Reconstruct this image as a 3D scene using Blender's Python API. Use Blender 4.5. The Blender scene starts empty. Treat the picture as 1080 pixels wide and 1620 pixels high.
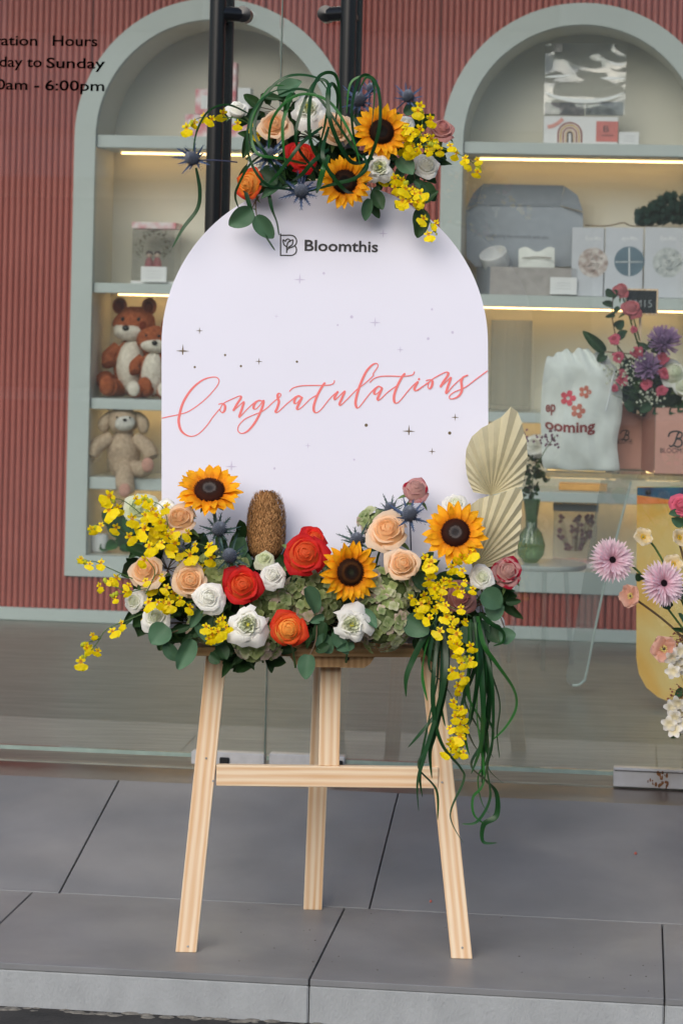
import bpy, math, random
from mathutils import Vector, Matrix, Quaternion, noise
R_ = random.Random(7)
D = bpy.data; SC = bpy.context.scene; COL = SC.collection
rad = math.radians; PI = math.pi

# ------------------------------------------------------------------ camera
F = 4100.0; HX, HY = 540.0, 480.0; EYE = 1.2; ROLL = rad(1.35)
cd = D.cameras.new('camera'); cam = D.objects.new('camera', cd); COL.objects.link(cam)
cam.location = (0, 0, EYE)
cam.matrix_world = Matrix.Translation((0, 0, EYE)) @ Matrix.Rotation(rad(90), 4, 'X') @ Matrix.Rotation(ROLL, 4, 'Z')
cd.sensor_fit = 'HORIZONTAL'; cd.sensor_width = 24.0; cd.lens = F / 1080 * 24
cd.shift_y = -(810 - HY) / 1080; cd.clip_start = 0.1; cd.clip_end = 500
cd.dof.use_dof = True; cd.dof.focus_distance = 4.78; cd.dof.aperture_fstop = 9.5
SC.camera = cam
# ------------------------------------------------------------------ sky, sun, exposure
SUN_EL, SUN_ROT = rad(30), rad(200)
w = D.worlds.new('World'); SC.world = w; w.use_nodes = True
nt = w.node_tree; bg = nt.nodes['Background']; sk = nt.nodes.new('ShaderNodeTexSky')
sk.sky_type = 'NISHITA'; sk.sun_disc = False; sk.sun_elevation = SUN_EL; sk.sun_rotation = SUN_ROT
sk.air_density = 1.0; sk.dust_density = 1.9; sk.ozone_density = 1.0
nt.links.new(sk.outputs[0], bg.inputs[0]); bg.inputs[1].default_value = 0.11
sd = D.lights.new('sun', 'SUN'); sun = D.objects.new('sun', sd); COL.objects.link(sun)
sd.energy = 1.4; sd.angle = rad(50); sd.color = (1.0, 0.955, 0.91)
# the direction towards the sun; rotation 0 is +Y, growing clockwise seen from above
sdir = Vector((math.sin(SUN_ROT) * math.cos(SUN_EL), math.cos(SUN_ROT) * math.cos(SUN_EL), math.sin(SUN_EL)))
sun.rotation_euler = sdir.to_track_quat('Z', 'Y').to_euler()
SC.view_settings.view_transform = 'Standard'; SC.view_settings.look = 'None'
SC.view_settings.exposure = 0.46; SC.view_settings.gamma = 1.0
SC.cycles.max_bounces = 10; SC.cycles.transparent_max_bounces = 24; SC.cycles.use_denoising = True
SC.cycles.caustics_reflective = False; SC.cycles.caustics_refractive = False

# ------------------------------------------------------------------ frames of reference
PSI = rad(6.6)                       # the shop front is turned this much against the view
def S(u, v, h): return Vector((u * math.cos(PSI) + v * math.sin(PSI), -u * math.sin(PSI) + v * math.cos(PSI), h))
SROT = Matrix.Rotation(-PSI, 3, 'Z')
def ray(px, py):
    dx, dy = px - HX, py - HY
    return Vector(((dx * math.cos(ROLL) + dy * math.sin(ROLL)) / F, 1.0, (dx * math.sin(ROLL) - dy * math.cos(ROLL)) / F))
def at(px, py, Y):                   # measured photo position at distance Y
    r = ray(px, py); return Vector((r.x * Y, Y, EYE + r.z * Y))
def on_v(px, py, v):                 # (u, h) on a plane parallel to the shop front
    r = ray(px, py); Y = v / (r.x * math.sin(PSI) + math.cos(PSI))
    X = r.x * Y; return X * math.cos(PSI) - Y * math.sin(PSI), EYE + r.z * Y
def on_h(px, py, h):                 # (u, v) on a level plane
    r = ray(px, py); Y = (h - EYE) / r.z; X = r.x * Y
    return X * math.cos(PSI) - Y * math.sin(PSI), X * math.sin(PSI) + Y * math.cos(PSI)

# ------------------------------------------------------------------ materials
def lin(c): return tuple(((x / 255) / 12.92 if x / 255 <= .04045 else ((x / 255 + .055) / 1.055) ** 2.4) for x in c)
MATS = {}
def newmat(name):
    m = D.materials.new(name); m.use_nodes = True; MATS[name] = m
    return m, m.node_tree, m.node_tree.nodes['Principled BSDF']
def N(nt, t, **k):
    n = nt.nodes.new(t)
    for a, b in k.items(): setattr(n, a, b)
    return n
def mat(name, c, rough=.6, spec=.4, var=.12, scale=30, bump=0, bscale=200, metal=0, stretch=(1, 1, 1), c2=None, detail=4, emit=None):
    m, nt, b = newmat(name); c = lin(c)
    tc = N(nt, 'ShaderNodeTexCoord'); mp = N(nt, 'ShaderNodeMapping'); mp.inputs['Scale'].default_value = stretch
    nt.links.new(tc.outputs['Object'], mp.inputs['Vector'])
    nz = N(nt, 'ShaderNodeTexNoise'); nz.inputs['Scale'].default_value = scale; nz.inputs['Detail'].default_value = detail
    nt.links.new(mp.outputs[0], nz.inputs['Vector'])
    cr = N(nt, 'ShaderNodeValToRGB'); e = cr.color_ramp.elements
    e[0].position = .32; e[1].position = .68
    a = lin(c2) if c2 else tuple(x * (1 - var) for x in c)
    bcol = c if c2 else tuple(min(1, x * (1 + var)) for x in c)
    e[0].color = (*a, 1); e[1].color = (*bcol, 1)
    nt.links.new(nz.outputs['Fac'], cr.inputs[0]); nt.links.new(cr.outputs[0], b.inputs['Base Color'])
    b.inputs['Roughness'].default_value = rough; b.inputs['Specular IOR Level'].default_value = spec; b.inputs['Metallic'].default_value = metal
    if bump:
        n2 = N(nt, 'ShaderNodeTexNoise'); n2.inputs['Scale'].default_value = bscale; n2.inputs['Detail'].default_value = 3
        nt.links.new(mp.outputs[0], n2.inputs['Vector'])
        bp = N(nt, 'ShaderNodeBump'); bp.inputs['Strength'].default_value = bump; bp.inputs['Distance'].default_value = .002
        nt.links.new(n2.outputs['Fac'], bp.inputs['Height']); nt.links.new(bp.outputs[0], b.inputs['Normal'])
    if emit:
        b.inputs['Emission Color'].default_value = (*lin(emit[0]), 1); b.inputs['Emission Strength'].default_value = emit[1]
    return m
def petal_mat(name, base, tip, mid=None, midp=.6, trans=.38, rough=.68, streak=.1, vein=90, spot=None):
    """colour runs from the petal's root to its tip along the attribute t; thin, so some light passes"""
    m, nt, b = newmat(name); L = nt.links.new
    at_ = N(nt, 'ShaderNodeAttribute', attribute_name='t')
    cr = N(nt, 'ShaderNodeValToRGB'); e = cr.color_ramp.elements
    e[0].position = .1; e[1].position = .95; e[0].color = (*lin(base), 1); e[1].color = (*lin(tip), 1)
    if mid: x = e.new(midp); x.color = (*lin(mid), 1)
    L(at_.outputs['Fac'], cr.inputs[0])
    tc = N(nt, 'ShaderNodeTexCoord'); nz = N(nt, 'ShaderNodeTexNoise'); nz.inputs['Scale'].default_value = vein; nz.inputs['Detail'].default_value = 3
    L(tc.outputs['Object'], nz.inputs['Vector'])
    mr = N(nt, 'ShaderNodeMapRange'); mr.inputs['From Min'].default_value = .3; mr.inputs['From Max'].default_value = .7
    mr.inputs['To Min'].default_value = 1 - streak; mr.inputs['To Max'].default_value = 1 + streak; L(nz.outputs['Fac'], mr.inputs[0])
    oi = N(nt, 'ShaderNodeObjectInfo'); m2 = N(nt, 'ShaderNodeMapRange'); m2.inputs['To Min'].default_value = .88; m2.inputs['To Max'].default_value = 1.1
    L(oi.outputs['Random'], m2.inputs[0])
    mu = N(nt, 'ShaderNodeMath', operation='MULTIPLY'); L(mr.outputs[0], mu.inputs[0]); L(m2.outputs[0], mu.inputs[1])
    vm = N(nt, 'ShaderNodeVectorMath', operation='SCALE'); L(cr.outputs[0], vm.inputs[0]); L(mu.outputs[0], vm.inputs['Scale'])
    col = vm.outputs[0]
    if spot:
        n3 = N(nt, 'ShaderNodeTexNoise'); n3.inputs['Scale'].default_value = spot[1]; L(tc.outputs['Object'], n3.inputs['Vector'])
        c3 = N(nt, 'ShaderNodeValToRGB'); c3.color_ramp.elements[0].position = spot[2]; c3.color_ramp.elements[1].position = spot[2] + .06
        L(n3.outputs['Fac'], c3.inputs[0])
        mx = N(nt, 'ShaderNodeMix', data_type='RGBA'); L(c3.outputs[0], mx.inputs[0]); L(col, mx.inputs[6]); mx.inputs[7].default_value = (*lin(spot[0]), 1)
        col = mx.outputs[2]
    L(col, b.inputs['Base Color']); b.inputs['Roughness'].default_value = rough; b.inputs['Specular IOR Level'].default_value = .3
    bp = N(nt, 'ShaderNodeBump'); bp.inputs['Strength'].default_value = .35; bp.inputs['Distance'].default_value = .0015; L(nz.outputs['Fac'], bp.inputs['Height']); L(bp.outputs[0], b.inputs['Normal'])
    tr = N(nt, 'ShaderNodeBsdfTranslucent'); L(col, tr.inputs[0]); ms = N(nt, 'ShaderNodeMixShader'); ms.inputs[0].default_value = trans
    L(b.outputs[0], ms.inputs[1]); L(tr.outputs[0], ms.inputs[2]); L(ms.outputs[0], nt.nodes['Material Output'].inputs[0])
    return m
def glass_mat(name, tint, refl=.045, rough=0.0, body=None, bodyfac=0):
    """clear sheet: lets light straight through with a tint and mirrors a little, more at a slant"""
    m, nt, b = newmat(name); L = nt.links.new
    tr = N(nt, 'ShaderNodeBsdfTransparent'); tr.inputs[0].default_value = (*tint, 1)
    gl = N(nt, 'ShaderNodeBsdfGlossy'); gl.inputs['Roughness'].default_value = rough
    lw = N(nt, 'ShaderNodeLayerWeight'); pw = N(nt, 'ShaderNodeMath', operation='POWER'); pw.inputs[1].default_value = 4.5
    L(lw.outputs['Facing'], pw.inputs[0]); ma = N(nt, 'ShaderNodeMath', operation='MULTIPLY_ADD'); ma.inputs[1].default_value = .9; ma.inputs[2].default_value = refl
    L(pw.outputs[0], ma.inputs[0]); ma.use_clamp = True
    ms = N(nt, 'ShaderNodeMixShader'); L(ma.outputs[0], ms.inputs[0])
    src = tr.outputs[0]
    if body:
        df = N(nt, 'ShaderNodeBsdfDiffuse'); df.inputs[0].default_value = (*lin(body), 1)
        m3 = N(nt, 'ShaderNodeMixShader'); m3.inputs[0].default_value = bodyfac; L(src, m3.inputs[1]); L(df.outputs[0], m3.inputs[2]); src = m3.outputs[0]
    L(src, ms.inputs[1]); L(gl.outputs[0], ms.inputs[2]); L(ms.outputs[0], nt.nodes['Material Output'].inputs[0])
    return m

# ------------------------------------------------------------------ mesh collecting
def basis(d, up=Vector((0, 0, 1))):
    d = Vector(d).normalized()
    if abs(d.dot(up)) > .98: up = Vector((0, 1, 0))
    a = up.cross(d).normalized(); b = d.cross(a); return a, b, d
class MB:
    def __init__(s): s.v = []; s.f = []; s.t = []
    def add(s, vs, fs, ts=None):
        o = len(s.v); s.v += [Vector(x) for x in vs]; s.f += [tuple(i + o for i in f) for f in fs]
        s.t += list(ts) if ts else [0.0] * len(vs); return s
    def box(s, c, size, M=None, bev=0):
        c = Vector(c); hx, hy, hz = size[0] / 2, size[1] / 2, size[2] / 2
        if bev:
            b = min(bev, hx * .9, hy * .9, hz * .9); P = []; 
            for x in (-1, 1):
                for y in (-1, 1):
                    for z in (-1, 1):
                        P += [(x * (hx), y * (hy - b), z * (hz - b)), (x * (hx - b), y * hy, z * (hz - b)), (x * (hx - b), y * (hy - b), z * hz)]
            def I(x, y, z, k): return (((x > 0) * 4 + (y > 0) * 2 + (z > 0)) * 3 + k)
            Fc = []
            for x in (-1, 1): Fc.append([I(x, -1, -1, 0), I(x, 1, -1, 0), I(x, 1, 1, 0), I(x, -1, 1, 0)][::x])
            for y in (-1, 1): Fc.append([I(-1, y, -1, 1), I(1, y, -1, 1), I(1, y, 1, 1), I(-1, y, 1, 1)][::-y])
            for z in (-1, 1): Fc.append([I(-1, -1, z, 2), I(1, -1, z, 2), I(1, 1, z, 2), I(-1, 1, z, 2)][::z])
            for x in (-1, 1):
                for y in (-1, 1):
                    Fc.append([I(x, y, -1, 0), I(x, y, -1, 1), I(x, y, 1, 1), I(x, y, 1, 0)][::x * y])
                for z in (-1, 1):
                    Fc.append([I(x, -1, z, 0), I(x, 1, z, 0), I(x, 1, z, 2), I(x, -1, z, 2)][::x * z])
            for y in (-1, 1):
                for z in (-1, 1):
                    Fc.append([I(-1, y, z, 1), I(-1, y, z, 2), I(1, y, z, 2), I(1, y, z, 1)][::y * z])
            for x in (-1, 1):
                for y in (-1, 1):
                    for z in (-1, 1): Fc.append([I(x, y, z, 0), I(x, y, z, 1), I(x, y, z, 2)][::x * y * z])
        else:
            P = [(x * hx, y * hy, z * hz) for x in (-1, 1) for y in (-1, 1) for z in (-1, 1)]
            Fc = [(0, 1, 3, 2), (4, 6, 7, 5), (0, 4, 5, 1), (2, 3, 7, 6), (0, 2, 6, 4), (1, 5, 7, 3)]
        M = M or Matrix.Identity(3)
        return s.add([c + M @ Vector(p) for p in P], Fc)
    def tube(s, pts, r, n=8, cap=True, ts=None):
        pts = [Vector(p) for p in pts]; m = len(pts); r = r if isinstance(r, (list, tuple)) else [r] * m
        vs = []; tt = []; up = Vector((0, 0, 1)); a = None
        for i, p in enumerate(pts):
            d = (pts[min(i + 1, m - 1)] - pts[max(i - 1, 0)])
            if d.length < 1e-9: d = Vector((0, 0, 1))
            d.normalize()
            if a is None: a, b, _ = basis(d)
            else:
                a = (a - d * a.dot(d)); a = a.normalized() if a.length > 1e-6 else basis(d)[0]; b = d.cross(a)
            for k in range(n):
                q = 2 * PI * k / n; vs.append(p + (a * math.cos(q) + b * math.sin(q)) * r[i]); tt.append(i / (m - 1))
        fs = [(i * n + k, i * n + (k + 1) % n, (i + 1) * n + (k + 1) % n, (i + 1) * n + k) for i in range(m - 1) for k in range(n)]
        if cap: fs += [tuple(range(n))[::-1], tuple((m - 1) * n + k for k in range(n))]
        return s.add(vs, fs, tt)
    def lathe(s, prof, c=(0, 0, 0), n=24, ax=None, rib=0, nrib=0):
        c = Vector(c); A, B, Dn = basis(ax) if ax else (Vector((1, 0, 0)), Vector((0, 1, 0)), Vector((0, 0, 1)))
        vs = []; m = len(prof)
        for r, z in prof:
            for k in range(n):
                q = 2 * PI * k / n; rr = r * (1 + (rib * math.cos(nrib * q) if nrib else 0))
                vs.append(c + A * math.cos(q) * rr + B * math.sin(q) * rr + Dn * z)
        fs = [(i * n + k, i * n + (k + 1) % n, (i + 1) * n + (k + 1) % n, (i + 1) * n + k) for i in range(m - 1) for k in range(n)]
        if prof[0][0] > 1e-5: fs.append(tuple(range(n))[::-1])
        if prof[-1][0] > 1e-5: fs.append(tuple((m - 1) * n + k for k in range(n)))
        return s.add(vs, fs, [i / (m - 1) for i in range(m) for _ in range(n)])
    def ball(s, c, r, n=10, m=7, M=None, jit=0, jf=20):
        c = Vector(c); r = Vector(r) if hasattr(r, '__len__') else Vector((r, r, r)); M = M or Matrix.Identity(3)
        vs = [c + M @ Vector((0, 0, -r.z))]
        for j in range(1, m):
            th = -PI / 2 + PI * j / m
            for k in range(n):
                q = 2 * PI * k / n; d = Vector((math.cos(th) * math.cos(q), math.cos(th) * math.sin(q), math.sin(th)))
                e = 1 + (jit * noise.noise((c + d * r.x) * jf) if jit else 0)
                vs.append(c + M @ Vector((d.x * r.x, d.y * r.y, d.z * r.z)) * e)
        vs.append(c + M @ Vector((0, 0, r.z)))
        fs = [(0, 1 + (k + 1) % n, 1 + k) for k in range(n)]
        for j in range(m - 2):
            for k in range(n): fs.append((1 + j * n + k, 1 + j * n + (k + 1) % n, 1 + (j + 1) * n + (k + 1) % n, 1 + (j + 1) * n + k))
        L = len(vs) - 1; o = 1 + (m - 2) * n
        fs += [(L, o + k, o + (k + 1) % n) for k in range(n)]
        return s.add(vs, fs)
    def prism(s, poly, back, t=0):
        """poly: list of points (front face, in order); back: vector to the rear face"""
        n = len(poly); poly = [Vector(p) for p in poly]; back = Vector(back)
        return s.add(poly + [p + back for p in poly], [tuple(range(n)), tuple(range(2 * n - 1, n - 1, -1))] + [(i, i + n, (i + 1) % n + n, (i + 1) % n) for i in range(n)])
    def mesh(s, name, smooth=True, origin=None, fix=True):
        o = Vector(origin) if origin is not None else Vector((0, 0, 0))
        me = D.meshes.new(name); me.from_pydata([v - o for v in s.v], [], s.f)
        a = me.attributes.new('t', 'FLOAT', 'POINT'); a.data.foreach_set('value', s.t)
        if fix:
            import bmesh
            bm = bmesh.new(); bm.from_mesh(me); bmesh.ops.recalc_face_normals(bm, faces=bm.faces); bm.to_mesh(me); bm.free()
        if smooth: me.polygons.foreach_set('use_smooth', [True] * len(me.polygons)); 
        me.update(); return me
    def build(s, name, m, parent=None, smooth=False, fix=True, kind=None, label=None):
        o = Vector((0, 0, 0)); p = parent
        while p is not None: o += p.location; p = p.parent
        me = s.mesh(name, smooth, o, fix); me.materials.append(m)
        ob = D.objects.new(name, me); COL.objects.link(ob); ob.parent = parent
        if smooth and smooth != 'all':
            try:
                me.set_sharp_from_angle(angle=rad(40))
            except Exception: pass
        if kind: ob['kind'] = kind
        if label: ob['label'] = label
        return ob
def thing(name, label, cat, loc=(0, 0, 0), group=None):
    o = D.objects.new(name, None); COL.objects.link(o); o.location = loc; o.empty_display_size = .02
    o['label'] = label; o['category'] = cat
    if group: o['group'] = group
    return o
def tag(o, label, cat, group=None):
    o['label'] = label; o['category'] = cat
    if group: o['group'] = group
    return o
def struct(o): o['kind'] = 'structure'; return o
def inst(name, me, m, parent, M=None):
    ob = D.objects.new(name, me); COL.objects.link(ob); ob.parent = parent
    if M is not None: ob.matrix_local = M
    if not me.materials: me.materials.append(None)
    ob.material_slots[0].link = 'OBJECT'; ob.material_slots[0].material = m
    return ob
def catmull(P, k=6):
    P = [Vector(p) for p in P]; 
    if len(P) < 3: return [P[0].lerp(P[-1], i / k) for i in range(k + 1)]
    out = []
    for i in range(len(P) - 1):
        a = P[max(i - 1, 0)]; b = P[i]; c = P[i + 1]; d = P[min(i + 2, len(P) - 1)]
        for j in range(k):
            t = j / k; out.append(.5 * ((2 * b) + (c - a) * t + (2 * a - 5 * b + 4 * c - d) * t * t + (3 * b - a - 3 * c + d) * t ** 3))
    out.append(P[-1]); return out
def text_mesh(s, size, bold=0, spacing=1.0, ext=0):
    cu = D.curves.new('txt', 'FONT'); cu.body = s; cu.size = size; cu.offset = bold; cu.space_character = spacing; cu.extrude = ext; cu.resolution_u = 3
    ob = D.objects.new('txt', cu); COL.objects.link(ob); dg = bpy.context.evaluated_depsgraph_get()
    me = D.meshes.new_from_object(ob.evaluated_get(dg)); D.objects.remove(ob); D.curves.remove(cu)
    return me
def text(name, s, size, M, m, parent=None, width=None, bold=0, spacing=1.0, arc=0):
    """flat lettering; M maps local x (reading), y (up), z (towards reader)"""
    me = text_mesh(s, size, bold, spacing); xs = [v.co.x for v in me.vertices]
    if width and xs:
        k = width / (max(xs) - min(xs)); x0 = min(xs)
        for v in me.vertices: v.co.x = (v.co.x - x0) * k
    if arc:
        for v in me.vertices: v.co.y += -arc * (v.co.x - (width or 0) / 2) ** 2
    me.materials.clear(); me.materials.append(m)
    ob = D.objects.new(name, me); COL.objects.link(ob); ob.parent = parent
    if parent:
        o = Vector((0, 0, 0)); p = parent
        while p is not None: o += p.location; p = p.parent
        M = Matrix.Translation(-o) @ M
    ob.matrix_local = M; return ob
def face_M(P, rot=SROT, roll=0):
    """frame for lettering on an upright surface that looks at the street"""
    m = (rot @ Matrix(((1, 0, 0), (0, 0, -1), (0, 1, 0)))).to_4x4() @ Matrix.Rotation(roll, 4, 'Z')
    return Matrix.Translation(P) @ m
def ribbon(pts, w, norm, off=.0006, drift=4e-6):
    """flat stroke lying on a surface with normal norm; w(i) or list of widths"""
    mb = MB(); vs = []; n = len(pts)
    for i, p in enumerate(pts):
        d = (pts[min(i + 1, n - 1)] - pts[max(i - 1, 0)]).normalized(); sd_ = norm.cross(d).normalized()
        q = p + norm * (off + drift * i); vs += [q + sd_ * w[i] / 2, q - sd_ * w[i] / 2]
    mb.add(vs, [(2 * i, 2 * i + 1, 2 * i + 3, 2 * i + 2) for i in range(n - 1)]); return mb
# ================================================================== SETTING
M_tile = mat('grey_tile', (134, 135, 137), rough=.42, spec=.45, scale=5, c2=(118, 120, 122), bump=.15, bscale=900, detail=12)
_n = M_tile.node_tree; _b = _n.nodes['Principled BSDF']; _z = N(_n, 'ShaderNodeTexNoise'); _z.inputs['Scale'].default_value = 2.2; _z.inputs['Detail'].default_value = 6; _z.inputs['Distortion'].default_value = .8
_r = N(_n, 'ShaderNodeMapRange'); _r.inputs['From Min'].default_value = .3; _r.inputs['From Max'].default_value = .7; _r.inputs['To Min'].default_value = .30; _r.inputs['To Max'].default_value = .56
_t = N(_n, 'ShaderNodeTexCoord'); _n.links.new(_t.outputs['Object'], _z.inputs['Vector']); _n.links.new(_z.outputs['Fac'], _r.inputs[0]); _n.links.new(_r.outputs[0], _b.inputs['Roughness'])
M_grout = mat('grout', (82, 80, 78), rough=.95, bump=.3)
M_riser = mat('painted_riser', (164, 168, 170), rough=.8, var=.08, scale=25, bump=.8, bscale=260, stretch=(1, 1, .5))
M_road = mat('asphalt', (38, 37, 36), rough=.85, bump=.9, bscale=150, c2=(70, 68, 66), scale=6)
M_floor = mat('shop_floor', (150, 152, 141), rough=.42, spec=.35, scale=5, stretch=(1.2, 14, 1), c2=(122, 125, 116), detail=9, bump=.1, bscale=40)
M_thresh = mat('threshold_stone', (72, 62, 58), rough=.3, var=.2, scale=12)
M_steel = mat('brushed_steel', (196, 197, 199), rough=.3, metal=.25, var=.06, scale=50)
M_rust = mat('stained_steel', (196, 197, 199), rough=.3, metal=.25, c2=(160, 154, 148), scale=9)
M_red = mat('red_fluted', (180, 98, 88), rough=.45, c2=(164, 82, 72), scale=2.5, spec=.5)
M_pale = mat('pale_blue_paint', (184, 194, 192), rough=.5, var=.03, scale=4)
M_niche = mat('niche_paint', (218, 215, 202), rough=.7, var=.03, scale=4)
M_led = mat('led_strip', (255, 226, 170), emit=((255, 204, 138), 6.0))
M_black = mat('black_metal', (13, 14, 17), rough=.3, spec=.5, var=.05)
M_gedge = mat('glass_edge', (140, 160, 152), rough=.2, spec=.6, var=.1)
M_pane = glass_mat('door_glass', (.925, .95, .94), .062, body=(196, 200, 200), bodyfac=.022)
M_txt = mat('black_vinyl', (4, 4, 5), rough=1, var=.02, spec=0)

v0, v1, dv = 4.56, 5.117, .5875
H2 = .122; TH = rad(11.73)
GV = 5.90; WV = 8.44
# ground outside: road, step, tiles
mb = MB()
for i in range(24):
    pass
road = MB().add([(-120, -120, -.078), (120, -120, -.078), (120, 4.9, -.078), (-120, 4.9, -.078)], [(0, 1, 2, 3)])
struct(road.build('road', M_road))
ter = MB().add([S(-120, 4.6, -.12), S(120, 4.6, -.12), S(120, 160, -.12), S(-120, 160, -.12)], [(0, 1, 2, 3)])
struct(ter.build('ground', M_road))
# riser blocks under the tile edge
walk = struct(MB().box(S(0, (v0 + .012 + v1) / 2 + .02, -.062), (14, v1 - v0 + .02, .102), SROT).build('walkway', M_grout))
u_j = [on_h(55, 1408.5, 0)[0], on_h(545, 1437, 0)[0], on_h(1047, 1462, 0)[0]]
st = (u_j[2] - u_j[0]) / 2
us = [u_j[0] + st * k for k in range(-4, 7)]; us[4] = u_j[0]; us[5] = u_j[1]; us[6] = u_j[2]
for a, b in zip(us[:-1], us[1:]):
    z = R_.uniform(-.0006, .0006)
    t = MB().box(S((a + b) / 2, (v0 + v1) / 2, -.006 + z), (b - a - .003, v1 - v0 - .003, .012), SROT, bev=.0012).build('tile', M_tile, walk)
    r = MB().box(S((a + b) / 2, v0 + .009, -.049), (b - a - .002, .014, .0735), SROT, bev=.003).build('riser_panel', M_riser, walk)
# rough edge where the riser meets the road
mb = MB()
for i in range(260):
    u = -1.6 + 3.4 * R_.random(); s_ = R_.uniform(.003, .011)
    mb.ball(S(u, v0 - R_.uniform(-.002, .02), -.079), (s_ * 1.6, s_, s_ * .4), 6, 4)
o = mb.build('gutter_grit', mat('grit', (120, 116, 108), var=.35, scale=90)); o['kind'] = 'stuff'
mb = MB()
for i in range(80):
    u_, v_ = R_.uniform(-.75, .8), R_.uniform(v0 + .02, v1 - .01); s_ = R_.uniform(.0005, .0013); mb.ball(S(u_, v_, .0008), (s_ * R_.uniform(1, 2), s_, s_ * .5), 5, 3)
o = mb.build('sand_specks', mat('sand', (96, 88, 80), var=.4, scale=60)); o['kind'] = 'stuff'
# ramp
RM = SROT @ Matrix.Rotation(TH, 3, 'X')
ramp = struct(MB().prism([S(-7, v1 + .001, -.012), S(-7, v1 + dv, H2 - .016), S(-7, v1 + dv, -.1), S(-7, v1 + .001, -.1)], S(14, 0, 0)).build('ramp', M_grout))
uj = [on_h(97, 1410, 0)[0], on_h(585, 1436, 0)[0]]; st2 = uj[1] - uj[0]
us2 = [uj[0] + st2 * k for k in range(-4, 7)]
for a, b in zip(us2[:-1], us2[1:]):
    c = S((a + b) / 2, v1 + dv / 2, H2 / 2) - RM @ Vector((0, 0, .006))
    MB().box(c, (b - a - .003, .597, .012), RM, bev=.0012).build('tile', M_tile, ramp)
# threshold and shop floor
fl = struct(MB().box(S(0, (v1 + dv + .19 + 11) / 2, H2 - .05), (14, 11 - (v1 + dv + .19), .1), SROT).build('shop_floor', M_floor))
th = struct(MB().box(S(0, v1 + dv + .095, H2 - .052), (14, .186, .1), SROT, bev=.003).build('threshold', M_thresh))
MB().box(S(.78 + .35, v1 + dv + .065, H2 + .003), (1.1, .05, .012), SROT, bev=.002).build('floor_channel', M_rust, th)
# black chips on the channel
mb = MB()
for i in range(9):
    mb.ball(S(.62 + .75 * R_.random(), v1 + dv + .065 + R_.uniform(-.02, .02), H2 + .009), (R_.uniform(.006, .03), .006, .0015), 7, 4)
mb.build('adhesive_residue', M_black, th)

# ---- glass doors
def door(u0, u1, label, pull_u):
    t = thing('glass_door', label, 'glass door', S((u0 + u1) / 2, GV, H2 + .012), 'frameless glass doors')
    zb = H2 + .035
    MB().box(S((u0 + u1) / 2, GV, (zb + 2.62) / 2), (u1 - u0, .010, 2.62 - zb), SROT).build('glass_pane', M_pane, t)
    for uu in (u0, u1): MB().box(S(uu + (.0025 if uu == u0 else -.0025) * -1.6, GV, (zb + 2.62) / 2), (.003, .0102, 2.62 - zb), SROT).build('glass_edge', M_gedge, t)
    MB().box(S((u0 + u1) / 2, GV, zb - .006), (u1 - u0, .0106, .009), SROT).build('bottom_edge', M_gedge, t)
    return t
ug = on_v(421, 1100, GV)[0]
dl = door(ug - 1.02, ug - .004, 'left clear glass door with black opening hours lettering, hung behind the easel', 0)
dr = door(ug + .004, ug + .965, 'right clear glass door with a rust stained steel corner patch', 0)
fr = thing('glass_panel', 'fixed clear glass panel at the far right beyond the right door', 'glass panel', S(ug + 1.9, GV, H2))
MB().box(S(ug + .975 + .6, GV, 1.37), (1.2, .010, 2.5), SROT).build('glass_pane', M_pane, fr)
fl2 = thing('glass_panel', 'fixed clear glass panel at the far left beyond the left door', 'glass panel', S(ug - 1.9, GV, H2))
MB().box(S(ug - 1.03 - .6, GV, 1.37), (1.2, .010, 2.5), SROT).build('glass_pane', M_pane, fl2)
def patch(parent, xa, ya, xb, yb, m, nm):
    (a, h1), (b, h2) = on_v(xa, ya, GV - .012), on_v(xb, yb, GV - .012)
    MB().box(S((a + b) / 2, GV, (h1 + h2) / 2), (b - a, .034, abs(h1 - h2)), SROT, bev=.002).build(nm, m, parent)
patch(dl, 303, 1188, 418, 1214, M_steel, 'lock_patch')
patch(dr, 426, 1192, 545, 1219, M_steel, 'lock_patch')
patch(dr, 970, 1214, 1092, 1250, M_rust, 'hinge_patch')
M_rs = mat('rust_stain', (140, 92, 52), rough=.8, c2=(92, 60, 38), scale=120)
mb = MB()
for k in range(26):
    (a_, h_) = on_v(1046 + R_.gauss(0, 11), R_.uniform(1222, 1246), GV - .0185)
    mb.ball(S(a_, GV - .0172, h_), (R_.uniform(.0012, .004), .0008, R_.uniform(.0012, .006)), 7, 4)
mb.build('rust_stain', M_rs, dr)
for yy in (1216, 1219):
    (a_, h_), (b_, _) = on_v(972, yy, GV - .019), on_v(1090, yy, GV - .019)
MB().box(S((a_ + b_) / 2, GV - .0185, h_), (b_ - a_, .002, .0015), SROT).build('patch_seam', M_black, dr)
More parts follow.
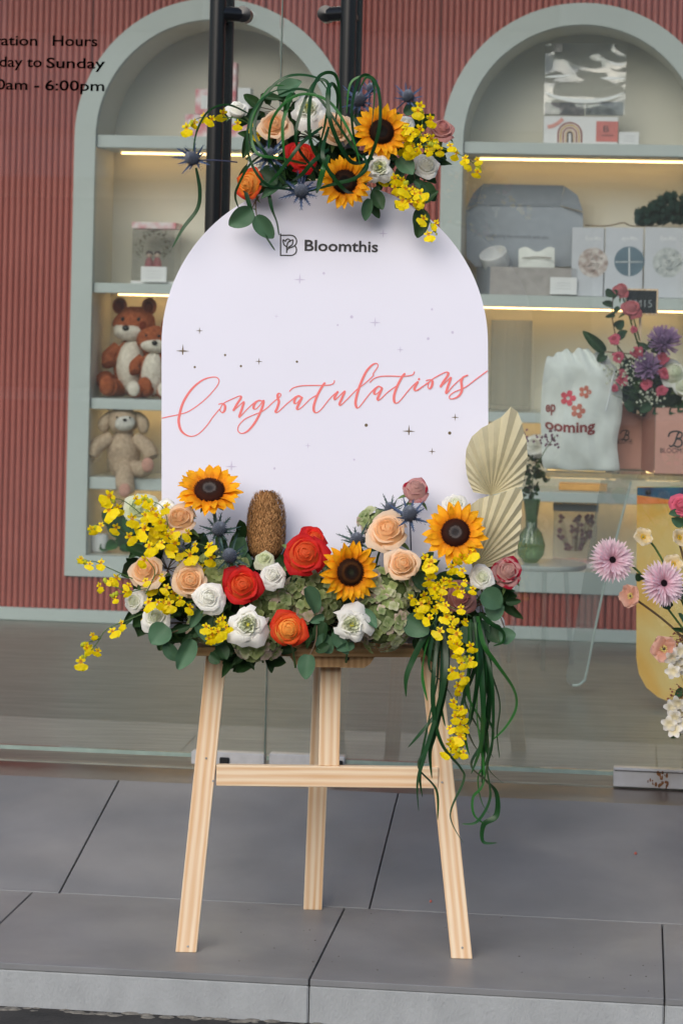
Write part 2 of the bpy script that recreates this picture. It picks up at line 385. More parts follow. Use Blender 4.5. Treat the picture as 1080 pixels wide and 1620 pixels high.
# lock cylinders and the little notch plates
for p_, x in ((dl, 357), (dr, 536)):
    (a, h) = on_v(x, 1203 if x < 400 else 1208, GV)
    MB().box(S(a, GV - .020, h), (.022, .008, .02), SROT, bev=.002).build('keyhole_plate', M_black, p_)
def pull(parent, xt, x_post, side):
    a, h = on_v(xt, 0, GV - .06); a2, h2 = on_v(xt - 12, 420, GV - .06)
    top = 2.2; bot = .95
    for dvv, nm in ((-.062, 'outer_bar'), (.062, 'inner_bar')):
        MB().tube([S(a, GV + dvv, bot), S(a, GV + dvv, top)], .0185, 20).build(nm, M_black, parent, smooth=True)
    for hh in (on_v(xt, 20, GV - .06)[1], 1.05):
        MB().tube([S(a, GV - .062, hh), S(a + side * .055, GV - .03, hh)], .017, 14).build('standoff', M_black, parent, smooth=True)
        MB().tube([S(a, GV - .062, hh), S(a, GV + .062, hh)], .012, 12).build('standoff', M_black, parent, smooth=True)
        MB().lathe([(.0, -.02), (.019, -.018), (.019, .02), (0, .024)], S(a + side * .055, GV - .026, hh), 18, ax=S(0, -1, 0)).build('cap', M_black, parent, smooth=True)
pull(dl, 345, 375, 1); pull(dr, 552, 525, -1)
# lettering on the left leaf
for s_, xr, y, cap_, wpx in (('Operation', 60, 71, 17, 117), ('Hours', 154, 71.5, 17, 71), ('Monday to', 67, 104, 17, 116), ('Sunday', 166, 106, 17, 92), ('10:00am -', 62, 140, 17, 116), ('6:00pm', 165, 141.5, 17, 94)):
    pass
lt = D.objects.new('opening_hours', None); COL.objects.link(lt); lt.parent = dl
def vinyl(s_, x0, x1, ybase, cap_px):
    (a, h), (b, h2) = on_v(x0, ybase, GV - .006), on_v(x1, ybase, GV - .006)
    sc = (GV / F) * cap_px / .70
    text('lettering', s_, sc, face_M(S(a, GV - .0058, h)), M_txt, dl, width=b - a, bold=.0005)
vinyl('Operation', -62, 59, 70, 16.5); vinyl('Hours', 83, 154, 71.5, 16.5)
vinyl('Monday to', -50, 66, 104, 16.5); vinyl('Sunday', 73, 166, 106.5, 16.5)
vinyl('10:00am -', -52, 62, 140, 16.5); vinyl('6:00pm', 71, 165, 142, 16.5)
D.objects.remove(lt)

# ---- fluted wall with two arched shelf niches
def arch_geo(xl, xr, ytop, ybot, dx, v):
    (a, h1) = on_v(xl, ytop + (xr - xl) / 2, v); (b, _) = on_v(xr, ytop + (xr - xl) / 2, v)
    _, ht = on_v((xl + xr) / 2 + dx, ytop, v); _, hb = on_v(xl, ybot, v)
    return a, b, ht, hb
L_in = arch_geo(153, 523, 31, 878, 8, WV); R_in = arch_geo(733, 1108, 39, 898, 8, WV)
FRW = .070
wall = thing('fluted_wall', 'dusty red fluted wall inside the shop around two pale arched niches', 'wall', S(0, WV, H2))
arches = []
for (a, b, ht, hb) in (L_in, R_in): arches.append(((a + b) / 2, (b - a) / 2, ht, hb))
pitch = .0205; u = -2.3; panel = MB(); cnt = 0; pan_w = .0
z_bot = on_v(60, 961, WV)[1]; ztop = 2.9; prof = [(0, 0), (.08, -.0055), (.25, -.0095), (.5, -.011), (.75, -.0095), (.92, -.0055), (1, 0)]
# align a panel seam with the one seen at x=143
seam = on_v(143, 40, WV)[0]; u = seam - pitch * 84
def in_arch(uc):
    segs = [(z_bot, ztop)]
    for (c, r, ht, hb) in arches:
        ro = r + FRW - .022
        if abs(uc - c) < ro:
            zc = ht - r; top = zc + math.sqrt(ro * ro - (uc - c) ** 2); segs = [(z_bot, hb - FRW + .022), (top, ztop)]
    return segs
while u < 2.6:
    for (za, zb) in in_arch(u + pitch / 2):
        g = [(S(u + p * pitch * .96, WV + d, za), S(u + p * pitch * .96, WV + d, zb)) for p, d in prof]
        vs = [x for q in g for x in q]; panel.add(vs, [(2 * i, 2 * i + 1, 2 * i + 3, 2 * i + 2) for i in range(len(g) - 1)])
    u += pitch; cnt += 1
    if cnt % 28 == 0:
        panel.build('fluted_panel', M_red, wall, smooth='all', fix=False); panel = MB(); u += .004
panel.build('fluted_panel', M_red, wall, smooth='all', fix=False)
M_redback = mat('red_backing', (140, 74, 70), rough=.7)
# backing sheet in strips round the arches
mb = MB(); uu = -3.0
while uu < 3.4:
    for (za, zb) in in_arch(uu + .01): mb.box(S(uu + .01, WV + .012, (za + zb) / 2), (.0201, .012, zb - za), SROT)
    uu += .02
mb.build('backing', M_redback, wall)
MB().box(S(0, WV - .004, (H2 + z_bot) / 2), (9, .03, z_bot - H2 - .002), SROT, bev=.003).build('skirting', M_pale, wall)
struct(MB().box(S(0, (GV + WV) / 2 + .75, 3.3), (9, WV - GV + .2, .1), SROT).build('shop_ceiling', M_niche))  # out of view; added to darken the niches, set back to admit light
mb = MB()
# plain ends of the room
for s_ in (-1, 1): mb.box(S(s_ * 3.6, (GV + WV) / 2 + .2, 1.5), (.1, WV - GV + .2, 2.8), SROT)
NV = WV + .30
def niche(idx, label, shelves, xl):
    c, r, ht, hb = arches[idx]; zc = ht - r
    t = thing('arched_shelf', label, 'wall niche', S(c, WV, hb), 'arched wall niches')
    n = 40
    def outline(rr, zb): return [(c - rr, zb)] + [(c - rr * math.cos(PI * i / n), zc + rr * math.sin(PI * i / n)) for i in range(n + 1)] + [(c + rr, zb)]
    ins, out = outline(r, hb), outline(r + FRW, hb - FRW)
    f = MB(); m_ = len(ins); vf = WV - .022
    for (vv) in (vf, WV + .01):
        f.add([S(a, vv, z) for a, z in ins] + [S(a, vv, z) for a, z in out], [(i, (i + 1) % m_, m_ + (i + 1) % m_, m_ + i) for i in range(m_)])
    k = 2 * m_
    f.f += [(i + m_, (i + 1) % m_ + m_, (i + 1) % m_ + m_ + k, i + m_ + k) for i in range(m_)] + [(i, (i + 1) % m_, (i + 1) % m_ + k, i + k) for i in range(m_)]
    f.build('frame', M_pale, t, smooth=True)
    g = MB(); o2 = outline(r + .001, hb - .001)
    g.add([S(a, WV + .004, z) for a, z in o2] + [S(a, NV, z) for a, z in o2], [(i, (i + 1) % m_, (i + 1) % m_ + m_, i + m_) for i in range(m_)])
    g.build('lining', M_niche, t, smooth=True)
    b_ = MB(); b_.add([S(a, NV - .002, z) for a, z in o2], [tuple(range(m_))]); b_.build('back_panel', M_niche, t)
    hs = []
    for (y0, y1, xm, led) in shelves:
        h1 = on_v(xm, y0, WV - .0)[1]; h2 = on_v(xm, y1, WV - .0)[1]; hs.append(h1)
        half = math.sqrt(max(0, r * r - max(0, h1 - zc) ** 2)) - .002
        sh = MB().box(S(c, (WV + NV) / 2 - .006, (h1 + h2) / 2), (half * 2, NV - WV - .008, h1 - h2), SROT, bev=.0015).build('shelf', M_pale, t)
        if led:
            MB().box(S(c, WV + .24, h2 - .004), (half * 2 - .07, .012, .005), SROT).build('led_strip', M_led, t)
    hs.append(hb); return t, hs, c, r
n1, hs1, c1, r1 = niche(0, 'left pale blue arched niche with four shelves in the red wall', [(214, 234, 240, 1), (448, 464, 210, 1), (631, 648, 200, 1), (756, 775, 200, 1)], 153)
n2, hs2, c2_, r2 = niche(1, 'right pale blue arched niche with four shelves, holding gift boxes and vases', [(224.5, 243, 800, 1), (466, 485, 800, 1), (652, 668, 800, 1), (779, 795, 900, 1)], 733)

# ---- the buildings over the road, seen only as a reflection in the door glass
M_fac = mat('facade_plaster', (222, 220, 214), rough=.8, var=.06, scale=1)
M_win = mat('facade_window', (40, 46, 52), rough=.15, spec=.6)
M_white_sign = mat('white_sign', (225, 225, 222), rough=.6)
bl = thing('shophouse', 'two storey pale shop row with dark shopfronts across the road behind the viewer', 'building', (0, -18, -.08))
mb = MB(); mb.box((0, -22, 3.0), (60, 8, 6.1)); mb.build('wall', M_fac, bl)
MB().box((0, -17.4, 2.75), (60, 1.2, .3)).build('canopy', M_fac, bl)
for i in range(-6, 7):
    MB().box((i * 4.3, -17.95, 1.25), (3.3, .12, 2.3)).build('shopfront', M_win, bl)
    MB().box((i * 4.3 + 2.1, -17.2, 1.2), (.35, .35, 2.6)).build('column', M_fac, bl)
    MB().box((i * 4.3, -17.9, 3.5), (3.0, .12, .55)).build('signboard', (M_red, M_pale, M_white_sign)[i % 3], bl)
    MB().box((i * 4.3, -17.93, 5.0), (2.4, .12, 1.2)).build('window', M_win, bl)
    MB().box((i * 4.3, -17.85, 5.75), (4.0, .1, .12)).build('ledge', M_fac, bl)
# ================================================================== EASEL AND BOARD
def wood_mat(name, a, b):
    m, nt, p = newmat(name); L = nt.links.new
    tc = N(nt, 'ShaderNodeTexCoord'); mp = N(nt, 'ShaderNodeMapping'); mp.inputs['Scale'].default_value = (46, 46, 2.0); L(tc.outputs['Object'], mp.inputs[0])
    oi = N(nt, 'ShaderNodeObjectInfo'); ad = N(nt, 'ShaderNodeVectorMath', operation='ADD'); sc = N(nt, 'ShaderNodeMath', operation='MULTIPLY'); sc.inputs[1].default_value = 37
    L(oi.outputs['Random'], sc.inputs[0]); L(mp.outputs[0], ad.inputs[0]); L(sc.outputs[0], ad.inputs[1])
    wv = N(nt, 'ShaderNodeTexWave', wave_type='BANDS', bands_direction='X'); wv.inputs['Scale'].default_value = .55; wv.inputs['Distortion'].default_value = 9
    wv.inputs['Detail'].default_value = 3; wv.inputs['Detail Scale'].default_value = .6; L(ad.outputs[0], wv.inputs['Vector'])
    nz = N(nt, 'ShaderNodeTexNoise'); nz.inputs['Scale'].default_value = 4; nz.inputs['Detail'].default_value = 6; L(ad.outputs[0], nz.inputs['Vector'])
    mx = N(nt, 'ShaderNodeMath', operation='MULTIPLY_ADD'); mx.inputs[1].default_value = .42; L(wv.outputs['Fac'], mx.inputs[0])
    m2 = N(nt, 'ShaderNodeMath', operation='MULTIPLY'); m2.inputs[1].default_value = .6; L(nz.outputs['Fac'], m2.inputs[0]); L(m2.outputs[0], mx.inputs[2])
    cr = N(nt, 'ShaderNodeValToRGB'); e = cr.color_ramp.elements; e[0].position = .30; e[1].position = .92; e[0].color = (*lin(a), 1); e[1].color = (*lin(b), 1)
    L(mx.outputs[0], cr.inputs[0]); L(cr.outputs[0], p.inputs['Base Color']); p.inputs['Roughness'].default_value = .6; p.inputs['Specular IOR Level'].default_value = .3
    bp = N(nt, 'ShaderNodeBump'); bp.inputs['Strength'].default_value = .15; bp.inputs['Distance'].default_value = .001; L(mx.outputs[0], bp.inputs['Height']); L(bp.outputs[0], p.inputs['Normal'])
    return m
M_pine = wood_mat('pine', (244, 221, 190), (220, 172, 122))
M_pine2 = wood_mat('pine_ledge', (206, 168, 122), (176, 132, 86))
M_board = mat('board_laminate', (228, 228, 241), rough=.42, spec=.35, var=.012, scale=3)
M_bedge = mat('board_edge', (222, 220, 226), rough=.6)
def beam(name, p0, p1, w_, d_, m, parent, face=Vector((0, -1, 0)), bev=.0012, ends=None):
    """squared timber from p0 to p1; its local z runs along the grain"""
    p0, p1 = Vector(p0), Vector(p1); z = (p1 - p0).normalized(); y = (face - z * face.dot(z)).normalized(); x = y.cross(z)
    L_ = (p1 - p0).length; mb = MB(); mb.box((0, 0, L_ / 2), (w_, d_, L_), bev=bev)
    if ends is not None:  # cut both ends level
        for v in mb.v:
            base = p0 if v.z < L_ / 2 else p1
            W = p0 + x * v.x + y * v.y; tgt = base.z; v.z += ((tgt - W.z - 0 * z.z) / z.z if v.z < L_ / 2 else (tgt - W.z) / z.z - L_) * ends
    me = mb.mesh(name, False); me.materials.append(m); ob = D.objects.new(name, me); COL.objects.link(ob); ob.parent = parent
    M = Matrix((x, y, z)).transposed().to_4x4(); M.translation = p0 - (parent.location if parent else Vector()); ob.matrix_local = M
    return ob
def dfront(h): return 4.762 + .095 * h          # the easel's face leans back a little
def ep(px, py, off=0):                          # a point on the leaning front plane of the easel
    r = ray(px, py); Y = 4.8
    for _ in range(6): Y = dfront(EYE + r.z * Y) + off
    return Vector((r.x * Y, Y, EYE + r.z * Y))
ez = thing('easel', 'three legged natural pine easel standing on the grey tiles', 'easel', at(512, 1512, 4.78))
ez.location.z = 0
lw_ = 33 * 4.8 / F
for (xa, xb) in ((294, 391), (730.5, 632)):     # feet and (hidden) upper ends
    a = ep(xa, 1511 if xa < 500 else 1516); a.z = 0
    b = ep(xb, 560)
    beam('leg', a + Vector((0, .011, 0)), b + Vector((0, .011, 0)), lw_, .020, M_pine, ez, ends=1)
a = at(494.5, 1441, 5.13); a.z = 0
b = ep(531, 560, .075)
beam('rear_leg', a, b, 30 * 5 / F, .020, M_pine, ez, ends=1)
a, b = ep(342.5, 1226, .006), ep(693, 1230, .006)
beam('crossbar', a, b, 33 * 4.8 / F, .018, M_pine, ez)
a, b = ep(520, 1213, -.002), ep(524, 1010, -.002)
beam('centre_post', a + Vector((0, .010, 0)), b + Vector((0, .010, 0)), 33 * 4.8 / F, .020, M_pine, ez)
# ledge the board stands on: a shelf strip and the shaped apron under it
a, b = ep(290, 1026, -.02), ep(715, 1029, -.02)
lg = beam('ledge', a, b, .016, .085, M_pine2, ez)
ap = [(436, 1024), (452, 1030), (459, 1040), (466, 1050), (476, 1055), (575, 1057), (585, 1051), (592, 1040), (600, 1033), (616, 1028), (616, 1018), (436, 1018)]
pts = [ep(x, y, -.052) for x, y in ap]
apb = MB().prism(pts, (0, .018, 0)); me_c = pts[0]
o = apb.build('ledge_apron', M_pine2, ez)
# turn so that the grain of the apron lies along its length
for kx, ky in ((297, 1498), (731, 1500), (337, 1236), (699, 1238), (326, 1200), (357, 1040)):
    MB().lathe([(0, -.0004), (.0022, -.0002), (.0018, .0006), (0, .0007)], ep(kx, ky, -.0003), 9, ax=(0, -1, 0)).build('nail_head', M_rust, ez)
bpt = ep(549, 1042, -.054); MB().lathe([(0, -.001), (.004, 0), (.003, .002), (0, .003)], bpt, 12, ax=(0, -1, 0)).build('screw_head', M_black, ez)

# ---- board
bd = thing('welcome_board', 'tall arched lilac white board lettered Congratulations in coral script', 'sign board', ep(513, 1015, -.03))
cxb, Rb, ycb = 513.5, 258, 543
outl = [(256, 1016), (255.5, 780)] + [(cxb - Rb * math.cos(PI * i / 64), ycb - Rb * math.sin(PI * i / 64)) for i in range(65)] + [(772.5, 780), (774, 1019)]
BO = -.012
bp = MB(); fr_ = [ep(x, y, BO) for x, y in outl]
bp.prism(fr_, (0, .008, 0)); bp.build('panel', M_board, bd)
nrm = (fr_[1] - fr_[0]).cross(fr_[-1] - fr_[0]).normalized()
if nrm.y > 0: nrm = -nrm
def bp_(x, y): return ep(x, y, BO)
M_coral = mat('coral_print', (238, 122, 118), rough=.45, var=.02)
M_ink = mat('charcoal_print', (52, 50, 52), rough=.45, var=.02)
M_gold = mat('bronze_print', (120, 104, 78), rough=.35, c2=(98, 84, 62), scale=400)
M_lil = mat('lilac_print', (206, 200, 222), rough=.45, var=.02)
strokes = []
Z1 = lambda x, y: (250 + x / 6, 580 + y / 6)
Z2 = lambda x, y: (410 + x / 6, 560 + y / 6)
Z3 = lambda x, y: (560 + x / 9, 560 + y / 9)
Z4 = lambda x, y: (660 + x / 9, 560 + y / 9)
def st_(Z, L): return [Z(*p) for p in L]
strokes.append(st_(Z1, [(36, 489), (110, 472), (205, 452), (300, 418), (430, 325), (530, 222), (576, 150), (566, 108), (515, 98), (420, 128), (320, 212), (240, 335), (205, 450), (196, 530), (225, 615), (300, 660), (380, 640), (460, 562), (520, 478), (585, 400)]))
strokes.append(st_(Z1, [(573, 357), (610, 350), (634, 372), (632, 412), (610, 436), (588, 415), (596, 385), (625, 345), (700, 308), (770, 279), (786, 295), (750, 352), (713, 420)]))
strokes.append(st_(Z1, [(713, 420), (760, 378), (812, 333), (800, 385), (773, 466), (780, 474), (840, 408), (900, 352), (940, 325), (992, 326)]))
strokes.append(st_(Z1, [(992, 326), (955, 320), (918, 350), (905, 390), (925, 402), (960, 372), (1000, 320), (985, 395), (930, 512), (860, 602), (800, 633), (760, 612), (765, 560), (820, 500), (900, 460), (985, 425), (1040, 385)]) + st_(Z2, [(120, 467), (165, 430)]))
strokes.append(st_(Z2, [(165, 432), (200, 400), (203, 380), (186, 373), (174, 392), (178, 425), (186, 455), (170, 512), (155, 546), (178, 550), (250, 482), (320, 425), (350, 402), (402, 408)]))
strokes.append(st_(Z2, [(402, 408), (372, 394), (338, 428), (333, 463), (357, 465), (405, 408), (385, 455), (358, 510), (370, 526), (412, 497), (480, 430), (548, 388)]))
strokes.append(st_(Z2, [(625, 270), (598, 305), (552, 390), (520, 480), (518, 538), (545, 556), (590, 522), (650, 445), (700, 392), (748, 352)]))
strokes.append(st_(Z2, [(748, 352), (716, 405), (720, 432), (752, 405), (810, 350), (790, 405), (762, 470), (775, 484), (830, 432), (920, 342), (1000, 280), (1080, 205)]) + st_(Z3, [(270, 280), (330, 190), (337, 152), (312, 132), (250, 160), (170, 252), (92, 420), (45, 560), (20, 680), (30, 748), (55, 766), (100, 722), (200, 590), (285, 497), (345, 460), (395, 482)]))
strokes.append(st_(Z2, [(285, 356), (320, 322), (400, 301), (520, 297), (620, 297), (680, 290), (709, 272), (712, 248)]))
strokes.append(st_(Z3, [(395, 482), (350, 458), (300, 500), (284, 552), (306, 573), (352, 540), (396, 482), (365, 560), (334, 632), (346, 657), (392, 625), (480, 540), (605, 452)]))
strokes.append(st_(Z3, [(727, 273), (690, 312), (620, 440), (570, 582), (570, 672), (600, 698), (652, 665), (760, 532), (850, 435), (905, 392), (868, 462), (858, 502), (886, 521), (940, 490), (1040, 412), (1080, 390)]))
strokes.append(st_(Z3, [(220, 407), (270, 357), (350, 322), (480, 312), (680, 316), (780, 308), (838, 290), (858, 247)]))
strokes.append(st_(Z4, [(118, 377), (180, 365), (212, 387), (205, 450), (176, 492), (150, 470), (160, 412), (200, 366), (300, 305), (400, 259), (437, 268), (425, 312), (370, 392), (325, 472)]))
strokes.append(st_(Z4, [(325, 472), (400, 400), (472, 333), (460, 385), (430, 470), (409, 550), (430, 547), (500, 460), (615, 355), (722, 298)]))
strokes.append(st_(Z4, [(722, 298), (652, 330), (625, 390), (632, 470), (625, 540), (580, 602), (500, 637), (453, 625), (470, 580), (540, 533), (640, 493), (720, 445), (850, 345), (1000, 236)]))
strokes.append(st_(Z4, [(-20, 525), (60, 470), (150, 412), (165, 400)]))
pm = 4.82 / F
mb = MB(); lay = 0
for s_ in strokes:
    P = [Vector((x, y, 0)) for x, y in s_]; C = catmull(P, 7); n = len(C); W = []
    for i in range(n):
        d = C[min(i + 1, n - 1)] - C[max(i - 1, 0)]; d.normalize()
        W.append((1.7 + 2.5 * max(0, d.y) ** 1.3) * pm)
    W = [sum(W[max(0, i - 2):i + 3]) / len(W[max(0, i - 2):i + 3]) for i in range(n)]
    W[0] *= .7; W[-1] *= .7
    rb = ribbon([bp_(p.x, p.y) for p in C], W, nrm, off=.0006 + lay * 6e-5, drift=1e-6); lay += 1
    mb.add(rb.v, rb.f)
def disc(c, r, off=.0007, n=14):
    p = bp_(*c) + nrm * off; return MB().add([p + Vector((math.cos(2 * PI * k / n) * r * pm, 0, math.sin(2 * PI * k / n) * r * pm)) for k in range(n)], [tuple(range(n))])
dt = disc(Z3(922, 357), 1.9); mb.add(dt.v, dt.f)
mb.build('script_lettering', M_coral, bd, label='coral handwritten script reading Congratulations')
def star(x, y, r, m):
    p0 = bp_(x, y) + nrm * .0007; pts = []
    for k in range(16):
        q = PI / 2 * (k / 4); f = abs(math.cos(2 * q)) if False else 0
        k4 = k % 4; rr = (r, r * .26, r * .13, r * .26)[k4]
        pts.append(p0 + Vector((math.cos(q) * rr * pm, 0, math.sin(q) * rr * pm)))
    MB().add(pts, [tuple(range(16))]).build('star', m, bd)
for x, y, r, m in ((289, 555, 11, M_gold), (315.5, 523, 6, M_gold), (409.5, 571.5, 6, M_gold), (646.5, 682, 10.5, M_gold), (719.5, 660, 6.5, M_gold), (683, 714, 6, M_gold),
                   (593, 510, 9.5, M_lil), (633, 553, 6, M_lil), (474, 442, 10, M_lil), (606, 369, 8, M_lil), (366, 738, 10, M_lil), (487, 705, 5, M_lil), (437, 500, 4, M_lil)): star(x, y, r, m)
for x, y, r, m in ((308, 580.5, 1.8, M_gold), (356, 561.5, 1.8, M_gold), (381, 579, 1.9, M_gold), (469.5, 572, 1.9, M_gold), (579, 672.5, 2.6, M_gold), (711, 685, 2.6, M_gold),
                   (556, 501, 2.5, M_lil), (677, 535.5, 2.2, M_lil), (715.5, 525.5, 2.2, M_lil), (683, 489, 1.7, M_lil), (534, 514, 1.6, M_lil), (434, 741, 1.8, M_lil), (560, 727, 1.6, M_lil), (512, 432, 2, M_lil)):
    disc((x, y), r).build('dot', m, bd)
# logo: outlined B with a tulip, and the name
def lg_(L, wd, lay=0):
    C = catmull([Vector((430 + x / 6, 350 + y / 6, 0)) for x, y in L], 6); return ribbon([bp_(p.x, p.y) for p in C], [wd * pm] * len(C), nrm, off=.0006 + lay * 5e-5, drift=1e-6)
mb = MB()
for i, L in enumerate(([(80, 128), (82, 130), (82, 322)], [(76, 131), (120, 131), (180, 131), (215, 145), (234, 180), (228, 215), (200, 240), (160, 255), (142, 275), (140, 300)],
          [(76, 322), (120, 322), (185, 322), (220, 305), (233, 275), (228, 245), (218, 235)],
          [(140, 298), (141, 260), (138, 240), (115, 220), (106, 175), (128, 190)], [(128, 190), (138, 172), (155, 167), (170, 180), (150, 205), (140, 250)],
          [(165, 195), (175, 185), (198, 175), (198, 200), (188, 225), (150, 248)])):
    r_ = lg_(L, 2.1, i); mb.add(r_.v, r_.f)
mb.build('logo', M_ink, bd, label='charcoal line logo of a letter B with a tulip')
a, b = bp_(481.5, 396.2), bp_(597.5, 398.4)
Mt = Matrix.Translation(a + nrm * .0008) @ (Matrix(((1, 0, 0), (0, 0, -1), (0, 1, 0))).to_4x4())
text('name_lettering', 'Bloomthis', 17.6 * pm / .70, Mt @ Matrix.Rotation(-math.atan2(a.z - b.z, b.x - a.x), 4, 'Z'), M_ink, bd, width=(b - a).length, bold=.0005)
# ================================================================== FLOWERS: shapes
def strip(L, W, prof, curve=0, cup=0, nl=7, nw=4, ruf=0, rf=9, tipn=0, rise=0, seed=0, twist=0, fold=0):
    """petal or leaf: root at the origin, grows along +x, face up +z. prof(t): half-width 0..1"""
    mb = MB(); vs = []; ts = []; x = z = 0.0; ang = rise
    for i in range(nl + 1):
        t = i / nl; hw = W / 2 * prof(t)
        for j in range(nw + 1):
            s_ = -1 + 2 * j / nw
            zz = z + cup * hw * s_ * s_ + fold * hw * abs(s_) + ruf * W * math.sin(rf * t + seed * 3 + s_ * 2) * abs(s_) * t
            xx = x - tipn * L * (abs(s_) ** 1.5) * (t > .8) * (t - .8) * 5
            vs.append((xx, hw * s_, zz)); ts.append(t)
        x += math.cos(ang) * L / nl; z += math.sin(ang) * L / nl; ang += curve / nl
    fs = [(i * (nw + 1) + j, i * (nw + 1) + j + 1, (i + 1) * (nw + 1) + j + 1, (i + 1) * (nw + 1) + j) for i in range(nl) for j in range(nw)]
    return mb.add(vs, fs, ts)
P_point = lambda t: max(.02, math.sin(PI * min(1, .12 + .88 * t) ** .8) ** .75)
P_round = lambda t: max(.03, math.sin(PI * (.06 + .92 * t) ** .85) ** .55)
P_sun = lambda t: max(.02, (math.sin(PI * (.1 + .9 * t) ** .85)) ** .8)
P_spoon = lambda t: max(.05, .35 + .65 * math.sin(PI * .5 * t) if t < .9 else .75)
def rotz(a): return Matrix.Rotation(a, 4, 'Z')
def frame_to(loc, dirv, spin=0, sc=1.0, shear=1.0):
    d = Vector(dirv).normalized(); q = d.to_track_quat('Z', 'Y')
    return Matrix.Translation(loc) @ q.to_matrix().to_4x4() @ Matrix.Rotation(spin, 4, 'Z') @ Matrix.Diagonal((sc, sc, sc, 1))

# a kind is a list of (name, mesh, matrix, material key, [children])
def k_rose(R, n=16, openness=0., ruffle=.02, cupw=1.0, seed=0, high=1.0):
    r = random.Random(seed); L = []; o_ = max(0, openness)
    rim = lambda f: R * (.54 - (.44 + .20 * o_) * f ** 1.5) * high
    c0_ = .14 if o_ > .5 else .06
    rad_ = lambda f: R * (c0_ + (.66 - c0_ + .06 * o_) * f ** .9)
    # the packed heart: filler just below the rims, added to keep gaps from darkening
    core = MB().lathe([(rad_(f / 8) * (1.02 if f else 0), rim(f / 8) - R * (.10 + .13 * f / 8 + (.25 * (1 - f / 8) if o_ > .5 else 0))) for f in range(9)] + [(rad_(1) * .7, -R * .5)], n=26); core.t = [.55] * len(core.v)
    L.append(('heart', core.mesh('heart', True), Matrix.Identity(4), 'c'))
    for i in range(n):
        f = i / (n - 1); ang = i * 2.399 + r.uniform(-.25, .25)
        rr = rad_(f); A = rad(105 - 48 * f + 30 * o_)
        zt = rim(f) + R * r.uniform(-.03, .03)
        zb = -R * .62 * high; nl, nw = 10, 10; vs = []; ts = []
        out = max(0, (f - .45) / .55); curl = R * (.075 + (.24 + .20 * o_) * out ** 1.3 * r.uniform(.75, 1.25)); ph = r.uniform(0, 6); lean = r.uniform(-.10, .10)
        for a_ in range(nl + 1):
            t = (a_ / nl) ** .8
            for j in range(nw + 1):
                s_ = -1 + 2 * j / nw; q = s_ * A
                bowl = .22 + .78 * math.sin(PI / 2 * min(1, t * 1.45))
                rho = rr * bowl * cupw * (1 - .16 * (1 - f) * max(0, t - .5) / .5)
                k = max(0, (t - .66) / .34); rho += curl * k ** 1.7 * (1 - (.35 if o_ < .5 else .08) * abs(s_) ** 2)
                top = zt - R * max(.05, .24 - .19 * o_) * abs(s_) ** 3 + lean * R * s_
                z = zb + (top - zb) * t ** .9 - curl * .85 * k ** 3
                rho += R * ruffle * (math.sin(6 * s_ + ph) + .6 * math.sin(13 * s_ + ph)) * t ** 2 * (1 + 1.5 * o_); z += R * ruffle * 1.6 * math.sin(9 * s_ + ph * 2) * t ** 3
                peak = 1 + (.10 * max(0, 1 - 3 * abs(s_)) * out * (1 - o_) if t > .9 else 0)
                vs.append((math.cos(q) * rho * peak, math.sin(q) * rho * peak, z)); ts.append(t * (.3 + .7 * f))
        fs = [(x * (nw + 1) + j, x * (nw + 1) + j + 1, (x + 1) * (nw + 1) + j + 1, (x + 1) * (nw + 1) + j) for x in range(nl) for j in range(nw)]
        me = MB().add(vs, fs, ts).mesh('petal', True, fix=False); L.append(('petal', me, rotz(ang) @ Matrix.Rotation(r.uniform(-.09, .09) * (.4 + f), 4, 'X') @ Matrix.Rotation(r.uniform(-.07, .09) * (.4 + f), 4, 'Y') @ Matrix.Translation((0, 0, R * r.uniform(-.02, .03))), 'p' if f > .42 else 'c'))
    # calyx and sepals
    cm = MB().lathe([(.0, -.95 * R), (.12 * R, -.93 * R), (.2 * R, -.8 * R), (.3 * R, -.66 * R), (.34 * R, -.5 * R)], n=12).mesh('calyx', True)
    L.append(('calyx', cm, Matrix.Identity(4), 'g'))
    se = strip(R * .9, R * .22, P_point, curve=-1.2, cup=.3, nl=5, nw=2, rise=-.1).mesh('sepal', True, fix=False)
    for k in range(5): L.append(('sepal', se, rotz(k * 1.2566 + .3) @ Matrix.Translation((.22 * R, 0, -.6 * R)), 'g'))
    return L
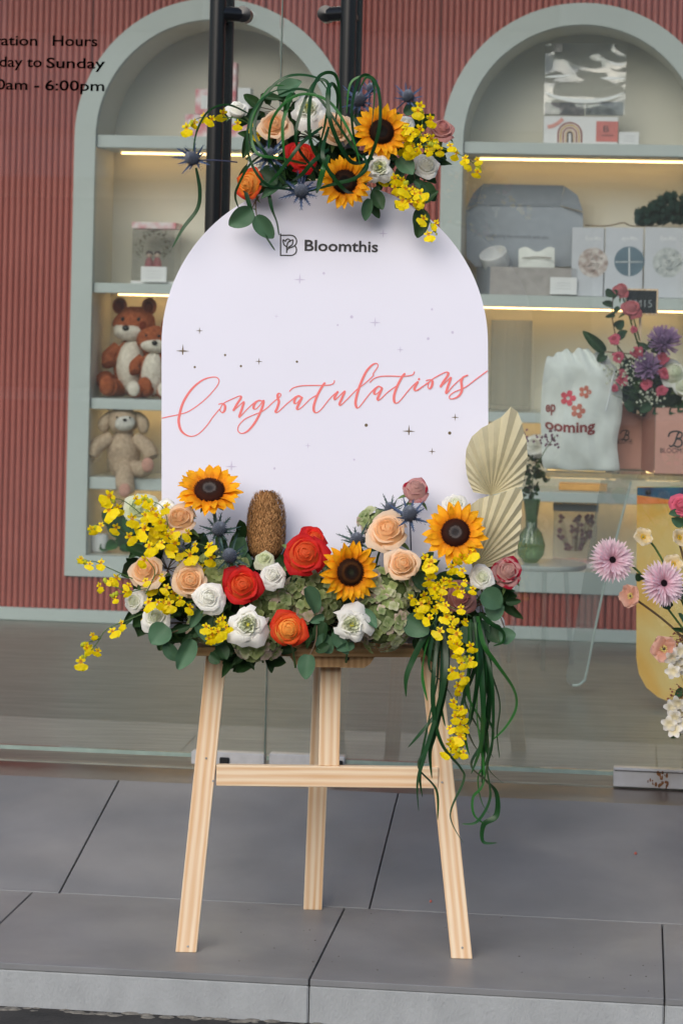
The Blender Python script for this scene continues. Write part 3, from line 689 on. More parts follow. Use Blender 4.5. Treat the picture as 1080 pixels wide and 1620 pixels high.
def k_daisy(rings, discr, disch, nseed, seed=0, disk='disc', bump=.0012, dn=3):
    """rings: (count, r0, length, width, rise, curve, z, profile)"""
    r = random.Random(seed); L = []
    for ri, (n, r0, l, wd, rise, cv, z, prof) in enumerate(rings):
        ms = [strip(l * r.uniform(.9, 1.06), wd * r.uniform(.88, 1.1), prof, curve=cv + r.uniform(-.55, .5), cup=r.uniform(.1, .6), nl=8, nw=4, ruf=.09, seed=k, rise=rise).mesh('petal', True, fix=False) for k in range(dn)]
        for k in range(n):
            a = 2 * PI * (k + r.uniform(-.18, .18)) / n + ri * .37
            L.append(('petal', ms[k % dn], rotz(a) @ Matrix.Translation((r0, 0, z)) @ Matrix.Rotation(r.uniform(-.22, .22), 4, 'X') @ Matrix.Rotation(r.uniform(-.12, .12), 4, 'Y'), 'p'))
    mb = MB(); mb.lathe([(discr, -.35 * disch), (discr * .98, .15 * disch), (discr * .75, .7 * disch), (discr * .45, disch * .85), (discr * .25, disch * .7), (0, .62 * disch)], n=28)
    for k in range(nseed):
        f = math.sqrt((k + .5) / nseed); a = k * 2.39996; rr = discr * f
        zz = disch * (.72 + .25 * math.sin(PI * min(1, f * 1.25))) * (1 if f < .75 else 1 - (f - .75) * 2.6)
        s_ = bump * (.55 + .65 * f) * r.uniform(.8, 1.25)
        c = Vector((rr * math.cos(a), rr * math.sin(a), zz)); dn_ = Vector((math.cos(a) * f * .5, math.sin(a) * f * .5, 1)).normalized()
        A, B, _ = basis(dn_); o = [c + A * s_ * .7 * math.cos(q) + B * s_ * .7 * math.sin(q) for q in (0, 2.1, 4.2)]
        mb.add(o + [c + dn_ * s_ * 2.1], [(0, 1, 3), (1, 2, 3), (2, 0, 3)], [f] * 4)
    for i, v in enumerate(mb.v): mb.t[i] = min(1, math.hypot(v.x, v.y) / discr)
    L.append((disk, mb.mesh(disk, True, fix=False), Matrix.Identity(4), 'd'))
    return L
def place(kind, name, label, cat, loc, dirv, mats, spin=None, sc=1.0, group=None, stem=None, stem_m=None, stem_r=.0022, squash=None):
    t = thing(name, label, cat, loc, group)
    Q = frame_to(Vector((0, 0, 0)), dirv, R_.uniform(0, 6.28) if spin is None else spin, sc)
    if squash: Q = Q @ Matrix.Diagonal((squash[0], squash[1], squash[2], 1))
    for nm, me, M, k in kind: inst(nm, me, mats[k], t, Q @ M)
    if stem:
        MB().tube(catmull([Vector(p) for p in stem], 5), stem_r, 7).build('stem', stem_m or M_stem, t, smooth=True, fix=False)
    return t
def leafm(name, c, c2, **k): return petal_mat(name, c, c2, trans=k.pop('trans', .15), **k)
M_stem = mat('green_stem', (74, 104, 52), rough=.5, var=.15)
M_stemb = mat('brown_stem', (104, 84, 62), rough=.6, var=.15)
M_cal = leafm('calyx_green', (98, 126, 72), (112, 138, 80))
M_sun = petal_mat('sunflower_petal', (236, 128, 8), (255, 186, 22), mid=(255, 182, 20), trans=.3, streak=.14, vein=120)
M_peach = petal_mat('peach_petal', (252, 204, 150), (255, 230, 202), mid=(254, 216, 172), streak=.05)
M_peachc = petal_mat('peach_heart', (252, 192, 124), (255, 214, 164), streak=.05)
M_red = petal_mat('red_petal', (246, 110, 56), (208, 26, 36), mid=(234, 56, 40), streak=.1)
M_redc = petal_mat('red_heart', (246, 124, 60), (240, 76, 46), streak=.08)
M_org = petal_mat('orange_petal', (252, 170, 64), (226, 52, 30), mid=(244, 112, 44), streak=.1)
M_orgc = petal_mat('orange_heart', (255, 196, 96), (250, 150, 60), streak=.08)
M_org2 = petal_mat('orange_bi_petal', (240, 70, 40), (226, 58, 44), mid=(250, 140, 40), streak=.12, spot=((246, 150, 44), 40, .55))
M_dusty = petal_mat('dusty_petal', (222, 184, 172), (196, 136, 130), mid=(208, 160, 152), streak=.1)
M_dustyc = petal_mat('dusty_heart', (190, 116, 112), (204, 144, 136), streak=.1)
M_dustyr = petal_mat('dusty_petal_crimson', (228, 192, 184), (204, 146, 144), streak=.08, spot=((172, 20, 52), 45, .52))
M_white = petal_mat('white_petal', (232, 234, 212), (250, 249, 243), mid=(248, 247, 238), streak=.03, trans=.3)
M_whitec = petal_mat('white_heart', (222, 228, 186), (244, 245, 232), streak=.03, trans=.3)
M_greenw = petal_mat('greenish_petal', (190, 206, 140), (238, 241, 216), streak=.05)
def disc_mat(name, stops):
    m, nt, b = newmat(name); L = nt.links.new; a_ = N(nt, 'ShaderNodeAttribute', attribute_name='t'); cr = N(nt, 'ShaderNodeValToRGB')
    e = cr.color_ramp.elements; e[0].position, c = stops[0]; e[0].color = (*lin(c), 1); e[1].position, c = stops[-1]; e[1].color = (*lin(c), 1)
    for p_, c in stops[1:-1]: x = e.new(p_); x.color = (*lin(c), 1)
    tc = N(nt, 'ShaderNodeTexCoord'); nz = N(nt, 'ShaderNodeTexNoise'); nz.inputs['Scale'].default_value = 500; L(tc.outputs['Object'], nz.inputs['Vector'])
    ma = N(nt, 'ShaderNodeMath', operation='MULTIPLY_ADD'); ma.inputs[1].default_value = .25; L(nz.outputs['Fac'], ma.inputs[0]); sb = N(nt, 'ShaderNodeMath', operation='SUBTRACT'); L(a_.outputs['Fac'], sb.inputs[0]); sb.inputs[1].default_value = .125
    L(sb.outputs[0], ma.inputs[2]); L(ma.outputs[0], cr.inputs[0]); L(cr.outputs[0], b.inputs['Base Color']); b.inputs['Roughness'].default_value = .75; b.inputs['Specular IOR Level'].default_value = .2; return m
M_disc1 = disc_mat('seed_disc', [(0, (60, 62, 44)), (.28, (34, 26, 22)), (.5, (54, 32, 20)), (.62, (96, 58, 26)), (.8, (50, 28, 16)), (1, (66, 36, 16))])
M_disc2 = disc_mat('seed_disc_grey', [(0, (58, 50, 46)), (.2, (60, 58, 60)), (.38, (104, 96, 92)), (.46, (52, 34, 28)), (.75, (66, 32, 20)), (1, (58, 26, 16))])
M_disc3 = disc_mat('seed_disc_dark', [(0, (30, 24, 20)), (.4, (24, 18, 16)), (.55, (58, 34, 20)), (.75, (40, 22, 14)), (1, (56, 30, 14))])
mm = 4.7 / F                                    # one photo pixel at the flowers' distance
K_sun = [k_daisy([(19, .022, .034, .0155, .28, -.35, -.004, P_sun), (17, .020, .031, .014, .52, -.5, -.001, P_sun)], .0245, .010, 520, seed=s_, dn=7) for s_ in (1, 2, 3)]
def add_sepals(K, n=14, L_=.026, r0=.016):
    se = strip(L_, .008, P_point, curve=.5, cup=.3, nl=5, nw=2, rise=-.1).mesh('sepal', True, fix=False)
    for k in range(n): K.append(('sepal', se, rotz(2 * PI * k / n) @ Matrix.Translation((r0, 0, -.010)), 'g'))
    K.append(('receptacle', MB().lathe([(.004, -.022), (.012, -.017), (.02, -.008), (.023, -.003)], n=14).mesh('receptacle', True), Matrix.Identity(4), 'g')); return K
for k in K_sun: add_sepals(k)
K_rose = [k_rose(.034, 17, 0, .02, seed=s_) for s_ in (3, 4, 5)]
K_bud = [k_rose(.030, 13, -.5, .015, cupw=.86, seed=s_, high=1.25) for s_ in (6, 7)]
K_liz = [k_rose(.033, 13, 1.05, .05, seed=s_, high=.66) for s_ in (8, 9)]
K_ran = [k_rose(.028, 20, .3, .03, seed=s_, high=.85) for s_ in (10, 11)]
def FV(x, y, z=1.0): return Vector((x, -z, y))
def stem_down(x, y, dep, x2, y2): return None
# ---- eryngium
def k_thistle(seed, n=11, Lb=.033):
    r = random.Random(seed); L = []; mb = MB(); mb.ball((0, 0, .004), (.0105, .0105, .0155), 14, 10)
    for k in range(230):
        f = (k + .5) / 230; th = f * 2.3; a = k * 2.39996; d = Vector((math.sin(th) * math.cos(a), math.sin(th) * math.sin(a), math.cos(th)))
        c = Vector((d.x * .0105, d.y * .0105, d.z * .0155 + .004)); A, B, _ = basis(d); s_ = .0011
        mb.add([c + A * s_ * math.cos(q) + B * s_ * math.sin(q) for q in (0, 2.1, 4.2)] + [c + d * .0036], [(0, 1, 3), (1, 2, 3), (2, 0, 3)], [0, 0, 0, 1])
    L.append(('flower_cone', mb.mesh('flower_cone', True, fix=False), Matrix.Identity(4), 'c'))
    def bract(l):
        b = MB(); 
        b.add(*[(x.v, x.f, x.t) for x in [strip(l, .0066, lambda t: max(.05, 1 - t) ** .7, curve=r.uniform(-.3, .5), cup=.8, nl=6, nw=2, rise=.1)]][0])
        for i in range(4):
            t = .15 + .2 * i
            for s_ in (-1, 1): b.add([(t * l, s_ * .0015, .0005), (t * l + .002, s_ * .0012, .0005), (t * l + .006, s_ * (.0058 - .0008 * i), .002)], [(0, 1, 2)], [t, t, 1])
        return b.mesh('bract', False, fix=False)
    ms = [bract(Lb * q) for q in (.85, 1.0, 1.15)]
    for k in range(n):
        L.append(('bract', ms[k % 3], rotz(2 * PI * k / n + r.uniform(-.15, .15)) @ Matrix.Translation((.006, 0, -.008)) @ Matrix.Rotation(-r.uniform(.05, .75), 4, 'Y'), 'b'))
    return L
K_thi = [k_thistle(s_) for s_ in (1, 2)]
M_thc = petal_mat('thistle_cone', (80, 88, 104), (150, 158, 172), trans=.05, streak=.15, vein=300)
M_thb = petal_mat('thistle_bract', (92, 108, 134), (72, 92, 128), trans=.1, streak=.15)
M_thg = petal_mat('thistle_bract_green', (84, 108, 100), (56, 80, 84), trans=.1, streak=.15)
M_ths = mat('thistle_stem', (74, 80, 106), rough=.5)
# ---- oncidium blossoms
def k_onc(seed, s_=1.0):
    r = random.Random(seed); mb = MB()
    def piece(L, W, prof, a, rise, cv, ruf=.1, x0=.0015):
        q = strip(L, W, prof, curve=cv, nl=6, nw=6, ruf=ruf, rf=12, seed=r.random() * 3, rise=rise); M = rotz(a) @ Matrix.Translation((x0, 0, 0))
        mb.add([M @ v for v in q.v], q.f, q.t)
    lob = lambda t: max(.14, .22 + .78 * math.sin(PI * max(0, (t - .28)) / .78) ** .7 if t > .28 else .2 + .3 * t)
    for sg in (-1, 1): piece(.0150 * s_ * r.uniform(.9, 1.1), .0150 * s_, lob, -PI / 2 + sg * (.36 + r.uniform(-.1, .1)), .12, -.6 + r.uniform(-.3, .3), ruf=.14)
    for a in (PI / 2, PI / 2 - 1.15, PI / 2 + 1.15): piece(.0070 * s_, .0040 * s_, P_point, a, .2, -.5, ruf=.1)
    for a in (.15, PI - .15): piece(.0068 * s_, .0046 * s_, P_round, a, .3, -.5, ruf=.12)
    lip = mb.mesh('blossom', True, fix=False)
    cr = MB().ball((0, 0, .0005), (.0012, .0016, .0013), 7, 5).mesh('column', True)
    return lip, cr
K_onc = [k_onc(i) for i in range(4)]
M_onc = petal_mat('orchid_yellow', (228, 158, 12), (255, 232, 14), mid=(254, 226, 8), midp=.22, trans=.3, streak=.06, vein=150, rough=.5)
M_oncc = mat('orchid_column', (206, 140, 24), rough=.6)
M_oncb = mat('orchid_bud', (178, 184, 44), rough=.5, var=.15, scale=200)
def spray(label, stems, n_bl, size=1.0, bud_tip=True, spread=.010, depth_j=.006, name='orchid_spray', dirv=(0, .1)):
    """stems: polylines of (px, py, depth); blossoms hang off both sides of them"""
    base = at(*stems[0][0]); t = thing(name, label, 'orchid spray', base, 'yellow orchid sprays')
    sm = MB(); tot = 0; lens = []
    curves = [catmull([at(*p) for p in s_], 8) for s_ in stems]
    for C in curves: sm.tube(C, [.0012 - .0006 * i / len(C) for i in range(len(C))], 5, ts=None); lens.append(sum((C[i + 1] - C[i]).length for i in range(len(C) - 1)))
    blo = []; 
    for C, l, nb in zip(curves, lens, n_bl):
        for k in range(nb):
            f = (k + .5 + R_.uniform(-.25, .25)) / nb; f = max(.06, min(.93 if bud_tip else 1, f)); i = min(len(C) - 2, int(f * (len(C) - 1))); p = C[i].lerp(C[i + 1], f * (len(C) - 1) - i)
            d = (C[i + 1] - C[i]).normalized(); sd = Vector((0, -1, 0)).cross(d); sgn = (-1) ** k
            q = p + sd * sgn * R_.uniform(.05, 1.2) * spread + Vector((0, -R_.uniform(.2, 1.3) * depth_j, R_.uniform(-.003, .003))) + d * .003
            blo.append(q); sm.tube([p, p.lerp(q, .5) + d * .002, q], .0006, 4)
    buds = []
    for C in curves:
        if bud_tip:
            for k in range(5):
                f = 1 - k * .035; i = max(0, min(len(C) - 1, int(f * (len(C) - 1)))); p = C[i] + Vector((R_.uniform(-.003, .003), R_.uniform(-.003, 0), R_.uniform(-.003, .003))) * (k > 0)
                buds.append((p, .0022 + .0004 * k))
    sm.build('stem', M_stem, t, smooth=True, fix=False)
    for q in blo:
        lip, col = K_onc[R_.randrange(4)]
        dv = FV(R_.uniform(-1.1, 1.1) + dirv[0], R_.uniform(-.6, .8) + dirv[1])
        z = dv.normalized(); up = Vector((R_.uniform(-.9, .9), 0, 1)); x = up.cross(z).normalized(); y = z.cross(x)
        M = Matrix((x, y, z)).transposed().to_4x4() @ Matrix.Diagonal((size * R_.uniform(.68, 1.2),) * 3 + (1,)); M.translation = q - base
        b = inst('blossom', lip, M_onc, t, M); inst('column', col, M_oncc, b)
    for p, r_ in buds: MB().ball(p, (r_, r_, r_ * 1.3), 7, 5).build('bud', M_oncb, t, smooth=True)
    return t
# ---- hydrangea
def k_floret(seed):
    r = random.Random(seed); mb = MB()
    for k in range(4):
        q = strip(.0100, .0108, P_round, curve=-.5, cup=.15, nl=4, nw=3, ruf=.05, seed=k, rise=.25); M = rotz(k * PI / 2 + r.uniform(-.1, .1))
        mb.add([M @ v for v in q.v], q.f, q.t)
    mb.ball((0, 0, .0012), .0011, 5, 4)
    return mb.mesh('floret', True, fix=False)
K_flo = [k_floret(i) for i in range(3)]
M_hy = [petal_mat('hydrangea_green', (160, 180, 108), (194, 206, 144), streak=.08), petal_mat('hydrangea_sage', (138, 160, 100), (178, 188, 140), streak=.1),
        petal_mat('hydrangea_blush', (192, 188, 148), (224, 200, 192), streak=.1), petal_mat('hydrangea_cream', (184, 192, 140), (214, 214, 184), streak=.05)]
M_hcore = mat('hydrangea_stalks', (92, 108, 62), rough=.8, var=.3, scale=200)
def hydrangea(label, px, py, dep, rpx, wts, n=58, sy=.8):
    c = at(px, py, dep); t = thing('hydrangea', label, 'hydrangea', c, 'hydrangea heads'); r = rpx * dep / F
    MB().ball(c, (r * .82, r * .6, r * .82 * sy), 12, 8, jit=.15).build('stalks', M_hcore, t, smooth=True)
    k = 0; n = int(n * 1.5)
    while k < n:
        d = Vector((R_.gauss(0, 1), R_.gauss(0, 1), R_.gauss(0, 1))).normalized()
        if d.y > .35: continue
        k += 1; p = Vector((d.x * r, d.y * r * .8, d.z * r * sy)) * R_.uniform(.86, 1.08)
        dd = (d + Vector((R_.uniform(-.4, .4), -.35, R_.uniform(-.4, .4)))).normalized()
        inst('floret', K_flo[R_.randrange(3)], M_hy[R_.choices(range(4), wts)[0]], t, frame_to(p, dd, R_.uniform(0, 6), R_.uniform(.8, 1.35)))
    return t
# ---- leaves
P_euc = lambda t: max(.03, math.sin(PI * (.04 + .95 * t) ** .78) ** .62)
def k_leaf(L, W, prof, cv, cup, seed=0): return strip(L, W, prof, curve=cv, cup=cup, nl=10, nw=8, ruf=.05, rf=11, seed=seed, fold=.22)
K_euc = [k_leaf(1, .92, P_euc, .35, .18, 0).mesh('leaf', True, fix=False), k_leaf(1, .78, P_euc, -.4, .22, 1).mesh('leaf', True, fix=False), k_leaf(1, .62, P_point, -.3, .3, 2).mesh('leaf', True, fix=False)]
def leaf_mat(name, c, c2, rough=.45, under=None):
    m = petal_mat(name, c, c2, trans=.1, rough=rough, streak=.12, vein=45); return m
M_euc = leaf_mat('eucalyptus_leaf', (70, 104, 76), (86, 122, 92), .5)
M_eucd = leaf_mat('eucalyptus_dark', (46, 74, 46), (58, 88, 56), .4)
M_lily = leaf_mat('grass_blade', (24, 60, 32), (34, 78, 38), .32)
M_lilyl = leaf_mat('grass_blade_light', (40, 92, 42), (52, 116, 52), .32)
def vein(L):  # raised midrib
    return None
def leaf_on(t, root, tip, wfac, m, kind=None, face=None, name='leaf'):
    """a leaf from root to tip (world points)"""
    x = (tip - root); L = x.length; x.normalize(); f = face or FV(R_.uniform(-.5, .5), R_.uniform(-.2, .6)); z = (f - x * f.dot(x)).normalized(); y = z.cross(x)
    me = K_euc[R_.randrange(2) if kind is None else kind]
    M = Matrix((x, y, z)).transposed().to_4x4() @ Matrix.Diagonal((L, L * wfac, L, 1)); M.translation = root - t.location
    return inst(name, me, m, t, M)
def sprig(label, stem, leaves, m=None, group='eucalyptus sprigs', name='eucalyptus_sprig', cat='leaf sprig', wf=1.0):
    """stem: (px,py,depth) list; leaves: (px_root,py_root, px_tip,py_tip, depth[,wfac][,kind])"""
    t = thing(name, label, cat, at(*stem[0]), group)
    MB().tube(catmull([at(*p) for p in stem], 6), .0011, 5).build('stem', M_stemb, t, smooth=True, fix=False)
    for l in leaves:
        x0, y0, x1, y1, dd = l[:5]; wfac = l[5] if len(l) > 5 else 1.0; mt = l[6] if len(l) > 6 else (m or M_euc)
        leaf_on(t, at(x0, y0, dd), at(x1, y1, dd + R_.uniform(-.012, .006)), wfac * wf, mt)
    return t
def blade(pts, wpx, label, group, m=None, name='grass_blade', tw0=0, tw1=1.5):
    """long ribbon leaf along (px,py,depth) points, turning about its own length"""
    C = catmull([at(*p) for p in pts], 9); n = len(C); t0 = C[0]; mb = MB(); vs = []; ts = []
    for i, p in enumerate(C):
        f = i / (n - 1); d = (C[min(i + 1, n - 1)] - C[max(i - 1, 0)]).normalized()
        s0 = Vector((0, -1, 0)).cross(d); s0 = s0.normalized() if s0.length > .05 else Vector((1, 0, 0)); nn = d.cross(s0).normalized()
        a = 1.2 * math.sin(tw0 + tw1 * 1.6 * f); sd_ = s0 * math.cos(a) + nn * math.sin(a); n2 = d.cross(sd_)
        hw = wpx * 1.1 * mm / 2 * min(1, .6 + 2 * f) * (1 if f < .72 else max(.05, (1 - (f - .72) / .28) ** .55))
        vs += [p - sd_ * hw, p + n2 * hw * .14, p + sd_ * hw]; ts += [f] * 3
    mb.add(vs, [(3 * i + j, 3 * i + j + 1, 3 * i + j + 4, 3 * i + j + 3) for i in range(n - 1) for j in (0, 1)], ts)
    o = mb.build(name, m or M_lily, None, smooth='all', fix=False); me = o.data
    me.transform(Matrix.Translation(-t0)); o.location = t0
    return tag(o, label, 'grass blade', group)
# ================================================================== FLOWERS: the lower arrangement
at_plain = at
def at(px, py, Y): return at_plain(px, py, Y + (.15 if py < 420 else .025))   # the top bunch sits farther back: the easel leans
SUNM = dict(p=M_sun, g=M_cal, d=M_disc1); SUNM2 = dict(p=M_sun, g=M_cal, d=M_disc2); SUNM3 = dict(p=M_sun, g=M_cal, d=M_disc3)
def sunf(px, py, dep, rpx, d, label, m, k, stem=None, spin=None):
    return place(K_sun[k], 'sunflower', label, 'sunflower', at(px, py, dep), FV(*d), m, sc=rpx * dep / F / .053, group='sunflowers', stem=[at(*p) for p in stem] if stem else None, stem_r=.0032, spin=spin)
sunf(331, 777, 4.68, 53, (.02, .95, .9), 'sunflower tilted skyward on a bare green stem at the left, apart from the rest', SUNM2, 0, [(332, 784, 4.685), (338, 806, 4.69), (341, 830, 4.70), (345, 880, 4.73)])
sunf(720, 843, 4.62, 50, (-.05, .28), 'sunflower facing forward beside the lower palm fan on the right', SUNM2, 1, [(722, 850, 4.66), (715, 900, 4.72), (690, 980, 4.76)])
sunf(553, 905, 4.60, 49, (.38, .05), 'sunflower in the middle of the lower flowers, turned slightly right, next to red roses', SUNM, 2, [(556, 910, 4.64), (560, 960, 4.72)])
sunf(603, 208, 4.66, 45, (.08, .08), 'upper right sunflower of the pair on top of the board', SUNM3, 1, [(603, 212, 4.70), (590, 260, 4.78)])
sunf(545, 287, 4.64, 44, (.02, .06), 'lower sunflower of the pair, touching the top edge of the board', SUNM3, 2, [(545, 290, 4.68), (540, 250, 4.77)])
def rose(px, py, dep, rpx, d, label, mats, kinds=K_rose, k=0, name='rose', cat='rose', group=None, sq=None):
    r0 = {id(K_rose): .0300, id(K_bud): .0245, id(K_liz): .0330, id(K_ran): .0235}[id(kinds)]
    return place(kinds[k % len(kinds)], name, label, cat, at(px, py, dep), FV(*d), mats, sc=rpx * dep / F / r0, group=group, squash=sq,
                 stem=[at(px - d[0] * 10, py + 6, dep + .02), at(px + (512 - px) * .12, py + 30, dep + .07), at(px + (512 - px) * .2, py + 60, dep + .10)] if py > 500 else [at(px, py + 4, dep + .02), at(px + (520 - px) * .2, py + (250 - py) * .4, dep + .09)])
PE = dict(p=M_peach, c=M_peachc, g=M_cal); RE = dict(p=M_red, c=M_redc, g=M_cal); OR = dict(p=M_org, c=M_orgc, g=M_cal); DU = dict(p=M_dusty, c=M_dustyc, g=M_cal)
DR = dict(p=M_dustyr, c=M_dusty, g=M_cal); WH = dict(p=M_white, c=M_white, g=M_cal); WG = dict(p=M_white, c=M_whitec, g=M_cal); GW = dict(p=M_greenw, c=M_greenw, g=M_cal); OB = dict(p=M_org2, c=M_orgc, g=M_cal)
rose(284, 821, 4.66, 29, (-.15, .75), 'pale peach rose beneath the tilted sunflower at the left edge of the board', PE, k=0, group='peach roses')
rose(230, 903, 4.66, 31, (-.3, .55), 'pale peach rose farthest left, with yellow orchids hanging over it', PE, k=1, group='peach roses')
rose(300, 919, 4.63, 30, (.05, .30), 'peach rose above the white ranunculus at lower left', PE, k=2, group='peach roses')
rose(613, 840, 4.68, 35, (-.1, .62), 'large peach rose under the blue thistle right of centre', PE, k=0, group='peach roses')
rose(637, 893, 4.62, 29, (-.05, .36), 'peach rose directly above the pale hydrangea, right of the middle sunflower', PE, k=1, group='peach roses')
rose(434, 198, 4.68, 29, (-.1, .42), 'peach rose at the upper left of the top arrangement', PE, k=2, group='peach roses')
rose(532, 203, 4.70, 30, (-.05, .25), 'peach rose behind the grass loops beside the upper sunflower', PE, k=0, group='peach roses')
rose(481, 877, 4.61, 37, (.15, .32), 'largest red rose, in the centre left of the middle sunflower', RE, k=1, group='red and orange roses')
rose(384, 926, 4.61, 33, (-.05, .30), 'bright red rose above the ruffled white lisianthus', RE, k=2, group='red and orange roses')
rose(456, 996, 4.58, 30, (.05, .15), 'orange rose with red outer petals hanging lowest in front of the ledge', OR, k=0, group='red and orange roses')
rose(477, 246, 4.66, 28, (.2, .22), 'red rose in the middle of the top arrangement', RE, k=0, group='red and orange roses')
rose(394, 290, 4.68, 28, (-.75, .05), 'orange and red rose turned left at the lower left of the top arrangement', OB, k=1, group='red and orange roses')
rose(497, 851, 4.66, 20, (.25, .6), 'small coral red carnation peeping over the largest red rose', RE, kinds=K_ran, k=0, name='carnation', cat='carnation')
rose(657, 775, 4.72, 24, (.05, .85), 'dusty pink rose blotched crimson, standing tallest on a thin stem', DR, kinds=K_bud, k=0, group='dusty pink roses')
rose(802, 905, 4.66, 26, (.12, .55), 'dusty pink rose at the far right tip of the lower flowers', DR, k=2, group='dusty pink roses')
rose(727, 944, 4.64, 30, (.4, .15), 'dusty mauve rose tucked behind yellow orchids on the right', DU, k=0, group='dusty pink roses')
rose(699, 203, 4.70, 23, (.15, .7), 'dusty pink rose at the right end of the top arrangement', DU, k=1, group='dusty pink roses')
rose(655, 306, 4.73, 20, (.2, .3), 'small dusty rose half hidden by yellow orchids above the board', DU, k=2, group='dusty pink roses')
for a in ((330, 945, 4.60, 23, (.1, .3), 'white ranunculus below the peach roses at lower left', WH), (432, 910, 4.62, 19.5, (.05, .4), 'white ranunculus between the two red roses', WH),
          (418, 884, 4.65, 15, (-.05, .7), 'small greenish white ranunculus bud beside the banksia', GW), (246, 976, 4.64, 22, (-.2, .35), 'white ranunculus at the lower left above round eucalyptus leaves', WG),
          (212, 951, 4.67, 17, (-.35, .35), 'small white ranunculus at the far left', WG), (763, 913, 4.64, 18, (-.1, .3), 'white ranunculus next to the dusty rose on the right', WG),
          (220, 805, 4.72, 25, (-.1, .5), 'white ranunculus behind the yellow orchids at upper left', GW), (262, 808, 4.72, 17, (-.1, .4), 'white bloom half behind the first peach rose', WH), (720, 797, 4.74, 18, (-.1, .7), 'white ranunculus behind the right sunflower, below the palm fan', WG),
          (781, 990, 4.72, 19, (.2, .2), 'white bloom half hidden among round leaves at lower right', WH), (376, 172, 4.72, 18, (-.05, .95), 'white bud standing up at the top left end', WH), (676, 260, 4.72, 20, (.3, .35), 'white ranunculus behind yellow orchids at the top right', WH),
          (412, 255, 4.74, 22, (-.3, .2), 'white bloom behind the blue thistle in the top arrangement', WH), (640, 196, 4.74, 16, (.2, .5), 'white bloom behind the upper sunflower', WH)):
    rose(a[0], a[1], a[2], a[3], a[4], a[5], a[6], kinds=K_bud if 'bud standing' in a[5] else K_ran, k=len(a[5]), name='ranunculus', cat='white flower', group='white blooms')
M_lizc = mat('stamens', (196, 190, 60), rough=.6)
for a in ((392, 988, 4.58, 28, (0, .15), 'ruffled white lisianthus below the bright red rose'), (556, 988, 4.58, 26, (.1, .12), 'ruffled white lisianthus over the right end of the ledge apron'),
          (487, 170, 4.71, 26, (-.1, .4), 'ruffled white lisianthus at the crown of the top arrangement'), (600, 264, 4.65, 23, (.15, .15), 'ruffled white lisianthus between the two top sunflowers')):
    t = rose(a[0], a[1], a[2], a[3], a[4], a[5], WG, kinds=K_liz, k=len(a[5]), name='lisianthus', cat='white flower', group='ruffled white lisianthus')
    c = t.location + FV(*a[4]).normalized() * .006
    mb = MB()
    for k in range(7): mb.ball(c + Vector((R_.uniform(-.003, .003), -.002, R_.uniform(-.003, .003))), .0016, 6, 4)
    mb.build('stamens', M_lizc, t, smooth=True)
# ---- thistles
TB = dict(c=M_thc, b=M_thb); TG = dict(c=M_thc, b=M_thg)
for (x, y, dep, r, d, lab, m, st) in (
    (346, 838, 4.66, 33, (.25, .5), 'green blue thistle just under the tilted sunflower', TG, (350, 900)), (363, 880, 4.62, 33, (0, .35), 'green blue thistle lower of the pair left of the banksia', TG, (360, 930)),
    (287, 873, 4.68, 25, (0, .5), 'thistle head among yellow orchids between peach roses', TG, (300, 930)), (648, 815, 4.66, 34, (0, .75), 'steel blue thistle standing in front of the tallest rose', TB, (650, 870)),
    (565, 856, 4.70, 32, (-.1, .7), 'green blue thistle behind the middle sunflower', TG, (570, 930)), (617, 806, 4.74, 26, (-.1, .8), 'dark thistle behind the large peach rose', TG, (630, 880)),
    (305, 250, 4.68, 33, (-.35, .1), 'blue thistle sticking out far left on a straight stem', TB, (375, 256)), (424, 245, 4.62, 33, (0, .3), 'blue thistle left of the red rose at the top', TB, (440, 280)),
    (476, 302, 4.62, 33, (.05, .1), 'blue thistle hanging over the top edge of the board', TB, (480, 260)), (568, 158, 4.70, 32, (-.1, .4), 'blue thistle at the top between grass loops', TB, (560, 230)),
    (645, 153, 4.70, 27, (.1, .5), 'blue thistle at the top right above the sunflower', TB, (610, 190)), (586, 140, 4.74, 20, (.1, .8), 'small thistle behind the grass loops at the top', TB, (580, 200))):
    place(K_thi[int(x) % 2], 'thistle', lab, 'thistle', at(x, y, dep), FV(*d), m, sc=r * dep / F / .036, group='blue thistles', stem=[at(x - d[0] * 5, y + 3, dep + .008), at((x + st[0]) / 2, (y + st[1]) / 2, dep + .02), at(st[0], st[1], dep + .05)], stem_m=M_ths, stem_r=.0014)
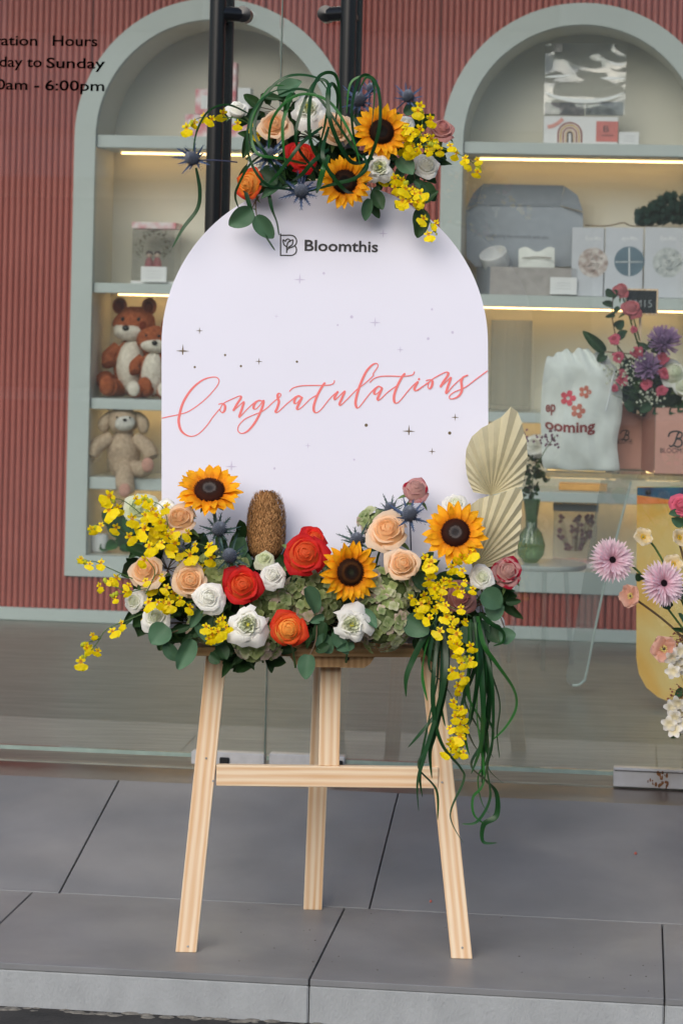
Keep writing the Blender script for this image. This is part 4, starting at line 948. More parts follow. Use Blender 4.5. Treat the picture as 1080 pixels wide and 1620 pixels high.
# ---- banksia
bk = thing('banksia', 'brown dried banksia cone standing against the board', 'dried cone', at(421, 885, 4.73))
M_bank = petal_mat('banksia_bristle', (58, 36, 20), (198, 148, 96), trans=.05, streak=.3, vein=200, rough=.8)
M_bankc = mat('banksia_core', (74, 48, 30), rough=.9)
c0 = at(421, 835, 4.74); rw = 27 * mm; hh = 56 * mm
MB().lathe([(0.001, -hh)] + [(rw * .93 * (1 - abs(z) ** (2.1 if z > 0 else 4)) ** .5, z * hh * .97) for z in [-.95 + .1 * i for i in range(20)]] + [(0, hh * .97)], c0, 20).build('core', M_bankc, bk, smooth=True)
mb = MB()
for k in range(1900):
    f = (k + .5) / 1900; z = 1 - 1.9 * f; a = k * 2.39996; sr = (1 - abs(z) ** (2.1 if z > 0 else 4)) ** .5 if abs(z) < 1 else 0
    c = c0 + Vector((math.cos(a) * sr * rw, math.sin(a) * sr * rw, z * hh)); d = Vector((math.cos(a), math.sin(a), .0)); L = R_.uniform(.008, .015)
    if d.y > .4: continue
    sw = Vector((-math.sin(a), math.cos(a), 0)); q = c + d * .002 + Vector((R_.uniform(-.0008, .0008), 0, -.001)); e = c + d * R_.uniform(.003, .0085) + sw * R_.uniform(-.0012, .0012) + Vector((0, 0, L * (1 if z < .9 else .5)))
    mid = c + d * .0052 + Vector((0, 0, L * .5)); w_ = R_.uniform(.0012, .002)
    mb.add([q - sw * w_, q + sw * w_, mid + sw * w_ * .9, mid - sw * w_ * .9, e + d * .0004], [(0, 1, 2, 3), (3, 2, 4)], [0, 0, .7, .7, 1])
mb.build('bristles', M_bank, bk, kind='stuff', fix=False)
# ---- palm fans
M_palm = petal_mat('palm_fan', (186, 176, 138), (204, 196, 162), trans=.12, streak=.08, vein=25, rough=.6)
M_palms = mat('palm_stalk', (176, 152, 118), rough=.7)
def palm(label, base, dep, out, n):
    t = thing('palm_spear', label, 'dried palm', at(*base, dep), 'dried palm fans')
    B = at(*base, dep); C = catmull([Vector((x, y, 0)) for x, y in out], 12)
    ang = [math.atan2(-(p.y - base[1]), p.x - base[0]) for p in C]
    ang = [a if a > -PI / 2 - .4 else a + 2 * PI for a in ang]
    for i in range(1, len(ang)):
        while ang[i] - ang[i - 1] > PI: ang[i] -= 2 * PI
        while ang[i] - ang[i - 1] < -PI: ang[i] += 2 * PI
    a0, a1 = ang[0], ang[-1]
    def rim(a):
        for i in range(len(ang) - 1):
            if (ang[i] - a) * (ang[i + 1] - a) <= 0:
                u = 0 if ang[i + 1] == ang[i] else (a - ang[i]) / (ang[i + 1] - ang[i]); p = C[i].lerp(C[i + 1], u); return p
        return C[-1]
    nr = 2 * n; kn = 6
    rows = []
    for k in range(nr + 1):
        p = rim(a0 + (a1 - a0) * k / nr); tip = at(p.x, p.y, dep); L = (tip - B); zig = (1 if k % 2 else -1); row = []
        if k % 2: tip = B + L * .985
        for j in range(kn + 1):
            f = j / kn; q = B.lerp(tip, f) + Vector((0, zig * L.length * .023 * f ** .8, 0)) + Vector((0, -.012 * math.sin(PI * f * .9) * 1, 0)); row.append(q)
        rows.append(row)
    for k in range(0, nr, 2):
        mb = MB(); vs = rows[k] + rows[k + 1] + rows[k + 2]; m_ = kn + 1
        mb.add(vs, [(j, j + 1, m_ + j + 1, m_ + j) for j in range(kn)] + [(m_ + j, m_ + j + 1, 2 * m_ + j + 1, 2 * m_ + j) for j in range(kn)], [j / kn for j in range(m_)] * 3)
        mb.build('pleat', M_palm, t, fix=False)
    return t, B
t, B = palm('upper pleated dried palm fan, leaf shaped with pointed tip, right of the board', (777, 783), 4.74, [(748, 778), (738, 752), (736, 716), (746, 690), (765, 674), (790, 660), (813, 641), (825, 668), (834, 706), (832, 740), (826, 769)], 15)
MB().tube([B, at(772, 800, 4.75), at(765, 880, 4.76)], .0022, 6).build('stalk', M_palms, t, smooth=True)
t, B = palm('lower pleated dried palm fan spreading behind the right sunflower', (748, 900), 4.715, [(728, 838), (738, 806), (760, 787), (790, 780), (824, 770), (826, 800), (823, 838), (818, 868), (806, 890)], 13)
MB().tube([B, at(742, 930, 4.73), at(735, 980, 4.76)], .0022, 6).build('stalk', M_palms, t, smooth=True)
# ---- hydrangeas
hydrangea('sage green hydrangea behind the tilted sunflower stem, next to the banksia', 352, 905, 4.70, 40, (3, 4, 1, 1), 50)
hydrangea('green and blush hydrangea cluster hanging lowest under the white lisianthus', 408, 1018, 4.66, 36, (3, 3, 2, 1), 48, .7)
hydrangea('sage green hydrangea between the orange rose and middle sunflower', 497, 945, 4.69, 46, (3, 5, 1, 0), 60, .95)
hydrangea('green hydrangea left of the orange rose', 432, 955, 4.68, 36, (3, 5, 1, 0), 42)
hydrangea('pale blush hydrangea hanging at the right over the ledge', 604, 985, 4.64, 42, (2, 1, 4, 4), 62, 1.0)
hydrangea('cream green hydrangea under the two peach roses', 612, 935, 4.67, 46, (3, 1, 2, 4), 62)
hydrangea('muted hydrangea behind the tallest thistle', 592, 828, 4.76, 26, (1, 3, 3, 1), 30)
hydrangea('dull green hydrangea behind the left peach roses', 330, 990, 4.71, 34, (2, 4, 1, 0), 34)
# ---- dark leaf filling behind the flowers
M_fill = leaf_mat('filler_leaf', (44, 72, 40), (56, 88, 48), .45)
def salal(label, x, y, dep, n, rx, ry, lpx=34, m=None):
    t = thing('foliage_sprig', label, 'leaf sprig', at(x, y, dep), 'dark leaf sprigs between the flowers'); sm = MB()
    for k in range(n):
        a = R_.uniform(0, 2 * PI); px_, py_ = x + rx * math.cos(a) * R_.uniform(.2, 1), y + ry * math.sin(a) * R_.uniform(.2, 1)
        p = at(px_, py_, dep + R_.uniform(-.02, .03)); a2 = a + R_.uniform(-.8, .8); l = lpx * R_.uniform(.7, 1.2)
        q = at(px_ + math.cos(a2) * l, py_ + math.sin(a2) * l * .9, dep + R_.uniform(-.04, .02)); sm.tube([at(x, y, dep + .03), p], .0008, 4)
        leaf_on(t, p, q, .62, m or M_fill, kind=R_.randrange(3))
    sm.build('stem', M_stemb, t, smooth=True, fix=False)
for a in (('dark leaves behind the left peach roses', 265, 900, 4.74, 22, 55, 60), ('dark leaves under the left ranunculus', 300, 985, 4.72, 24, 60, 28), ('dark leaves between the thistles and banksia', 370, 900, 4.76, 22, 50, 50),
          ('dark leaves around the red roses', 450, 940, 4.74, 26, 60, 55), ('dark leaves right of the orange rose', 515, 985, 4.70, 24, 42, 30), ('dark leaves behind the middle sunflower', 560, 930, 4.76, 24, 60, 50),
          ('dark leaves between the peach roses and orchids', 660, 940, 4.75, 26, 60, 50), ('dark leaves behind the right ranunculus', 760, 950, 4.76, 26, 42, 45), ('dark leaves along the lower right', 710, 995, 4.73, 20, 45, 25),
          ('dark leaves in the left of the top arrangement', 430, 250, 4.76, 26, 50, 45), ('dark leaves behind the top peach roses', 490, 215, 4.77, 24, 60, 45), ('dark leaves around the top red rose', 500, 275, 4.76, 20, 50, 22),
          ('dark leaves behind the top sunflowers', 580, 240, 4.78, 26, 60, 50), ('dark leaves at the right of the top arrangement', 650, 250, 4.77, 22, 40, 45), ('leaf tips poking out above the top left peach rose', 440, 175, 4.76, 14, 45, 25), ('leaf tips around the lowest hydrangea', 400, 1030, 4.70, 16, 50, 14), ('leaf tips below the right orchids', 660, 1000, 4.70, 16, 45, 18), ('leaf tips at the far lower left', 240, 960, 4.73, 14, 35, 28), ('leaf tips above the middle red rose', 450, 890, 4.76, 12, 40, 18), ('dark leaves behind the left orchids', 235, 850, 4.80, 12, 40, 30)):
    salal(*a)
fo = thing('floral_foam', 'dark green floral foam block hidden deep in the lower flowers', 'floral foam', at(512, 960, 4.76))
MB().box(at(505, 965, 4.765), (.44, .05, .085), bev=.01).build('block', mat('foam', (30, 46, 28), rough=.95, bump=.4), fo)
MB().box(at(512, 930, 4.775), (.36, .03, .06), bev=.01).build('upper_block', MATS['foam'], fo)
fo = thing('floral_foam', 'dark green floral foam block hidden in the top flowers', 'floral foam', at(530, 260, 4.80))
MB().box(at(530, 262, 4.795), (.22, .035, .05), bev=.01).build('block', MATS['foam'], fo)
# ---- round eucalyptus leaves
E, Dk = M_euc, M_eucd
sprig('eucalyptus sprig with round leaves hanging at the lower left', [(330, 985, 4.68), (290, 995, 4.65), (262, 1005, 4.63)],
      [(264, 990, 240, 1020, 4.62, 1.1), (262, 1018, 282, 1048, 4.62, .8), (305, 1012, 280, 1058, 4.62, .62), (300, 990, 268, 1000, 4.64, .5, Dk), (292, 1030, 300, 1000, 4.66, .6, Dk), (318, 965, 300, 995, 4.64, .5), (335, 975, 300, 1010, 4.65, .6, Dk)])
sprig('eucalyptus sprig with round leaves over the left easel leg', [(345, 975, 4.66), (348, 1000, 4.62)],
      [(330, 1006, 357, 1010, 4.60, 1.1), (345, 1020, 357, 1045, 4.61, .95, Dk), (310, 985, 330, 1015, 4.63, .45), (332, 1035, 350, 1048, 4.63, .9, Dk)])
sprig('eucalyptus sprig hanging over the middle of the ledge', [(500, 960, 4.64), (500, 1010, 4.60), (488, 1040, 4.59)],
      [(488, 1036, 482, 1075, 4.58, .95), (483, 930, 506, 972, 4.62, .75), (512, 975, 488, 984, 4.62, .6), (515, 985, 500, 1022, 4.61, .9, Dk), (505, 1005, 525, 1032, 4.61, .9), (528, 1000, 552, 1034, 4.60, .55), (575, 965, 594, 996, 4.60, .55), (520, 1020, 498, 1032, 4.60, .8, Dk), (560, 1020, 530, 1028, 4.60, .5)])
sprig('eucalyptus sprig on the right under the hydrangea', [(680, 960, 4.66), (668, 985, 4.63), (700, 1010, 4.62)],
      [(642, 978, 678, 1002, 4.62, 1.0), (672, 1000, 700, 1030, 4.64, .8, Dk), (690, 990, 700, 1025, 4.65, .9), (732, 990, 760, 1022, 4.66, .9), (655, 905, 672, 935, 4.66, .8), (602, 962, 588, 990, 4.63, .5), (612, 858, 578, 872, 4.68, .6)])
sprig('eucalyptus sprig with large round leaves at the right end', [(752, 960, 4.68), (780, 955, 4.64), (800, 1000, 4.64)],
      [(764, 935, 794, 962, 4.60, 1.15), (768, 970, 798, 960, 4.63, 1.2, E), (790, 1010, 815, 1002, 4.62, 1.35, E), (735, 925, 752, 940, 4.62, .5), (752, 985, 772, 1008, 4.66, 1.1), (775, 990, 790, 1018, 4.66, 1.0, Dk), (800, 952, 826, 950, 4.68, .5, Dk)])
sprig('eucalyptus sprig behind the thistles beside the banksia', [(340, 900, 4.74), (350, 870, 4.74)],
      [(325, 872, 318, 842, 4.73, 1.0, Dk), (372, 880, 388, 848, 4.73, .9), (385, 868, 372, 842, 4.74, .8, Dk), (312, 888, 338, 862, 4.75, .9), (390, 900, 380, 870, 4.72, .8)])
sprig('eucalyptus sprig hanging on the upper left of the board', [(410, 310, 4.70), (402, 322, 4.69), (396, 336, 4.68)], [(398, 331, 362, 358, 4.66, .95), (400, 330, 404, 334, 4.68, .3)], group=None)
sprig('eucalyptus sprig beside the hanging one, nearest the logo', [(404, 315, 4.70), (405, 335, 4.69), (408, 348, 4.68)], [(404, 342, 433, 378, 4.66, .8)], group=None)
sprig('eucalyptus leaf rising at the very top left of the centre', [(470, 200, 4.76), (462, 160, 4.75), (460, 140, 4.74)], [(440, 148, 480, 132, 4.72, .75), (412, 152, 450, 160, 4.73, .35, Dk)], group=None)
sprig('eucalyptus sprig under the top sunflower pair', [(585, 290, 4.72), (588, 305, 4.68)], [(585, 314, 576, 350, 4.66, .62), (590, 302, 604, 332, 4.67, .75, Dk), (588, 322, 600, 345, 4.68, .7, Dk), (600, 295, 586, 318, 4.68, .6)], group=None)
sprig('eucalyptus sprig under the orchids on the upper right of the board', [(650, 300, 4.74), (662, 330, 4.70)], [(663, 330, 664, 376, 4.67, .85, Dk), (640, 320, 625, 332, 4.68, .9, Dk), (668, 290, 690, 318, 4.70, .8, Dk), (655, 285, 680, 300, 4.70, .6), (672, 320, 692, 300, 4.70, .6, Dk), (630, 250, 652, 278, 4.69, .9), (640, 262, 625, 290, 4.70, .7)], group=None)
sprig('eucalyptus sprig in the middle left of the top arrangement', [(430, 290, 4.74), (425, 280, 4.70)], [(410, 270, 440, 292, 4.68, 1.0, Dk), (445, 290, 412, 312, 4.68, .5), (470, 288, 440, 296, 4.68, .35), (395, 210, 385, 250, 4.72, .5, Dk), (640, 180, 660, 160, 4.72, .8), (560, 185, 590, 195, 4.72, .7, Dk)], group=None)
# ---- yellow orchids
spray('yellow orchid spray rising at the upper left beside the first peach rose', [[(300, 900, 4.70), (260, 850, 4.66), (225, 815, 4.64), (190, 790, 4.63), (165, 796, 4.62)], [(262, 850, 4.66), (240, 830, 4.63), (232, 808, 4.62)], [(250, 845, 4.65), (265, 832, 4.61), (255, 800, 4.62), (225, 790, 4.62)]], [9, 5, 6], 1.25, spread=.016)
spray('yellow orchid spray across the left ranunculus and peach rose', [[(330, 900, 4.68), (290, 870, 4.62), (262, 850, 4.60), (240, 868, 4.60)], [(340, 890, 4.66), (325, 865, 4.61), (300, 858, 4.6), (280, 852, 4.6)]], [6, 5], 1.2, bud_tip=False, spread=.014)
spray('short yellow orchid twig with buds left of the upper blossoms', [[(215, 850, 4.66), (185, 835, 4.65), (160, 828, 4.64), (140, 838, 4.64)]], [4], .9)
spray('yellow orchid twig pointing left at mid height', [[(260, 925, 4.68), (215, 917, 4.66), (175, 900, 4.65), (148, 888, 4.64), (124, 890, 4.64)]], [6], .95)
spray('second yellow orchid twig pointing left just below the first', [[(300, 930, 4.67), (240, 930, 4.65), (200, 938, 4.64), (175, 942, 4.64)], [(205, 938, 4.64), (175, 925, 4.64), (165, 918, 4.64)]], [3, 3], .95)
spray('lowest yellow orchid twig drooping far left with buds at its tip', [[(250, 960, 4.67), (205, 980, 4.65), (170, 995, 4.64), (155, 1015, 4.64), (143, 1030, 4.64), (124, 1046, 4.64)], [(160, 1010, 4.64), (140, 1016, 4.64), (130, 1019, 4.64)]], [7, 1], .95, spread=.013)
spray('yellow orchid spray in front of the lower left peach roses', [[(310, 950, 4.64), (275, 955, 4.60), (262, 930, 4.6)], [(240, 960, 4.62), (250, 950, 4.60), (275, 965, 4.6)], [(230, 940, 4.6), (245, 905, 4.61), (228, 880, 4.61)]], [4, 4, 3], 1.05, bud_tip=False, spread=.013)
spray('yellow orchid cluster beside the white lisianthus over the left leg', [[(355, 975, 4.62), (342, 990, 4.58), (330, 1000, 4.57)], [(360, 985, 4.6), (345, 1002, 4.57), (318, 992, 4.57)]], [5, 4], 1.05, bud_tip=False, spread=.010)
spray('yellow orchid mass below the right sunflower', [[(700, 930, 4.64), (685, 905, 4.60), (675, 882, 4.60)], [(700, 940, 4.62), (672, 945, 4.59), (652, 960, 4.60)], [(705, 900, 4.62), (728, 890, 4.61), (735, 870, 4.61)]], [7, 7, 4], 1.1, bud_tip=False, spread=.015)
spray('yellow orchid spray in front of the mauve rose', [[(690, 930, 4.62), (720, 925, 4.58), (740, 940, 4.58)], [(690, 950, 4.6), (712, 960, 4.58), (745, 975, 4.59)], [(680, 960, 4.6), (690, 975, 4.58), (682, 990, 4.58)]], [7, 4, 3], .95, bud_tip=False, spread=.014)
spray('long yellow orchid cascade hanging over the right easel leg', [[(700, 960, 4.60), (714, 985, 4.58), (722, 1020, 4.58), (726, 1060, 4.59), (723, 1100, 4.60), (722, 1140, 4.61), (716, 1170, 4.61), (712, 1195, 4.61)], [(716, 1000, 4.58), (732, 1020, 4.58), (738, 1050, 4.59)], [(723, 1120, 4.60), (735, 1135, 4.61), (733, 1165, 4.61), (726, 1188, 4.61)]], [23, 5, 5], 1.05, spread=.012)
spray('yellow orchid twig at the top left end across the black bar', [[(420, 220, 4.72), (385, 190, 4.68), (350, 185, 4.67), (315, 186, 4.67), (292, 202, 4.67)]], [8], 1.0, spread=.008)
spray('yellow orchid spray right of the upper sunflower', [[(640, 240, 4.72), (655, 225, 4.66), (665, 210, 4.66), (668, 180, 4.67), (662, 170, 4.67)], [(640, 235, 4.7), (660, 232, 4.64), (690, 225, 4.65)], [(650, 225, 4.68), (648, 208, 4.65), (640, 200, 4.66)]], [8, 8, 4], 1.05, spread=.014)
spray('yellow orchid twig reaching farthest right at the top', [[(670, 235, 4.68), (700, 235, 4.66), (725, 243, 4.66), (745, 255, 4.66), (760, 268, 4.66)]], [8], .95, spread=.009)
spray('yellow orchid spray drooping over the upper right of the board', [[(600, 280, 4.70), (625, 295, 4.65), (648, 305, 4.64), (664, 325, 4.65), (680, 350, 4.66), (690, 370, 4.66)], [(610, 270, 4.7), (630, 280, 4.65), (645, 290, 4.65)], [(640, 300, 4.65), (650, 315, 4.64), (668, 310, 4.64)]], [8, 4, 5], 1.1, spread=.013)
# ---- grass blades
LBT = ['tall dark grass loop arching highest over the centre of the top flowers', 'rounded grass loop in front of the upper top sunflower', 'bright narrow upright grass loop beside the top right peach rose',
       'wide thin grass arch sweeping over the top left peach rose', 'grass curl hooking round the left of the top peach rose', 'grass blade crossing down in front of the left top peach rose', 'grass blade slanting over the left of the top red rose',
       'broad grass blade slanting under the top red rose', 'wide dark grass blade hanging right of the top red rose', 'grass blade curling across the lower top sunflower', 'thin grass arc hugging the orange rose at top left',
       'thin grass stalk arching out left to the far blue thistle', 'grass blade dangling below the far left thistle beside the black bar', 'thin grass arc behind the thistle at the very top', 'fine grass strand running from the top leaf to the upper sunflower']
LBR = ['broad grass blade bending out left of the right easel leg', 'longest grass blade crossing the crossbar and ending below it', 'grass blade curling over the right easel leg to the lowest point', 'grass blade folded back upon itself over the crossbar end',
       'short pointed grass tip sticking left above the crossbar', 'straight grass blade ending on the crossbar', 'short grass blade bowed round the top of the right leg', 'grass blade bowing farthest out to the right', 'short grass blade folded over the round leaves at lower right',
       'grass blade with the lowest curled tip right of the leg', 'grass blade ending in a leftward hook just right of the leg', 'thin grass blade making a closed loop low right of the leg', 'broad short grass blade in the middle of the right bunch', 'widest dark grass blade running down the right bunch',
       'grass blade crossing rightward behind the right bunch', 'grass blade with a fine tip pointing right below the door edge', 'grass blade crossing leftward at the back of the right bunch', 'dark grass blade at the left of the right bunch', 'straight grass blade at the back of the right bunch']
GT = 'long grass blades looped through the top flowers'; LT = 'dark green grass blade looped in arches through the top flowers'
for pts, w_ in (([(560, 300, 4.68), (520, 270, 4.62), (492, 225, 4.58), (490, 160, 4.58), (505, 120, 4.60), (530, 118, 4.62), (538, 160, 4.64), (540, 220, 4.66)], 6),
                ([(545, 300, 4.66), (580, 260, 4.60), (600, 200, 4.58), (598, 140, 4.60), (580, 122, 4.62), (565, 150, 4.64)], 6),
                ([(590, 250, 4.64), (555, 255, 4.60), (525, 200, 4.56), (518, 150, 4.57), (525, 132, 4.6), (534, 150, 4.62), (530, 200, 4.64)], 7),
                ([(470, 310, 4.68), (425, 250, 4.60), (402, 205, 4.60), (420, 150, 4.62), (455, 120, 4.62), (500, 122, 4.64), (520, 145, 4.66)], 5),
                ([(490, 260, 4.66), (445, 250, 4.60), (405, 240, 4.60), (398, 190, 4.62), (425, 140, 4.64), (450, 135, 4.66)], 5),
                ([(450, 190, 4.6), (452, 160, 4.58), (462, 150, 4.6), (448, 190, 4.58), (448, 230, 4.58), (452, 262, 4.6)], 6),
                ([(510, 200, 4.6), (478, 225, 4.57), (455, 255, 4.57), (430, 285, 4.6), (420, 290, 4.62)], 6),
                ([(520, 235, 4.6), (495, 255, 4.57), (478, 275, 4.58), (462, 286, 4.6)], 7),
                ([(520, 245, 4.62), (512, 265, 4.58), (505, 290, 4.6), (500, 305, 4.64)], 9),
                ([(575, 245, 4.6), (580, 265, 4.58), (560, 282, 4.58), (530, 290, 4.6), (480, 305, 4.64)], 6),
                ([(420, 240, 4.66), (395, 260, 4.62), (378, 290, 4.62), (372, 310, 4.64), (378, 330, 4.66)], 4),
                ([(395, 180, 4.66), (360, 165, 4.66), (330, 175, 4.66), (312, 205, 4.66), (305, 240, 4.66)], 3.5),
                ([(310, 265, 4.66), (316, 300, 4.66), (312, 330, 4.66), (290, 360, 4.66), (272, 392, 4.66)], 6.5),
                ([(600, 140, 4.68), (585, 120, 4.66), (555, 130, 4.66), (548, 180, 4.66)], 4),
                ([(440, 150, 4.68), (470, 140, 4.66), (500, 150, 4.64), (530, 190, 4.62), (560, 235, 4.62), (575, 250, 4.6)], 4.5)):
    blade(pts, w_ * .88, LBT.pop(0), GT, R_.choice((M_lily, M_lilyl, M_lily)), tw0=R_.uniform(-.3, .3), tw1=R_.uniform(-.7, .7))
blade([(385, 290, 4.68), (400, 340, 4.67), (418, 370, 4.67), (435, 396, 4.67)], 8, 'grass blade lying over the board, pointing at the tulip logo', None)
blade([(425, 305, 4.68), (430, 330, 4.67), (438, 352, 4.67), (441, 372, 4.68)], 7, 'short grass blade hanging left of the tulip logo', None)
GR = 'long grass blades cascading over the right leg'; LR = 'dark green grass blade hanging in the cascade over the right leg'
for pts, w_, tw in (([(690, 985, 4.64), (670, 1010, 4.62), (650, 1050, 4.62), (642, 1075, 4.62), (642, 1103, 4.62)], 9, .8),
                ([(700, 985, 4.64), (698, 1080, 4.61), (690, 1140, 4.61), (672, 1185, 4.61), (662, 1215, 4.61), (690, 1250, 4.61), (692, 1298, 4.61)], 8, 1.6),
                ([(697, 985, 4.63), (686, 1060, 4.60), (686, 1130, 4.60), (700, 1180, 4.60), (728, 1215, 4.60), (733, 1235, 4.60), (712, 1290, 4.60), (733, 1335, 4.60)], 8, 1.2),
                ([(705, 985, 4.63), (705, 1060, 4.60), (690, 1130, 4.60), (670, 1200, 4.60), (660, 1240, 4.60), (662, 1284, 4.60)], 8, .9),
                ([(703, 1090, 4.62), (688, 1130, 4.61), (665, 1160, 4.61), (645, 1183, 4.62)], 5, .6),
                ([(710, 990, 4.64), (706, 1080, 4.62), (688, 1160, 4.62), (680, 1190, 4.62), (683, 1232, 4.62)], 6, .4),
                ([(690, 980, 4.63), (680, 1030, 4.60), (680, 1060, 4.6), (700, 1080, 4.61), (716, 1105, 4.62)], 6, 1.0),
                ([(755, 975, 4.64), (765, 1020, 4.60), (785, 1050, 4.60), (812, 1090, 4.60), (816, 1120, 4.60), (800, 1150, 4.60), (778, 1172, 4.61)], 8, 1.4),
                ([(758, 970, 4.64), (775, 985, 4.60), (795, 1000, 4.60), (795, 1015, 4.61), (780, 1022, 4.63)], 8, 1.2),
                ([(755, 975, 4.65), (768, 1060, 4.62), (774, 1120, 4.62), (765, 1170, 4.62), (745, 1210, 4.62), (768, 1235, 4.62), (785, 1255, 4.62), (785, 1290, 4.62), (765, 1305, 4.62), (764, 1332, 4.62), (786, 1334, 4.62)], 9, 2.4),
                ([(750, 975, 4.65), (760, 1050, 4.61), (765, 1120, 4.61), (780, 1160, 4.61), (770, 1210, 4.61), (775, 1262, 4.61), (755, 1300, 4.61), (730, 1304, 4.61)], 7, 1.8),
                ([(745, 980, 4.66), (742, 1050, 4.63), (740, 1100, 4.62), (760, 1140, 4.62), (772, 1180, 4.62), (764, 1240, 4.62), (748, 1262, 4.62), (750, 1290, 4.62), (770, 1306, 4.62)], 6, 2.0),
                ([(750, 985, 4.66), (755, 1060, 4.63), (750, 1110, 4.63), (742, 1150, 4.63)], 9, .6),
                ([(757, 985, 4.64), (762, 1080, 4.60), (764, 1130, 4.60), (760, 1180, 4.60), (745, 1225, 4.60)], 10, .5),
                ([(745, 985, 4.66), (748, 1030, 4.64), (738, 1080, 4.64), (735, 1110, 4.64), (760, 1160, 4.63), (780, 1200, 4.63)], 7, 1.1),
                ([(752, 985, 4.64), (775, 1060, 4.61), (780, 1120, 4.61), (778, 1180, 4.61), (772, 1215, 4.61), (796, 1240, 4.61)], 6, 1.3),
                ([(748, 985, 4.66), (752, 1050, 4.65), (730, 1120, 4.65), (745, 1170, 4.64), (758, 1190, 4.64)], 7, .9),
                ([(756, 985, 4.63), (760, 1040, 4.60), (755, 1085, 4.60), (745, 1145, 4.60)], 9, -.5),
                ([(760, 985, 4.66), (772, 1040, 4.64), (775, 1090, 4.64), (768, 1150, 4.64), (764, 1200, 4.63), (762, 1240, 4.63)], 8, .4)):
    blade(pts, w_ * .95, LBR.pop(0), GR, M_lily if R_.random() < .75 else M_lilyl, tw0=R_.uniform(-.4, .4), tw1=tw)

for lab, pts, w_ in (('inner grass loop left of the white bloom at the crown', [(520, 290, 4.66), (470, 230, 4.58), (478, 170, 4.58), (500, 128, 4.60), (520, 135, 4.6), (515, 190, 4.6), (500, 250, 4.62)], 6),
    ('low grass arch spanning over both top peach roses', [(425, 260, 4.62), (430, 190, 4.58), (470, 150, 4.58), (520, 160, 4.58), (556, 215, 4.58), (570, 262, 4.6)], 5),
    ('grass blade crossing between the top red rose and lower sunflower', [(520, 200, 4.6), (510, 240, 4.56), (520, 270, 4.56), (545, 300, 4.58), (560, 305, 4.62)], 7),
    ('wide grass loop round the left end of the top flowers', [(470, 300, 4.64), (420, 290, 4.6), (392, 240, 4.6), (398, 180, 4.6), (430, 145, 4.62), (470, 142, 4.64)], 5),
    ('narrow grass hairpin in front of the black bar right of the loops', [(565, 250, 4.62), (556, 180, 4.6), (566, 128, 4.62), (582, 118, 4.63), (592, 140, 4.62), (588, 200, 4.6)], 5)):
    blade(pts, w_ * .82, lab, GT, R_.choice((M_lily, M_lilyl)), tw0=R_.uniform(-.3, .3), tw1=R_.uniform(-.8, .8))
EX = ['extra thin blade beside the longest blade over the crossbar', 'thin blade just right of the orchid cascade', 'thin dark strand swinging right of the bunch at knee height of the easel', 'fine strand crossing the bunch low behind the hooked blade', 'fine blade curving left between leg and orchid cascade',
      'thin strand hanging straight at the centre of the right bunch', 'thin strand along the right side of the widest blade', 'short fine strand pointing down left of the right easel leg']
for lab, pts, w_ in zip(EX, ([(694, 985, 4.63), (692, 1070, 4.62), (680, 1130, 4.61), (668, 1190, 4.61), (664, 1230, 4.61), (668, 1262, 4.61)], [(742, 985, 4.64), (740, 1060, 4.62), (744, 1120, 4.62), (736, 1165, 4.62), (742, 1195, 4.62)],
        [(757, 985, 4.65), (772, 1050, 4.63), (790, 1110, 4.62), (786, 1160, 4.62), (790, 1200, 4.62)], [(752, 985, 4.66), (762, 1090, 4.64), (772, 1190, 4.63), (756, 1230, 4.63), (762, 1270, 4.63), (776, 1290, 4.63)],
        [(702, 985, 4.64), (706, 1040, 4.62), (696, 1100, 4.61), (704, 1150, 4.61)], [(752, 985, 4.63), (756, 1060, 4.61), (754, 1130, 4.61), (762, 1190, 4.61), (766, 1228, 4.61)], [(762, 985, 4.64), (768, 1070, 4.61), (766, 1140, 4.61), (770, 1195, 4.61)],
        [(684, 990, 4.64), (672, 1030, 4.62), (668, 1070, 4.62), (676, 1110, 4.62)]), (5, 5, 5, 4, 5, 5, 6, 5)):
    blade(pts, w_, lab, GR, R_.choice((M_lily, M_lilyl)), tw0=R_.uniform(-.6, .6), tw1=R_.uniform(.8, 2.5))

at = at_plain
# ================================================================== THINGS IN THE SHOP
def wp(px, py, v): u, h = on_v(px, py, v); return S(u, v, h)
def wh(px, py, v): return on_v(px, py, v)
def card(xa, ya, xb, yb, v, th, name, m, parent, bev=.0008):
    """upright slab facing the street between two photo corners"""
    (a, h1), (b, h2) = on_v(xa, ya, v), on_v(xb, yb, v)
    return MB().box(S((a + b) / 2, v + th / 2, (h1 + h2) / 2), (abs(b - a), th, abs(h1 - h2)), SROT, bev=bev).build(name, m, parent)
def shelf_h(hs, i): return hs[i]
M_white = mat('white_card', (226, 228, 230), rough=.5, var=.02)
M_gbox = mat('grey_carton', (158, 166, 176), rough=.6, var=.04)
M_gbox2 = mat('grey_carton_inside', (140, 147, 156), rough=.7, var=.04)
M_lbox = mat('pale_grey_box', (196, 200, 208), rough=.5, var=.02)
M_floral = mat('floral_print', (232, 222, 224), rough=.5, c2=(214, 120, 130), scale=28, detail=1)
M_clear = glass_mat('clear_wrap', (.93, .94, .94), .09, .06, body=(200, 205, 205), bodyfac=.10)
M_acr = glass_mat('clear_acrylic', (.93, .95, .95), .06, .0, body=(190, 200, 200), bodyfac=.025)
M_ribg = glass_mat('ribbed_glass', (.965, .965, .955), .05, .08, body=(220, 218, 206), bodyfac=.09)
M_greeng = glass_mat('green_glass', (.55, .72, .56), .12, .03, body=(80, 120, 80), bodyfac=.16)
M_dkprint = mat('dark_print', (60, 62, 66), rough=.4)
M_moss = leafm('preserved_moss', (28, 62, 52), (44, 86, 70))
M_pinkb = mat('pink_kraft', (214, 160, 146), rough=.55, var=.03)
M_pinkd = mat('pink_kraft_shade', (196, 138, 124), rough=.55, var=.03)
